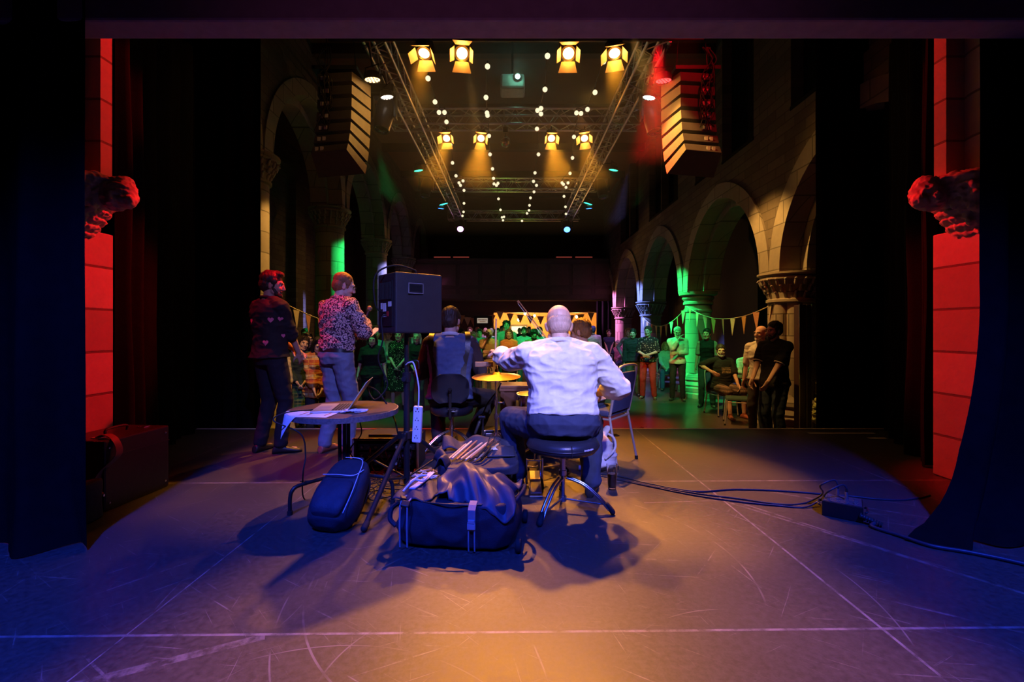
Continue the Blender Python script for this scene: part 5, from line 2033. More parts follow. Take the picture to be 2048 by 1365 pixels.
seat_tripod(t, .36, .014, (R(-150), R(-35), R(85)), .29)

# ---- round table ------------------------------------------------------------------
tb = thing('round_table', 'small round dark table with worn edge, bearing the laptop', 'table', (-1.18, 3.2, 0))
TH = .624
b = MB()
b.lathe([(.001, TH - .026), (.362, TH - .026), (.362, TH), (.001, TH)], n=64)
part('tabletop', b, mat('dark veneer', (.10, .055, .035), .38, 0, .5, 5, .05), tb, smooth=30)
b = MB()
b.lathe([(.361, TH - .034), (.370, TH - .034), (.3705, TH + .001), (.362, TH + .002)], n=64, cap=False)
part('edge_band', b, mat('chipped steel edge', (.22, .21, .21), .45, .6, .7, 60), tb, smooth=30)
for i, (fx, fy) in enumerate(((-.235, -.30), (.37, -.11), (.20, -.46), (-.10, .36))):
    d = Vector((fx, fy, 0))
    n_ = d.normalized()
    L = d.length
    b = MB()
    b.tube([n_ * .035 + Vector((0, 0, TH - .03)), n_ * .035 + Vector((0, 0, .40)), n_ * .035 + Vector((0, 0, .215)), n_ * .07 + Vector((0, 0, .178)), n_ * (L - .07) + Vector((0, 0, .172)), n_ * (L - .015) + Vector((0, 0, .150)), n_ * L + Vector((0, 0, .10)), n_ * L + Vector((0, 0, .012))], .0125, 10, smooth=5)
    lg = part('leg', b, TUBEB, tb, smooth=60)
    b = MB()
    b.cyl(n_ * L, n_ * L + Vector((0, 0, .025)), .017)
    part('foot_cap', b, RUBB, lg)
# laptop, open, screen edge towards the camera
lt = thing('laptop', 'open silver laptop on the round table, screen tipped right', 'laptop', (-1.13, 3.20, TH + .003), R(10))
AL2 = mat('anodised silver', (.66, .62, .56), .35, .7, .04)
b = MB()
b.bx(-.235, 0, -.165, .165, 0, .013)
part('base', b, AL2, lt, smooth=0, bevel=.004)
b = MB()
for r in range(5):
    for c in range(13):
        b.bx(-.105 + r * .0195, -.105 + r * .0195 + .016, -.142 + c * .0221, -.142 + c * .0221 + .018, .013, .0146)
part('keyboard', b, mat('black keycaps', (.02, .02, .022), .5), lt, smooth=0)
b = MB()
b.bx(-.215, -.135, -.055, .055, .0130, .0134)
part('trackpad', b, mat('silver trackpad', (.5, .47, .43), .3, .5), lt, smooth=0)
b = MB()
q = Matrix.Rotation(R(33), 3, 'Y')
b.box(q @ Vector((.003, 0, .115)) + Vector((0, 0, .012)), (.006, .33, .225), q)
lid = part('lid', b, AL2, lt, smooth=0, bevel=.003)
b = MB()
b.box(q @ Vector((-.0005, 0, .118)) + Vector((0, 0, .012)), (.0012, .312, .200), q)
part('screen', b, emat('lit screen', (.75, .8, 1.0), .5), lid, smooth=0)
# paper hanging over the edge
b = MB()


def paperfn(u, v):
    p0 = Vector((-1.17, 2.865, 0))
    ux, vx = Vector((-.37, .03, 0)), Vector((.02, .20, 0))
    q = p0 + ux * u + vx * v
    r = (q - Vector((-1.18, 3.2, 0))).length
    z = TH + .003
    over = max(0, r - .372)
    q.z = z - over * (1.55 - .35 * v) - .02 * over * sin(5 * v)
    if over > 0:
        c = Vector((-1.18, 3.2, 0))
        dirc = (Vector((q.x, q.y, 0)) - c).normalized()
        pull = min(over, .18) * .62
        q = q - dirc * pull
    return q


b.grid(paperfn, 26, 16)
pp = solo('running_order', b, mat('paper', (.75, .72, .70), .8, var=.05), 'white paper sheet sagging over the left edge of the round table', 'paper', smooth=180, recalc=False)
for k, u0 in enumerate((.10, .42, .55)):
    b = MB()
    b.grid(lambda u, v: paperfn(u0 + .035 * u, .30 + .55 * v) + Vector((0, 0, .0012)), 3, 10)
    part('highlight_stripe', b, mat('orange highlight', (.60, .30, .12), .8), pp, smooth=180, recalc=False, label='orange highlighted stripe')
# small adapters and leads
t = thing('adapter_leads', 'tangle of small white adapter leads on the table beside laptop', 'cable', (-1.06, 3.06, TH + .006))
b = MB()
rng = random.Random(8)
for k in range(5):
    b.tube([Vector((rng.uniform(-.09, .09), rng.uniform(-.05, .05), rng.uniform(0, .015))) for _ in range(7)], .0028, 6, smooth=5)
part('lead', b, WPLAS, t)
for k in range(3):
    b = MB()
    b.box((-.05 + .055 * k, .01 * (-1) ** k, .006), (.045, .02, .012), (0, 0, .5 * k - .4))
    part('plug', b, mat('grey plug', (.35, .35, .4), .4), t, smooth=0, bevel=.003)

# ---- PA loudspeaker on its stand -----------------------------------------------------
PX, PY = -.768, 3.32
t = thing('speaker_stand', 'black tripod stand carrying the loudspeaker behind the table', 'stand', (PX, PY, 0))
b = MB()
b.cyl((0, 0, .06), (0, 0, .86), .0225, n=16)
b.cyl((0, 0, .80), (0, 0, 1.20), .0175, n=16)
part('pole', b, TUBEB, t)
b = MB()
b.cyl((0, 0, .80), (0, 0, .87), .031, n=16)
b.cyl((0, -.02, .83), (0, -.075, .83), .008)
b.cyl((0, -.07, .83), (0, -.095, .83), .018, n=8)
part('height_clamp', b, BPLAS, t)
b = MB()
b.cyl((0, 0, .385), (0, 0, .445), .036, n=16)
for a in (R(-98), R(42), R(160)):
    b.box((cos(a) * .045, sin(a) * .045, .41), (.05, .036, .06), (0, 0, a))
part('leg_collar', b, BPLAS, t, smooth=0, bevel=.006)
for a, rad in ((R(-98), .67), (R(42), .50), (R(160), .55)):
    d = Vector((cos(a), sin(a), 0))
    b = MB()
    b.cyl(d * .05 + Vector((0, 0, .41)), d * rad + Vector((0, 0, .022)), .0165, n=14)
    lg = part('leg', b, TUBEB, t)
    b = MB()
    b.cyl(d * .0 + Vector((0, 0, .10)), d * rad * .52 + Vector((0, 0, .20)), .008, n=8)
    part('brace', b, TUBEB, lg)
    b = MB()
    b.cap(d * (rad - .03) + Vector((0, 0, .038)), d * (rad + .005) + Vector((0, 0, .021)), .019, .020)
    part('rubber_foot', b, RUBB, lg)

sp = thing('loudspeaker', 'black loudspeaker cabinet raised on a tripod, seen from its side and back', 'loudspeaker', (PX + .015, PY + .02, 1.155), R(40))
b = MB()
SW, SD, SH = .29, .36, .425     # back panel faces local -x, side panel with handle faces -y
b.add([(-SD / 2, -SW / 2, 0), (SD / 2, -SW / 2 - .02, 0), (SD / 2, SW / 2 + .02, 0), (-SD / 2, SW / 2, 0), (-SD / 2, -SW / 2, SH), (SD / 2, -SW / 2 - .02, SH), (SD / 2, SW / 2 + .02, SH), (-SD / 2, SW / 2, SH)],
      [(0, 3, 2, 1), (4, 5, 6, 7), (0, 1, 5, 4), (1, 2, 6, 5), (2, 3, 7, 6), (3, 0, 4, 7)])
part('cabinet', b, mat('textured cabinet paint', (.022, .022, .026), .55, bump=.35, bscale=220), sp, smooth=0, bevel=.012)
b = MB()
hx, hz = -.035, .315
b.bx(hx - .056, hx + .056, -SW / 2 - .020, -SW / 2 - .006, hz - .034, hz + .034)
hd = part('handle', b, BPLAS, sp, smooth=0, bevel=.008)
b = MB()
b.bx(hx - .044, hx + .044, -SW / 2 - .0215, -SW / 2 - .018, hz - .020, hz + .022)
part('recess_shade', b, mat('recess shade black', (.003, .003, .003), .9), hd, smooth=0)  # near-black plate laid on the handle, painting in the shade of its recess
b = MB()
b.tube([Vector((hx - .056, -SW / 2 - .021, hz - .034)), Vector((hx + .056, -SW / 2 - .021, hz - .034)), Vector((hx + .056, -SW / 2 - .021, hz + .034)), Vector((hx - .056, -SW / 2 - .021, hz + .034)), Vector((hx - .056, -SW / 2 - .021, hz - .034))], .0035, 6)
part('grip_rim', b, mat('grey plastic', (.25, .25, .28), .4), hd)
b = MB()
b.bx(-SD / 2 - .006, -SD / 2, -.10, .10, .05, .37)
part('amplifier_panel', b, mat('amp plate', (.03, .03, .032), .4, .5), sp, smooth=0)
b = MB()
for k in range(9):
    b.bx(-SD / 2 - .014, -SD / 2 - .005, -.085 + k * .021, -.085 + k * .021 + .006, .24, .36)
part('heat_sink', b, BPLAS, sp, smooth=0)
b = MB()
for (y, z, w, h) in ((-.07, .205, .05, .035), (.0, .185, .02, .06), (.03, .185, .02, .06), (.065, .195, .025, .045), (.01, .125, .05, .018)):
    b.bx(-SD / 2 - .0075, -SD / 2 - .0055, y - w / 2, y + w / 2, z - h / 2, z + h / 2)
part('panel_label', b, mat('white label', (.70, .70, .72), .6), sp, smooth=0, label='white printed label')
b = MB()
b.bx(-SD / 2 - .008, -SD / 2 - .0055, -.05, -.02, .12, .155)
part('power_switch', b, mat('red switch', (.5, .03, .03), .4), sp, smooth=0)
b = MB()
b.cyl((0, 0, -.03), (0, 0, .01), .030, n=16)
part('pole_socket', b, BPLAS, sp)
spM = sp.matrix_basis


def cable(name, label, pts, r, m, group=None, sm=8):
    b = MB()
    b.tube(pts, r, 8, smooth=sm)
    return solo(name, b, m, label, 'cable', smooth=60, group=group)


L = lambda p: spM @ Vector(p)
cable('speaker_lead', 'black lead looping over the loudspeaker top to its back panel', [L((-.20, .02, .15)), L((-.26, .0, .20)), L((-.27, -.02, .40)), L((-.16, -.08, .475)), L((-.02, -.10, .455)), L((.0, -.10, .432))], .006, RUBB)
cable('speaker_lead', 'dark lead falling from loudspeaker past the pole to the table edge', [L((-.19, -.02, .13)), L((-.23, -.03, .10)), L((-.22, -.03, -.05)), W(757, 720, 3.25), W(775, 770, 3.3), W(750, 800, 3.3), W(735, 775, 3.35), W(757, 785, 3.4), W(785, 830, 3.4), W(795, 865, 3.38), G(806, 940) + Vector((0, 0, .01))], .0055, RUBB)
cable('table_lead', 'thin black lead hanging off the left of the table to the floor', [Vector((-1.35, 3.12, TH + .008)), Vector((-1.48, 2.99, TH + .012)), Vector((-1.535, 2.93, TH - .03)), W(601, 868, 2.93), W(611, 910, 2.95), W(606, 950, 2.92), G(608, 1000) + Vector((0, 0, .008)), G(640, 1010) + Vector((0, 0, .007))], .0045, RUBB)
cable('table_lead', 'thin black lead curling below the table top by its posts', [W(720, 845, 3.4), W(722, 870, 3.4), W(700, 900, 3.4), W(712, 925, 3.45), G(730, 960) + Vector((0, 0, .01))], .0045, RUBB)
# white power strip hung from the pole
t = thing('power_strip', 'white power strip dangling by its cable from the speaker pole', 'power strip', W(835, 849, 3.26), R(-10))
q = Matrix.Rotation(R(3), 3, 'Y')
b = MB()
b.box((0, 0, 0), (.066, .034, .262), q)
part('body', b, WPLAS, t, smooth=0, bevel=.010)
for k in range(4):
    b = MB()
    z = -.095 + k * .063
    for dx, dz in ((-.010, 0), (.010, 0), (0, .016)):
        b.box(q @ Vector((dx, -.0172, z + dz)), (.006, .002, .008), q)
    part('socket', b, BPLAS, t, smooth=0)
b = MB()
b.box(q @ Vector((0, -.0172, .115)), (.012, .003, .008), q)
part('switch', b, mat('red switch', (.5, .03, .03), .4), t, smooth=0)
ps = t.location
cable('mains_cable', 'white mains cable from pole hook down to the hanging power strip', [Vector((PX, PY - .022, .925)), Vector((PX + .03, PY - .05, .945)), Vector((PX + .065, PY - .06, .935)), ps + Vector((.006, 0, .29)), ps + Vector((.010, 0, .20)), ps + Vector((.007, 0, .125))], .0055, WPLAS)
b = MB()
b.tube([(PX, PY - .02, .93), (PX + .05, PY - .05, .955), (PX + .095, PY - .06, .955), (PX + .10, PY - .06, .90)], .005, 8, smooth=3)
solo('cable_hook', b, TUBEB, 'small black cable hook clamped on the speaker pole', 'hook')

# ---- rack case under and behind the table ----------------------------------------------
t = thing('rack_case', 'open black rack case full of leads, on the boards behind table', 'case', (-1.06, 3.98, 0))
b = MB()
w, dp, h = .27, .17, .27
b.bx(-w, w, -dp, dp, 0, .02)
b.bx(-w, w, -dp, dp, h - .02, h)
b.bx(-w, -w + .02, -dp, dp, .02, h - .02)
b.bx(w - .02, w, -dp, dp, .02, h - .02)
b.bx(-w + .02, w - .02, dp - .02, dp, .02, h - .02)
part('shell', b, BLACK, t, smooth=0)
b = MB()
for sx in (-1, 1):
    for sz in (0.008, h - .008):
        b.bx(-w, w, -dp - .006, -dp + .01, sz - .009, sz + .009)
    b.bx(sx * w - .009, sx * w + .009, -dp - .006, -dp + .01, 0, h)
part('edge_trim', b, ALU, t, smooth=0, bevel=.003)
for k in range(3):
    b = MB()
    z = .045 + k * .07
    b.bx(-w + .022, w - .022, -dp + .05, dp - .03, z - .026, z + .026)
    u = part('rack_unit', b, mat('rack panel', (.03, .03, .034), .4, .4), t, smooth=0)
    for j in range(8):
        b = MB()
        b.cyl((-w + .06 + j * .058, -dp + .05, z), (-w + .06 + j * .058, -dp + .035, z), .010, n=10)
        part('knob', b, mat('grey plastic', (.25, .25, .28), .4), u)
b = MB()
b.bx(-.16, .17, -.12, .12, h, h + .022)
part('lid_tray', b, mat('rack panel', (.03, .03, .034), .4, .4), t, smooth=0, bevel=.006)
b = MB()
rng = random.Random(2)
for k in range(12):
    x0 = rng.uniform(-.22, .2)
    b.tube([Vector((x0, -dp + .04, rng.uniform(.05, .2))), Vector((x0 + .03, -dp - .03, rng.uniform(.08, .2))), Vector((x0 + rng.uniform(-.1, .1), -dp - .05, .05)), Vector((x0 + rng.uniform(-.12, .12), -dp - .1, .01))], .004, 6, smooth=5)
part('patch_lead', b, RUBB, t, smooth=60)
b = MB()
rng = random.Random(12)
for k in range(9):
    c = G(rng.uniform(838, 905), rng.uniform(935, 985))
    rr = rng.uniform(.05, .13)
    ph = rng.random() * 6
    b.tube([c + Vector((cos(ph + j * .8) * rr * (1 + .3 * sin(j * k)), sin(ph + j * .8) * rr * .8, .006 + .03 * abs(sin(j * 1.7 + k)))) for j in range(9)], .0045, 6, smooth=5)
solo('coiled_leads', b, WPLAS, 'tangle of coiled white leads on the boards near speaker pole', 'cable', smooth=60)
b = MB()
for k in range(14):
    c = G(rng.uniform(725, 900), rng.uniform(945, 1000))
    rr = rng.uniform(.06, .16)
    ph = rng.random() * 6
    b.tube([c + Vector((cos(ph + j * .7) * rr * (1 + .4 * sin(j * k)), sin(ph + j * .7) * rr * .9, .006 + .02 * abs(sin(j * 1.3 + k)))) for j in range(9)], .004, 6, smooth=5)
solo('coiled_leads', b, RUBB, 'tangle of thin black leads on the boards beneath the round table', 'cable', smooth=60)

# ---- backpack leaning on the table foot -------------------------------------------------
bp = thing('backpack', 'black backpack leaning against the table legs', 'backpack', (-1.085, 2.60, 0), R(-9))
QB = Matrix.Translation((.0, .03, .025)) @ Matrix.Rotation(R(-50), 4, 'X')


def bpk(u, v, w):
    return QB @ Vector((u, w, v))


b = MB()
rings = []
N = 40
for i in range(17):
    k = i / 16
    v = .47 * k
    e = min(1, (1 - abs(2 * k - 1) ** 3.2))
    hw = .155 * (.35 + .65 * e ** .5) * (1.04 - .16 * k)
    th = .085 * (.30 + .70 * e ** .5) * (1.15 - .45 * k)
    ring = []
    for j in range(N):
        a = 2 * pi * j / N
        ca, sa = cos(a), sin(a)
        ring.append(bpk(math.copysign(abs(ca) ** .6, ca) * hw, v, math.copysign(abs(sa) ** .65, sa) * th))
    rings.append(ring)
b.loft(rings)
me = blob(b, .007, 3)
roughen(me, .008, 9)
link('body', me, NYL, bp, smooth=180, recalc=False)
b = MB()
rings = []
for i in range(13):
    k = i / 12
    e = (1 - abs(2 * k - 1) ** 3) ** .5
    hw = .118 * (.5 + .5 * e)
    rings.append([bpk(-hw * .9 + cos(a) * 0 + hw * .9 * (1 + math.copysign(abs(cos(a)) ** .5, cos(a))), .03 + .26 * k, -.085 * (1.13 - .3 * k) * (.35 + .65 * e) - .006 + .028 * sin(a) * (.4 + .6 * e)) for a in [2 * pi * j / 24 for j in range(24)]])
b.loft(rings)
me = blob(b, .007, 2)
roughen(me, .005, 12)
pk = link('front_pocket', me, NYLB, bp, smooth=180, recalc=False)
PIPE = mat('pale reflective piping', (.62, .62, .66), .5)
b = MB()
b.tube([bpk(-.12, .30, -.085), bpk(-.02, .295, -.100), bpk(.085, .30, -.092), bpk(.118, .36, -.062)], .0028, 6, smooth=5)
part('piping', b, PIPE, bp)
b = MB()
b.tube([bpk(.115, .06, -.088), bpk(.118, .18, -.088), bpk(.108, .30, -.080), bpk(.092, .41, -.062), bpk(.04, .455, -.040), bpk(-.05, .455, -.042)], .0028, 6, smooth=5)
part('piping', b, PIPE, bp)
b = MB()
b.tube([bpk(-.03, .455, .02), bpk(-.025, .50, .035), bpk(.025, .50, .035), bpk(.03, .455, .02)], .008, 8, smooth=5)
part('grab_loop', b, NYL, bp)
for sx in (-1, 1):
    b = MB()
    b.tube([bpk(sx * .06, .43, .05), bpk(sx * .10, .36, .10), bpk(sx * .11, .22, .10), bpk(sx * .12, .10, .07)], .014, 8, smooth=5)
    part('shoulder_strap', b, NYL, bp)

# ---- large rolling bag in the foreground --------------------------------------------------
db = thing('rolling_bag', 'large open black wheeled hardware bag in the foreground', 'bag', (-.295, 2.64, 0), R(-7))
b = MB()
rings = []
for i in range(9):
    k = i / 8
    z = .02 + .225 * k
    e = .93 + .07 * sin(pi * min(k * 1.2, 1)) - .05 * (k > .95)
    rings.append([Vector((math.copysign(abs(cos(a)) ** .38, cos(a)) * .345 * e * (1 - .05 * k * (cos(a) < 0)), math.copysign(abs(sin(a)) ** .38, sin(a)) * .235 * e, z)) for a in [2 * pi * j / 56 for j in range(56)]])
b.loft(rings)
me = blob(b, .009, 3)
roughen(me, .012, 5, (1, 1, 1.6), 4, True)
roughen(me, .004, 18)
link('body', me, NYL, db, smooth=180, recalc=False)
# lid flap heaped back over the opening
b = MB()


def flap(u, v):
    x = -.12 + .44 * u
    y = -.20 + .40 * v
    bul = sin(pi * min(1, .12 + u * .88)) ** .7
    z = .247 + .125 * bul * sin(pi * (.10 + .82 * v)) ** .9
    z += .055 * (noise.noise(Vector((u * 3.1, v * 2.3, 1.7))) ) + .030 * (.5 - abs(noise.noise(Vector((u * 5 + v * 2, v * 3, 4.2))) * 2)) + .008 * sin(13 * u + 6 * v)
    z -= .055 * max(0, .35 - v) / .35 * (u > .15)
    x += .02 * sin(7 * v + 1)
    y += .03 * sin(5 * u + .5)
    return Vector((x, y, z))


b.grid(flap, 60, 40)
part('lid_flap', b, mat('slate nylon', (.050, .055, .082), .5, 0, .25, 20, .08, 150, .4), db, smooth=180, recalc=False, solid=.006)
b = MB()
b.grid(lambda u, v: Vector((-.335 + .22 * u, -.20 + .34 * v, .252 + .04 * sin(pi * v) * sin(pi * (u * .8 + .1)) + .008 * sin(14 * u + 9 * v))), 24, 26)
part('side_flap', b, NYLB, db, smooth=180, recalc=False, solid=.006)


def band(b, pts, w, th=.003, wdir=(1, 0, 0)):
    pts = [Vector(p) for p in pts]
    rings = []
    wv = Vector(wdir).normalized() * (w / 2)
    for i, p in enumerate(pts):
        tt = (pts[min(i + 1, len(pts) - 1)] - pts[max(i - 1, 0)]).normalized()
        nn = tt.cross(wv).normalized() * th
        rings.append([p + wv + nn, p - wv + nn, p - wv - nn, p + wv - nn])
    b.loft(rings)


FY = -.243
b = MB()
band(b, [(.115, -.19, .262), (.115, -.225, .252), (.115, FY - .006, .235), (.115, FY - .008, .15), (.115, FY - .008, .128)], .040)
st_ = part('strap', b, WEB, db, smooth=0, label='wide grey strap with buckle')
b = MB()
b.box((.115, FY - .014, .178), (.036, .012, .020))
b.box((.115, FY - .014, .152), (.044, .012, .030))
b.box((.097, FY - .014, .166), (.006, .010, .02))
b.box((.133, FY - .014, .166), (.006, .010, .02))
part('buckle', b, GREYP, st_, smooth=0, bevel=.003)
for x in (.099, .131):
    b = MB()
    band(b, [(x, FY - .008, .13), (x, FY - .010, .07), (x, FY - .004, .02)], .007)
    part('strap', b, WEB, db, smooth=0)
for x in (-.275, -.235):
    b = MB()
    band(b, [(x + .01, -.17, .268), (x, -.22, .255), (x, FY - .003, .235), (x, FY - .008, .12), (x, FY - .003, .02)], .009)
    part('strap', b, WEB, db, smooth=0)
b = MB()
b.box((-.25, -.235, .245), (.045, .035, .022), (.6, .2, .1))
b.box((-.27, -.21, .268), (.03, .03, .014), (.2, .3, .6))
part('side_buckle', b, BPLAS, db, smooth=0, bevel=.004)
b = MB()
band(b, spline([Vector(p) for p in ((-.25, -.13, .292), (-.21, -.02, .310), (-.20, .08, .318), (-.22, .16, .285))], 6), .034)
part('strap', b, mat('pale webbing', (.60, .60, .66), .7), db, smooth=0, label='pale webbing strap')
b = MB()
b.tube([Vector(p) for p in ((-.29, -.16, .285), (-.25, -.10, .330), (-.20, -.09, .325), (-.19, -.03, .335), (-.25, .0, .32), (-.29, -.05, .30))], .006, 8, smooth=5)
part('cord_loop', b, WPLAS, db, label='white cord loop')
b = MB()
b.tube([Vector((cos(a) * .337, sin(a) * .226, .247 + .004 * sin(3 * a))) for a in [pi + pi * i / 30 for i in range(31)]], .005, 6)
part('zip', b, BPLAS, db)
for y in (-.19, .19):
    b = MB()
    b.lathe([(.012, -.014), (.034, -.014), (.038, -.008), (.038, .008), (.034, .014), (.012, .014)], (.355, y, .039), 20, axis=(1, 0, 0))
    part('wheel', b, RUBB, db)
b = MB()
b.tube([Vector(p) for p in ((-.335, -.10, .20), (-.372, -.12, .17), (-.372, -.14, .12), (-.335, -.15, .09))], .014, 8, smooth=5)
part('side_handle', b, NYL, db)
b = MB()
b.tube([Vector(p) for p in ((.32, -.12, .23), (.362, -.06, .275), (.365, .05, .275), (.33, .10, .23))], .010, 8, smooth=5)
part('end_handle', b, NYL, db)

# ---- stick bag on a low case ---------------------------------------------------------------
b = MB()
b.bx(-.24, .19, -.13, .13, 0, .225)
t = thing('equipment_case', 'low black case beneath the open stick bag', 'case', (-.21, 3.12, 0), R(4))
part('shell', b, BLACK, t, smooth=0, bevel=.01)
b = MB()
b.bx(-.243, .193, -.133, .133, .14, .15)
part('seam_trim', b, BPLAS, t, smooth=0)
sb = thing('stick_bag', 'open dark stick bag full of drumsticks and brushes, beside drummer', 'bag', (-.20, 3.12, .227), R(4))
SLATE = mat('dark slate nylon', (.030, .032, .048), .6, 0, .3, 20, .25, 150, .3)
b = MB()
rings = []
for i in range(7):
    k = i / 6
    rings.append([Vector((-.03 + math.copysign(abs(cos(a)) ** .45, cos(a)) * .275 * (1 - .03 * k), .0 + math.copysign(abs(sin(a)) ** .45, sin(a)) * .185, .004 + .075 * k + .02 * sin(a) * k)) for a in [2 * pi * j / 48 for j in range(48)]])
b.loft(rings)
me = blob(b, .008, 3)
roughen(me, .010, 9, (1, 1, 1), 2, True)
link('body', me, SLATE, sb, smooth=180, recalc=False)
b = MB()
b.grid(lambda u, v: Vector((-.285 + .53 * u, .10 + .10 * v, .095 + .07 * v + .018 * sin(11 * u + 2 * v) + .012 * sin(19 * u))), 40, 8)
part('raised_flap', b, SLATE, sb, smooth=180, recalc=False, solid=.006)
b = MB()
b.grid(lambda u, v: Vector((-.31 + .07 * u + .03 * sin(6 * v), -.18 + .32 * v, .055 + .07 * sin(pi * u) + .010 * sin(13 * v))), 8, 30)
part('side_flap', b, SLATE, sb, smooth=180, recalc=False, solid=.006)
b = MB()
b.grid(lambda u, v: Vector((.03 + .19 * u, -.04 + .16 * v, .09 + .030 * sin(pi * u) * sin(pi * v) + .03 * v)), 14, 14)
part('pocket', b, NYLB, sb, smooth=180, recalc=False, solid=.004)
b = MB()
b.box((.08, .03, .132), (.035, .05, .002), (.2, 0, .3))
part('tag', b, mat('white label', (.70, .70, .72), .6), sb, smooth=0, label='white luggage tag')
WOODS = [mat('pale hickory', (.55, .38, .22), .5), mat('maple stick', (.62, .48, .30), .5), mat('red-brown stick', (.34, .15, .07), .5)]
sd_lab = ('pale drumstick lying leftmost in the open stick bag', 'maple drumstick second from left in the stick bag', 'red-brown drumstick third from left in the stick bag', 'pale drumstick in the middle of the stick bag',
          'maple drumstick right of the middle in the stick bag', 'red-brown drumstick second from right in the stick bag', 'pale drumstick rightmost in the stick bag')
for k in range(7):
    x0 = -.445 + k * .030
    p0 = Vector((x0 + .02, 2.99 + .006 * (k % 3), .322 + .008 * (k % 2)))
    p1 = p0 + Vector((.10 + .008 * k, .22, .050 + .01 * (k % 3)))
    b = MB()
    b.tube([p0, p0.lerp(p1, .6), p0.lerp(p1, .93), p1], lambda q: .0078 if q < .7 else .005, 8)
    b.ell(p1, (.006, .006, .006), None, 8, 6)
    solo('drumstick', b, WOODS[k % 3], sd_lab[k], 'drumstick', smooth=60, group='drumsticks in the stick bag')
for k in range(2):
    p0 = Vector((-.235 + k * .035, 3.0, .335))
    t = thing('drum_brush', ('wire drum brush left of the pair in the stick bag', 'wire drum brush right of the pair in the stick bag')[k], 'drum brush', p0)
    d = Vector((.09, .19, .07)).normalized()
    b = MB()
    b.cyl((0, 0, 0), d * .13, .008, n=10)
    part('handle', b, RUBB, t)
    b = MB()
    a_, b_, _ = basis(d)
    for j in range(14):
        q = 2 * pi * j / 14
        b.cyl(d * .13, d * .25 + (a_ * cos(q) + b_ * sin(q)) * .025, .0012, n=4)
    part('wires', b, STEEL, t)

# ---- drums and stands ------------------------------------------------------------------------
t = thing('cymbal_stand', 'chrome cymbal stand between the two seated players', 'stand', (-.128, 3.72, 0))
b = MB()
b.cyl((0, 0, .08), (0, 0, .50), .0125, n=12)
b.cyl((0, 0, .45), (0, 0, .80), .009, n=12)
part('pole', b, STEEL, t)
b = MB()
for z in (.47, .585):
    b.cyl((0, 0, z - .022), (0, 0, z + .022), .019, n=12)
    b.cyl((.015, -.01, z), (.055, -.02, z), .006, n=8)
    b.box((.062, -.022, z), (.012, .006, .028))
part('clamp', b, STEEL, t)
for a in (R(-100), R(20), R(140)):
    d = Vector((cos(a), sin(a), 0))
    b = MB()
    b.cyl(d * .015 + Vector((0, 0, .34)), d * .27 + Vector((0, 0, .02)), .008)
    b.cyl(d * .01 + Vector((0, 0, .10)), d * .16 + Vector((0, 0, .16)), .006)
    lg = part('leg', b, STEEL, t)
    b = MB()
    b.cap(d * .26 + Vector((0, 0, .03)), d * .28 + Vector((0, 0, .015)), .014, .014)
    part('rubber_foot', b, RUBB, lg)
c = thing('cymbal', 'bronze cymbal level with the hand of white-shirted drummer', 'cymbal', (-.128, 3.72, .806))
b = MB()
pr = [(.008, .030), (.030, .026), (.042, .012), (.06, .008), (.12, .003), (.20, -.010), (.2005, -.0115), (.12, .0005), (.06, .005), (.04, .009), (.028, .023), (.008, .027)]
b.lathe(pr, n=64, cap=False)
o = part('bow', b, mat('hammered bronze', (.58, .36, .14), .28, 1.0, .15, 90, .2, 60), c, smooth=40)
o.rotation_euler = (R(4), R(-1), 0)
b = MB()
b.cyl((0, 0, .02), (0, 0, .05), .012)
b.cyl((0, 0, .05), (0, 0, .075), .006)
part('wing_nut', b, mat('dark felt', (.10, .03, .02), .9), c)
t = thing('wood_block', 'small brown wood block clamped above the cymbal', 'percussion', W(968, 729, 3.86))
b = MB()
b.box((0, 0, 0), (.155, .06, .042), (0, 0, R(6)))
part('block', b, mat('block wood', (.28, .16, .10), .5, 0, .3, 30), t, smooth=0, bevel=.006)
b = MB()
b.tube([(.03, .01, -.02), (.06, .03, -.035), (.065, .05, -.06)], .005, 8)
part('clamp', b, STEEL, t)

sn = thing('snare_drum', 'chrome snare drum with white head in front of the drummer', 'drum', (.215, 3.64, .53))
b = MB()
b.lathe([(.168, 0), (.170, .004), (.168, .01), (.168, .125), (.170, .13), (.168, .134)], n=48)
part('shell', b, mat('polished shell', (.55, .50, .52), .12, 1.0, .05), sn, smooth=40)
for z in (0, .126):
    b = MB()
    b.lathe([(.172, z - .004), (.182, z - .004), (.182, z + .014), (.172, z + .014)], n=48, cap=False)
    part('hoop', b, STEEL, sn, smooth=40)
b = MB()
b.lathe([(.001, .134), (.171, .134), (.171, .137), (.001, .1375)], n=48)
part('drum_head', b, mat('coated head', (.80, .78, .78), .6), sn, smooth=40)
for k in range(8):
    a = 2 * pi * k / 8 + .2
    b = MB()
    b.cyl((cos(a) * .182, sin(a) * .182, -.004), (cos(a) * .182, sin(a) * .182, .145), .0035, n=6)
    b.box((cos(a) * .178, sin(a) * .178, .066), (.024, .016, .05), (0, 0, a))
    part('lug', b, STEEL, sn)
t = thing('snare_stand', 'chrome folding stand holding up the snare drum', 'stand', (.215, 3.62, 0))
seat_tripod(t, .44, .012, (R(-90), R(30), R(150)), .25, double=False)
b = MB()
for a in (R(-80), R(40), R(160)):
    b.tube([Vector((0, 0, .44)), Vector((cos(a) * .12, sin(a) * .12, .47)), Vector((cos(a) * .178, sin(a) * .178, .515)), Vector((cos(a) * .178, sin(a) * .178, .53))], .007, 8, smooth=4)
part('basket', b, STEEL, t)
t = thing('drum_pedal', 'chrome foot pedal linkage on the boards under the drum stool', 'pedal', (.17, 3.33, 0))
b = MB()
b.bx(-.045, .045, -.14, .14, .005, .016)
part('base_plate', b, STEEL, t, smooth=0)
b = MB()
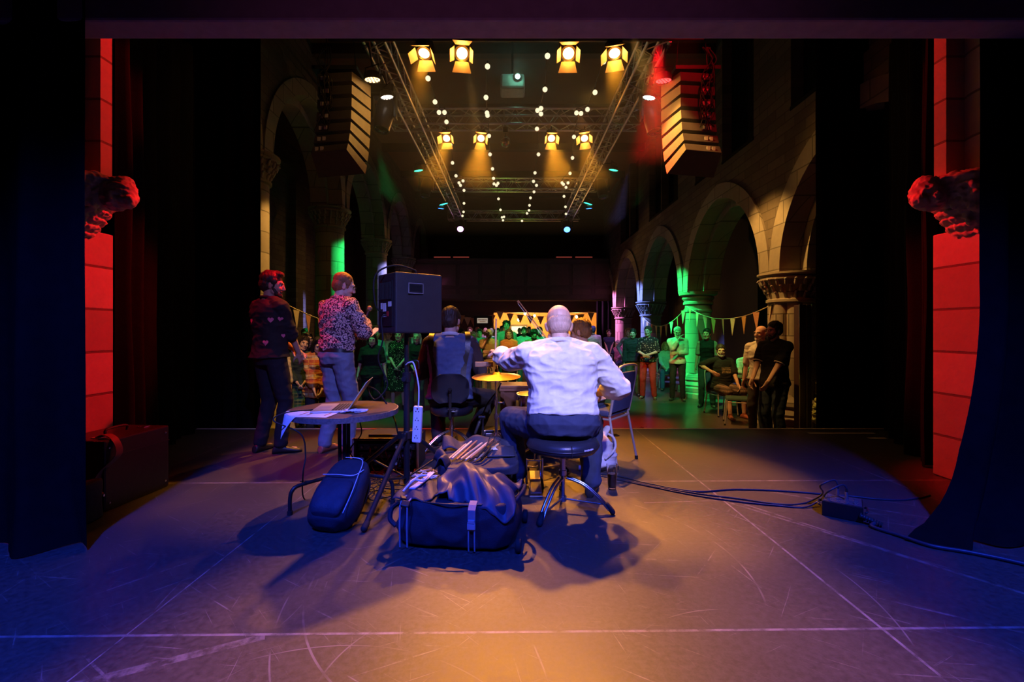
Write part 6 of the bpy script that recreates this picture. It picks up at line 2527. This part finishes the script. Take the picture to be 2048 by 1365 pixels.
b.box((0, -.01, .07), (.08, .26, .012), (R(18), 0, 0))
part('footboard', b, mat('ribbed footboard', (.30, .30, .32), .35, .9), t, smooth=0, bevel=.004)
b = MB()
for sx in (-1, 1):
    b.cyl((sx * .06, .12, .01), (sx * .06, .12, .20), .009)
b.cyl((-.065, .12, .19), (.065, .12, .19), .007)
b.cyl((.0, .12, .19), (.0, .05, .34), .005)
part('frame', b, STEEL, t)
b = MB()
b.cap((0, .05, .33), (0, .04, .36), .022, .022)
part('beater', b, mat('felt beater', (.5, .48, .45), .9), t)
cb = thing('wooden_cabinet', 'brown wooden cabinet with framed front beyond the cymbal stand', 'cabinet', (.10, 4.42, 0))
b = MB()
b.bx(-.21, .19, -.12, .16, .0, .63)
part('carcass', b, mat('brown stained ply', (.085, .035, .020), .5, 0, .4, 6), cb, smooth=0, bevel=.004)
b = MB()
b.bx(-.225, .205, -.15, .175, .63, .655)
b.bx(-.22, .20, -.142, -.12, .60, .63)
part('top', b, mat('brown stained top', (.16, .075, .045), .4, 0, .4, 6), cb, smooth=0, bevel=.004)
b = MB()
for x in (-.19, .17):
    b.bx(x - .018, x + .018, -.134, -.12, .02, .60)
b.bx(-.2, .18, -.134, -.12, .02, .05)
part('front_frame', b, mat('brown stained ply', (.085, .035, .020), .5), cb, smooth=0)
t = thing('small_amplifier', 'small dark amplifier with pale corners by foot of cymbal stand', 'amplifier', (-.16, 4.36, 0), R(8))
b = MB()
b.bx(-.13, .12, -.09, .09, .0, .24)
part('cabinet', b, BPLAS, t, smooth=0, bevel=.01)
b = MB()
b.bx(-.105, .095, -.094, -.088, .03, .15)
part('grille', b, mat('grille cloth', (.16, .15, .16), .8, bump=.4, bscale=300), t, smooth=0)
b = MB()
for sx in (-.12, .11):
    for z in (.02, .22):
        b.box((sx, -.085, z), (.035, .025, .035))
b.bx(-.10, .09, -.094, -.088, .18, .21)
part('corner', b, ALU, t, smooth=0, bevel=.004)
# boom microphone stand
t = thing('boom_stand', 'thin black boom microphone stand right of the waistcoat player', 'stand', W(966, 911, 4.06) * 1.0)
base = Vector((W(966, 911, 4.06).x, 4.06, 0))
t.location = base
b = MB()
b.cyl((0, 0, .03), (0, 0, .42), .009, n=10)
part('pole', b, TUBEB, t)
b = MB()
q0 = Vector((-.01, 0, .40))
b.tube([q0 + Vector((-.03, -.03, -.05)), q0, q0 + Vector((.05, .02, .12)), q0 + Vector((.13, .05, .22)), q0 + Vector((.17, .06, .30))], .007, 8, smooth=4)
b.cyl(q0 + Vector((-.03, 0, .0)), q0 + Vector((.03, 0, 0)), .016)
part('boom', b, TUBEB, t)
b = MB()
b.cap(q0 + Vector((-.02, -.03, -.04)), q0 + Vector((-.055, -.05, -.13)), .016, .012)
part('microphone', b, BPLAS, t)
for a in (R(-60), R(60), R(180)):
    d = Vector((cos(a), sin(a), 0))
    b = MB()
    b.cyl(Vector((0, 0, .075)), d * .24 + Vector((0, 0, .010)), .007)
    part('leg', b, TUBEB, t)


# ---- banquet chairs ---------------------------------------------------------------------------
def banquet_chair(label, loc, rz, pad, frame, group):
    """faces local -y; rounded one-piece back frame"""
    t = thing('banquet_chair', label, 'chair', loc, rz, group)
    b = MB()
    b.box((0, 0, .455), (.40, .40, .055), taper=.96)
    part('seat', b, pad, t, smooth=0, bevel=.02)
    b = MB()
    y0, y1 = .20, .285
    P = lambda x, k: Vector((x, y0 + (y1 - y0) * k, .44 + .43 * k))
    b.tube([P(-.195, 0), P(-.20, .5), P(-.19, .88), P(-.15, .985), P(0, 1.01), P(.15, .985), P(.19, .88), P(.20, .5), P(.195, 0)], .0115, 10, smooth=6)
    part('back_frame', b, frame, t, smooth=60)
    b = MB()
    rings = []
    for i in range(13):
        k = .06 + .80 * i / 12
        w = .182 * (1 - .15 * max(0, (i - 9) / 3) ** 2)
        c = P(0, k)
        rings.append([c + Vector((w * x, yy, 0)) for x, yy in ((-1, -.014), (-.5, -.022), (0, -.024), (.5, -.022), (1, -.014), (1, .010), (0, .013), (-1, .010))])
    b.loft(rings)
    part('backrest', b, pad, t, smooth=50, bevel=.004)
    for sx in (-1, 1):
        for y, yy in ((-.18, -.22), (.19, .27)):
            b = MB()
            b.cyl((sx * .185, y, .445), (sx * .205, yy, .012), .0115, n=10)
            lg = part('leg', b, frame, t)
            b = MB()
            b.cyl((sx * .205, yy, 0), (sx * .205, yy, .03), .015)
            part('foot_cap', b, RUBB, lg)
    b = MB()
    b.cyl((-.19, -.185, .405), (.19, -.185, .405), .009)
    b.cyl((-.19, .20, .405), (.19, .20, .405), .009)
    for sx in (-1, 1):
        b.cyl((sx * .187, -.185, .405), (sx * .187, .20, .405), .009)
    part('seat_rail', b, frame, t)
    return t


SILV = mat('silver chair tube', (.62, .62, .66), .35, .6, .05)
BPAD = mat('blue chair fabric', (.035, .055, .16), .85, bump=.25, bscale=200)
banquet_chair('blue banquet chair with silver frame on the stage beside the drummer', (.80, 4.17, 0), R(232), BPAD, SILV, None)
banquet_chair('empty green banquet chair facing the seated bearded person at right', (4.02, 8.10, HALL), R(-112), mat('green chair fabric', (.04, .09, .08), .85), SILV, None)
banquet_chair('banquet chair under the seated bearded person in printed tee', (4.135, 8.98, HALL), R(8), BPAD, SILV, None)
banquet_chair('banquet chair under green-lit seated person behind bottle table', ((1497 - 1024) * 9.9 / F, 9.9, HALL), R(-20), BPAD, SILV, None)
banquet_chair('banquet chair under pale-topped seated person by red trousers', ((1331 - 1024) * 13 / F, 13.0, HALL), R(-10), BPAD, SILV, None)
banquet_chair('pink-lit banquet chair under the bent-over person at far right', ((1236 - 1024) * 16.6 / F, 16.6, HALL), R(-40), BPAD, SILV, None)
banquet_chair('pink-lit empty banquet chair left of the lone far person', (3.05, 15.3, HALL), R(200), BPAD, SILV, None)

# ---- tote, glass, phone, plug --------------------------------------------------------------------
b = MB()
for i in range(8):
    k = i / 7
    b.ell((.02 * sin(3 * k), 0, .05 + .18 * k), (.125 - .045 * k ** 2, .10 - .03 * k, .06))
b.ell((-.03, -.02, .07), (.12, .10, .07))
b.cap((.0, .02, .2), (.06, .05, .33), .05, .03)
me = blob(b, .007, 2)
roughen(me, .022, 7, (1, 1, 1.3), 3, True)
for v in me.vertices:
    v.co.z = max(v.co.z, .001)
tt = thing('fabric_bag', 'crumpled pale grey fabric bag on the boards beside blue chair', 'bag', (.745, 3.84, 0))
link('sack', me, mat('pale grey cotton', (.50, .50, .56), .9, 0, .2, 12, .2), tt, smooth=180, recalc=False)
b = MB()
b.tube([Vector(p) for p in ((.02, -.11, .12), (.10, -.10, .20), (.11, -.02, .27), (.06, .03, .30))], .010, 8, smooth=5)
part('handle', b, mat('pale grey cotton', (.50, .50, .56), .9), tt)
g = G(1224, 979)
t = thing('pint_glass', 'glass of dark cola standing on the boards right of stool', 'glass', g)


def glass_mat():
    q = NT('clear glass')
    q.set(Base_Color=(1, 1, 1), Roughness=.02, IOR=1.45)
    q.b.inputs['Transmission Weight'].default_value = 1.0
    return q.m


GLASS = glass_mat()
b = MB()
b.lathe([(.001, 0), (.028, 0), (.030, .004), (.041, .185), (.039, .186), (.028, .016), (.001, .014)], n=32)
part('tumbler', b, GLASS, t, smooth=50)
b = MB()
b.lathe([(.001, .0165), (.0268, .0165), (.0340, .118), (.001, .118)], n=32)
part('cola', b, mat('cola', (.012, .006, .004), .15), t, smooth=50)
g = G(1224, 872)
t = thing('mobile_phone', 'black mobile phone lying on the boards by blue chair leg', 'phone', g, R(10))
b = MB()
b.bx(-.075, .075, -.038, .038, .0005, .010)
part('body', b, BPLAS, t, smooth=0, bevel=.006)
b = MB()
b.bx(-.068, .068, -.034, .034, .010, .0106)
part('screen', b, mat('phone glass', (.01, .01, .012), .05), t, smooth=0)
g = G(1172, 943)
t = thing('mains_plug', 'pale blue inline mains connector on the boards under the stool', 'plug', g + Vector((0, 0, .024)), R(-12))
b = MB()
b.cyl((-.06, 0, 0), (.005, 0, 0), .023, n=16)
b.cyl((.005, 0, 0), (.05, 0, 0), .019, .011, 16)
part('shell', b, mat('pale blue plastic', (.35, .45, .65), .4), t)
b = MB()
b.cyl((-.01, 0, 0), (.008, 0, 0), .0255, n=16)
part('collar', b, BPLAS, t)

# ---- floor box and cables -------------------------------------------------------------------------
fb = thing('floor_box', 'black stage box on the boards at right with plugged cables', 'stage box', (2.105, 2.90, 0), R(-36))
b = MB()
b.bx(-.105, .105, -.085, .085, .0, .095)
part('case', b, BLACK, fb, smooth=0, bevel=.004)
b = MB()
b.bx(-.098, .098, -.078, .078, .095, .098)
part('top_plate', b, mat('grey plate', (.10, .10, .12), .4, .3), fb, smooth=0)
for i in range(4):
    for j in range(3):
        b = MB()
        b.lathe([(.011, 0), (.0135, 0), (.0135, .005), (.009, .005), (.008, .001), (.001, .001)], (-.07 + i * .046, -.05 + j * .05, .098), 14)
        part('socket', b, mat('nickel', (.5, .5, .52), .3, .9), fb)
b = MB()
for sx in (-1, 1):
    b.tube([Vector((sx * .112, -.05, .05)), Vector((sx * .125, -.04, .06)), Vector((sx * .125, .04, .06)), Vector((sx * .112, .05, .05))], .006, 8, smooth=4)
part('handle', b, BPLAS, fb)
XLR = mat('xlr shell', (.40, .42, .50), .3, .9)
up = Vector((0, 0, .007))
ends = [fb.matrix_basis @ Vector((-.024, .05, .10)), fb.matrix_basis @ Vector((.022, .0, .10))]
for k, e in enumerate(ends):
    t = thing('xlr_plug', ('pale microphone plug standing in rear row of the stage box', 'pale microphone plug standing mid-row in the stage box')[k], 'plug', e)
    b = MB()
    b.cyl((0, 0, 0), (0, 0, .05), .0095, n=14)
    part('shell', b, XLR, t)
    b = MB()
    b.cyl((0, 0, .05), (0, 0, .072), .0085, .005, 14)
    part('boot', b, RUBB, t)
CABB = mat('blue-black cable', (.025, .03, .05), .45)


def fl(lst, h=.006):
    return [G(px, py, 0) + Vector((0, 0, h)) for px, py in lst]


cable('stage_cable', 'dark cable running from under the stool to the right drape', fl([(1185, 948), (1240, 955), (1300, 970), (1390, 985), (1470, 981), (1560, 984), (1640, 990), (1703, 995), (1760, 1001), (1810, 1002), (1860, 993)]), .0065, CABB)
cable('stage_cable', 'dark cable looping up into the rear of the stage box', fl([(1190, 952), (1250, 962), (1320, 977), (1400, 990), (1480, 1000), (1560, 1011), (1610, 1008)]) + [G(1645, 1003) + Vector((0, 0, .05)), ends[0] + Vector((-.10, .02, .06)), ends[0] + Vector((-.02, .01, .10)), ends[0] + Vector((0, 0, .072))], .0055, CABB)
cable('stage_cable', 'dark cable arching low into the middle of the stage box', fl([(1230, 960), (1300, 975), (1390, 993), (1480, 1006), (1560, 1014), (1608, 1017)]) + [G(1640, 1013) + Vector((0, 0, .04)), ends[1] + Vector((-.12, .0, .05)), ends[1] + Vector((-.03, .0, .095)), ends[1] + Vector((0, 0, .072))], .0055, CABB)
e0 = fb.matrix_basis @ Vector((.085, -.088, .045))
cable('multicore_cable', 'thick multicore cable leaving the stage box towards the right corner', [e0, e0 + Vector((.05, -.05, -.02))] + fl([(1745, 1058), (1800, 1076), (1860, 1096), (1930, 1108), (2000, 1122), (2080, 1140), (2150, 1150)], .011), .011, CABB)
b = MB()
e1 = e0 + Vector((.085, -.075, -.030))
dd = (e1 - e0)
for k in range(9):
    b.cyl(e0 + dd * (k / 9), e0 + dd * ((k + .6) / 9), .020 - .0006 * k, n=14)
solo('cable_gland', b, RUBB, 'ribbed rubber gland where multicore cable meets the stage box', 'gland')
cable('curtain_cable', 'thin dark cable across the boards left of the rack case', fl([(600, 965), (660, 960), (720, 955), (760, 962)]), .004, RUBB)
# tape marks
TAPE = mat('pale gaffer tape', (.62, .56, .55), .7)
for k, (pp_, lab) in enumerate((([(1617, 867), (1745, 866)], 'long pale tape strip on the boards at far right'), ([(1737, 877), (1772, 877)], 'short pale tape strip near the right side drape'))):
    a, c = G(*pp_[0]), G(*pp_[1])
    b = MB()
    b.bx(a.x, c.x, a.y - .022, a.y + .022, 0.0003, .0016)
    solo('tape_strip', b, TAPE, lab, 'tape', smooth=0)

# ---- case and small bag at left -----------------------------------------------------------------------
ic = thing('instrument_case', 'large black instrument case standing by the left pier', 'case', (-2.80, 3.20, 0), R(-4))
b = MB()
b.bx(-.19, .19, -.255, .255, 0, .46)
part('shell', b, mat('black case vinyl', (.014, .012, .013), .35, bump=.15), ic, smooth=0, bevel=.012)
b = MB()
b.bx(-.192, .192, -.257, .257, .345, .352)
part('lid_seam', b, BPLAS, ic, smooth=0)
b = MB()
b.tube([(.02, -.08, .458), (.02, -.07, .495), (.02, .07, .495), (.02, .08, .458)], .009, 8, smooth=5)
part('handle', b, BPLAS, ic)
for y in (-.17, .17):
    b = MB()
    b.box((.06, y, .462), (.06, .05, .010))
    part('latch', b, STEEL, ic, smooth=0, bevel=.002)
b = MB()
for y in (-.22, .22):
    for z in (.05, .41):
        b.ell((.192, y, z), (.005, .008, .008))
part('rivet', b, STEEL, ic)
b = MB()
pts = spline([ic.matrix_basis @ Vector(p) for p in ((.05, -.16, .466), (.13, -.175, .485), (.205, -.19, .45), (.225, -.19, .36), (.175, -.26, .26), (.165, -.29, .17), (.20, -.29, .13))], 7)
band(b, pts, .045, .002, (.15, 1, 0))
st2 = thing('carry_strap', 'worn leather strap draped from black case down to small bag', 'strap', (0, 0, 0))
part('webbing', b, mat('worn leather', (.14, .07, .06), .6, 0, .3, 30), st2, smooth=60)
b = MB()
b.box(pts[-1] + Vector((0, 0, -.005)), (.05, .012, .016))
part('buckle', b, STEEL, st2, smooth=0, bevel=.002)
b = MB()
rings = []
for i in range(8):
    k = i / 7
    rings.append([Vector((math.copysign(abs(cos(a)) ** .5, cos(a)) * .135 * (1 - .08 * k), math.copysign(abs(sin(a)) ** .5, sin(a)) * .095 * (1 - .1 * k), .003 + .235 * k)) for a in [2 * pi * j / 32 for j in range(32)]])
b.loft(rings)
me = blob(b, .007, 2)
roughen(me, .010, 8)
sg_ = thing('shoulder_bag', 'small dark bag slumped in front of the black case', 'bag', (-2.70, 2.80, 0), R(5))
link('body', me, NYL, sg_, smooth=180, recalc=False)
b = MB()
b.grid(lambda u, v: Vector((-.135 + .27 * u, -.105 - .012 * sin(pi * v), .245 - .15 * v + .004 * sin(9 * u))), 16, 10)
part('flap', b, NYLB, sg_, smooth=180, recalc=False, solid=.005)

# ================================================================ things in the hall
CORD = mat('pale bunting cord', (.60, .55, .38), .8)
FLAGM = [mat('ochre pennant', (.58, .36, .12), .8, 0, .35, 40), mat('cream pennant', (.60, .50, .34), .8, 0, .3, 40), mat('salmon pennant', (.55, .27, .16), .8, 0, .3, 40)]


def bunting(label, p0, p1, sag, n, w, h, seed=0):
    p0, p1 = Vector(p0), Vector(p1)
    t = thing('bunting', label, 'bunting', (0, 0, 0))
    at_ = lambda u: p0.lerp(p1, u) - Vector((0, 0, sag * 4 * u * (1 - u)))
    b = MB()
    b.tube([at_(i / 24) for i in range(25)], .008, 6)
    part('cord', b, CORD, t, smooth=60)
    rng = random.Random(seed)
    d = (p1 - p0)
    d.z = 0
    d.normalize()
    nr = Vector((-d.y, d.x, 0))
    for k in range(n):
        u = (k + .5) / n
        c = at_(u)
        tw = rng.uniform(-.3, .3)
        x = d * cos(tw) + nr * sin(tw)
        b = MB()
        y = x.cross(Vector((0, 0, 1))) * .003
        q = [c + x * w / 2, c - x * w / 2, c + Vector((0, 0, -h)) + nr * rng.uniform(-.02, .02)]
        b.add([p + y for p in q] + [p - y for p in q], [(0, 1, 2), (5, 4, 3), (0, 3, 4, 1), (1, 4, 5, 2), (2, 5, 3, 0)])
        part('pennant', b, FLAGM[(k + seed) % 3], t, smooth=0)


c0, c1, c2 = Vector((4.38, 7.52, 1.645)), Vector((4.36, 11.35, 1.765)), Vector((4.33, 15.2, 1.65))
bunting('bunting with small pennants from amber column to green column at right', c0, c1, .30, 9, .17, .34, 1)
bunting('bunting with small pennants from green column to blue column at right', c1, c2, .42, 9, .17, .34, 2)
bunting('bunting on a pale cord behind the two standing men at left', W(552, 598, 7.3), W(760, 650, 11.2), .20, 11, .17, .34, 0)
bunting('faint bunting across the dark wall left of the bar', W(905, 622, 21.17), W(990, 628, 21.17), .28, 7, .34, .40, 2)
bunting('faint bunting strung over the bar opening at right', W(990, 622, 21.17), W(1192, 624, 21.17), .24, 10, .34, .40, 1)

# ---- the bar beyond the far wall
b = MB()
b.bx(-1.2, 4.6, 24.3, 24.45, HALL, 2.7)
b.bx(-1.35, -1.2, 21.5, 24.45, HALL, 2.7)
b.bx(4.5, 4.65, 21.5, 24.45, HALL, 2.7)
b.bx(-1.35, 4.65, 21.5, 24.45, 2.45, 2.6)
struct('wall_bar', b, mat('warm bar plaster', (.52, .34, .16), .8, scale=2), smooth=0)
t = thing('bar_counter', 'long wooden bar counter beyond the crowd', 'bar', (1.6, 22.3, HALL))
b = MB()
b.bx(-2.3, 2.3, -.25, .25, 0, 1.05)
part('front', b, mat('bar front wood', (.20, .10, .05), .5), t, smooth=0)
b = MB()
b.bx(-2.4, 2.4, -.33, .3, 1.05, 1.1)
part('top', b, mat('bar top wood', (.28, .15, .08), .3), t, smooth=0)
t = thing('drinks_fridge', 'glowing glass-fronted drinks fridge behind the bar', 'fridge', (.35, 23.9, HALL))
b = MB()
b.bx(-.45, .45, -.3, .3, 0, 1.95)
part('body', b, BLACK, t, smooth=0)
b = MB()
b.bx(-.38, .38, -.32, -.3, .25, 1.85)
part('lit_door', b, emat('fridge light', (1.0, .92, .62), 1.1), t, smooth=0)
b = MB()
for z in (.6, .95, 1.3, 1.6):
    b.bx(-.4, .4, -.34, -.31, z, z + .03)
part('shelf', b, STEEL, t, smooth=0)
k = 0
for r_, z in enumerate((.63, .98, 1.33)):
    for c_ in range(7):
        b = MB()
        b.lathe([(.03, 0), (.032, .02), (.032, .14), (.013, .19), (.012, .23), (.001, .23)], (.35 - .3 + c_ * .1, 23.555, HALL + z), 10)
        solo('bottle', b, mat(('green bottle', 'brown bottle')[(c_ + r_) % 2], ((.02, .16, .04), (.16, .06, .02))[(c_ + r_) % 2], .2), 'small bottle on a shelf of the lit drinks fridge', 'bottle', smooth=40, group='bottles in the drinks fridge')
BULB = emat('amber bar bulb', (1.0, .62, .20), 26)
blab = ('warm bulb hanging highest over the bar', 'warm bulb just right of the fiddle bow', 'warm bulb low at left over the bar', 'warm bulb lowest beside the bow', 'warm bulb right of the drummer, over the bar', 'warm bulb at right end near the far curtain')
for i, (px, py, d) in enumerate(((1050, 628, 21.9), (1069, 632, 22.0), (1037, 640, 22.2), (1079, 640, 22.1), (1153, 634, 21.9), (1176, 645, 22.6))):
    p = W(px, py, d)
    t = thing('pendant_bulb', blab[i], 'light bulb', p, 0, 'warm bulbs over the bar')
    b = MB()
    b.ell((0, 0, 0), (.055, .055, .07), None, 14, 10)
    part('bulb', b, BULB, t, smooth=80)
    b = MB()
    b.cyl((0, 0, .06), (0, 0, .13), .022)
    b.cyl((0, 0, .12), (0, 0, 2.45 - p.z), .006, n=6)
    part('flex', b, SOCK, t)
    if i in (0, 2, 4):
        l = bpy.data.lights.new('bulb_glow', 'POINT')
        l.color = (1.0, .50, .13)
        l.energy = 260
        l.shadow_soft_size = .06
        o = bpy.data.objects.new('bulb_glow', l)
        o.location = p + Vector((0, -.05, -.12))
        COL.objects.link(o)
# sign beside the bar
p = W(966, 645, 21.15)
t = thing('wall_sign', 'dark framed sign with pale panel left of the bar opening', 'sign', p)
b = MB()
b.bx(-.42, .42, -.02, .03, -.30, .30)
part('board', b, BLACK, t, smooth=0)
b = MB()
b.bx(-.27, .22, -.03, -.02, -.04, .20)
part('pale_panel', b, emat('pale emissive panel', (1.0, .8, .6), .35), t, smooth=0)  # pale panel given a faint emission of its own
b = MB()
for j in range(7):
    b.bx(-.22 + j * .058, -.22 + j * .058 + .035, -.034, -.03, .09, .14)
for j in range(5):
    b.bx(-.15 + j * .058, -.15 + j * .058 + .035, -.034, -.03, .01, .05)
part('lettering', b, mat('orange lettering', (.6, .22, .06), .6), t, smooth=0, label='small orange lettering')

# ---- bottle table, screen and coat at right
t = thing('side_table', 'small table crowded with bottles under the right arcade', 'table', ((1478 - 1024) * 9.35 / F, 9.35, HALL))
tx = t.location.x
b = MB()
b.lathe([(.001, .70), (.36, .70), (.36, .725), (.001, .725)], n=36)
part('tabletop', b, mat('dark veneer', (.10, .055, .035), .38), t, smooth=30)
b = MB()
b.cyl((0, 0, .03), (0, 0, .70), .04)
b.lathe([(.001, 0), (.24, 0), (.24, .02), (.04, .05)], n=24)
part('pedestal', b, TUBEB, t)
GB = mat('green bottle', (.02, .16, .04), .2)
for i, (dx, dy) in enumerate(((-.16, -.10), (-.05, .02), (.05, -.14), (.13, .06), (-.20, .10), (.20, -.06))):
    b = MB()
    b.lathe([(.030, 0), (.033, .01), (.033, .15), (.014, .20), (.013, .255), (.001, .256)], n=14)
    solo('bottle', b, GB, 'green bottle standing on the small table under right arcade', 'bottle', loc=(tx + dx, 9.35 + dy, HALL + .7255), smooth=40, group='bottles on the side table')
t = thing('tall_panel', 'tall narrow dark panel with silver edge trims right of amber column', 'panel', (4.46, 6.98, HALL), R(12))
b = MB()
b.bx(-.11, .11, -.05, .05, 0, 2.06)
part('board', b, mat('satin panel', (.07, .035, .035), .3), t, smooth=0)
b = MB()
for sx in (-.11, .02, .11):
    b.bx(sx - .006, sx + .006, -.058, -.05, 0, 2.07)
part('edge_trim', b, ALU, t, smooth=0)
b = MB()
for i in range(7):
    k = i / 6
    b.ell((.02 * sin(i), 0, -.55 * k), (.09 + .05 * k, .05 + .02 * k, .08))
b.cap((.09, 0, -.05), (.13, -.02, -.45), .05, .04)
me = blob(b, .012, 2)
roughen(me, .012, 16, (1, 1, 2), 2, True)
t = thing('quilted_coat', 'quilted yellow-green coat hanging right of the tall panel', 'coat', (4.60, 6.75, .40))
link('coat', me, mat('quilted olive nylon', (.32, .34, .10), .5, 0, .3, 30, .3), t, smooth=180, recalc=False)
b = MB()
b.tube([(0, 0, .04), (0, .02, .10), (0, .04, .08)], .006, 6)
part('hanging_loop', b, BLACK, t)
b = MB()
b.cyl((4.60, 6.79, HALL), (4.60, 6.79, .62), .02)
b.lathe([(.001, 0), (.16, 0), (.16, .02), (.02, .04)], (4.60, 6.79, HALL), 20)
b.cyl((4.60, 6.79, .50), (4.60, 6.74, .51), .008)
solo('coat_stand', b, TUBEB, 'dark coat stand behind the quilted coat', 'stand')
# bracket flood on the amber column, small camera in hands
cx = (978 - 1024) * 11.4 / F
t = thing('camera', 'black camera held to the eye of the person in khaki shirt', 'camera', (cx - .045, 11.18, HALL + 1.585))
b = MB()
b.box((0, 0, 0), (.14, .06, .10))
part('body', b, BPLAS, t, smooth=0, bevel=.01)
b = MB()
b.cyl((0, -.03, 0), (0, -.15, -.01), .037, .04, 18)
part('lens', b, BPLAS, t)
b = MB()
b.box((0, 0, .06), (.05, .05, .035))
part('prism_hump', b, BPLAS, t, smooth=0, bevel=.008)

# ---------------------------------------------------------------- thin theatre haze in the hall
hz = bpy.data.materials.new('theatre haze')
hz.use_nodes = True
nt = hz.node_tree
nt.nodes.remove(nt.nodes['Principled BSDF'])
vs = nt.nodes.new('ShaderNodeVolumeScatter')
vs.inputs['Color'].default_value = (1, 1, 1, 1)
vs.inputs['Density'].default_value = 0.055
vs.inputs['Anisotropy'].default_value = 0.45
nt.links.new(vs.outputs[0], nt.nodes['Material Output'].inputs['Volume'])
b = MB()
b.bx(-2.3, 2.4, 5.75, 11.5, 3.55, 6.9)
solo('haze', b, hz, 'thin theatre haze hanging under the ceiling around the amber lamps', 'haze', smooth=0, kind='stuff')
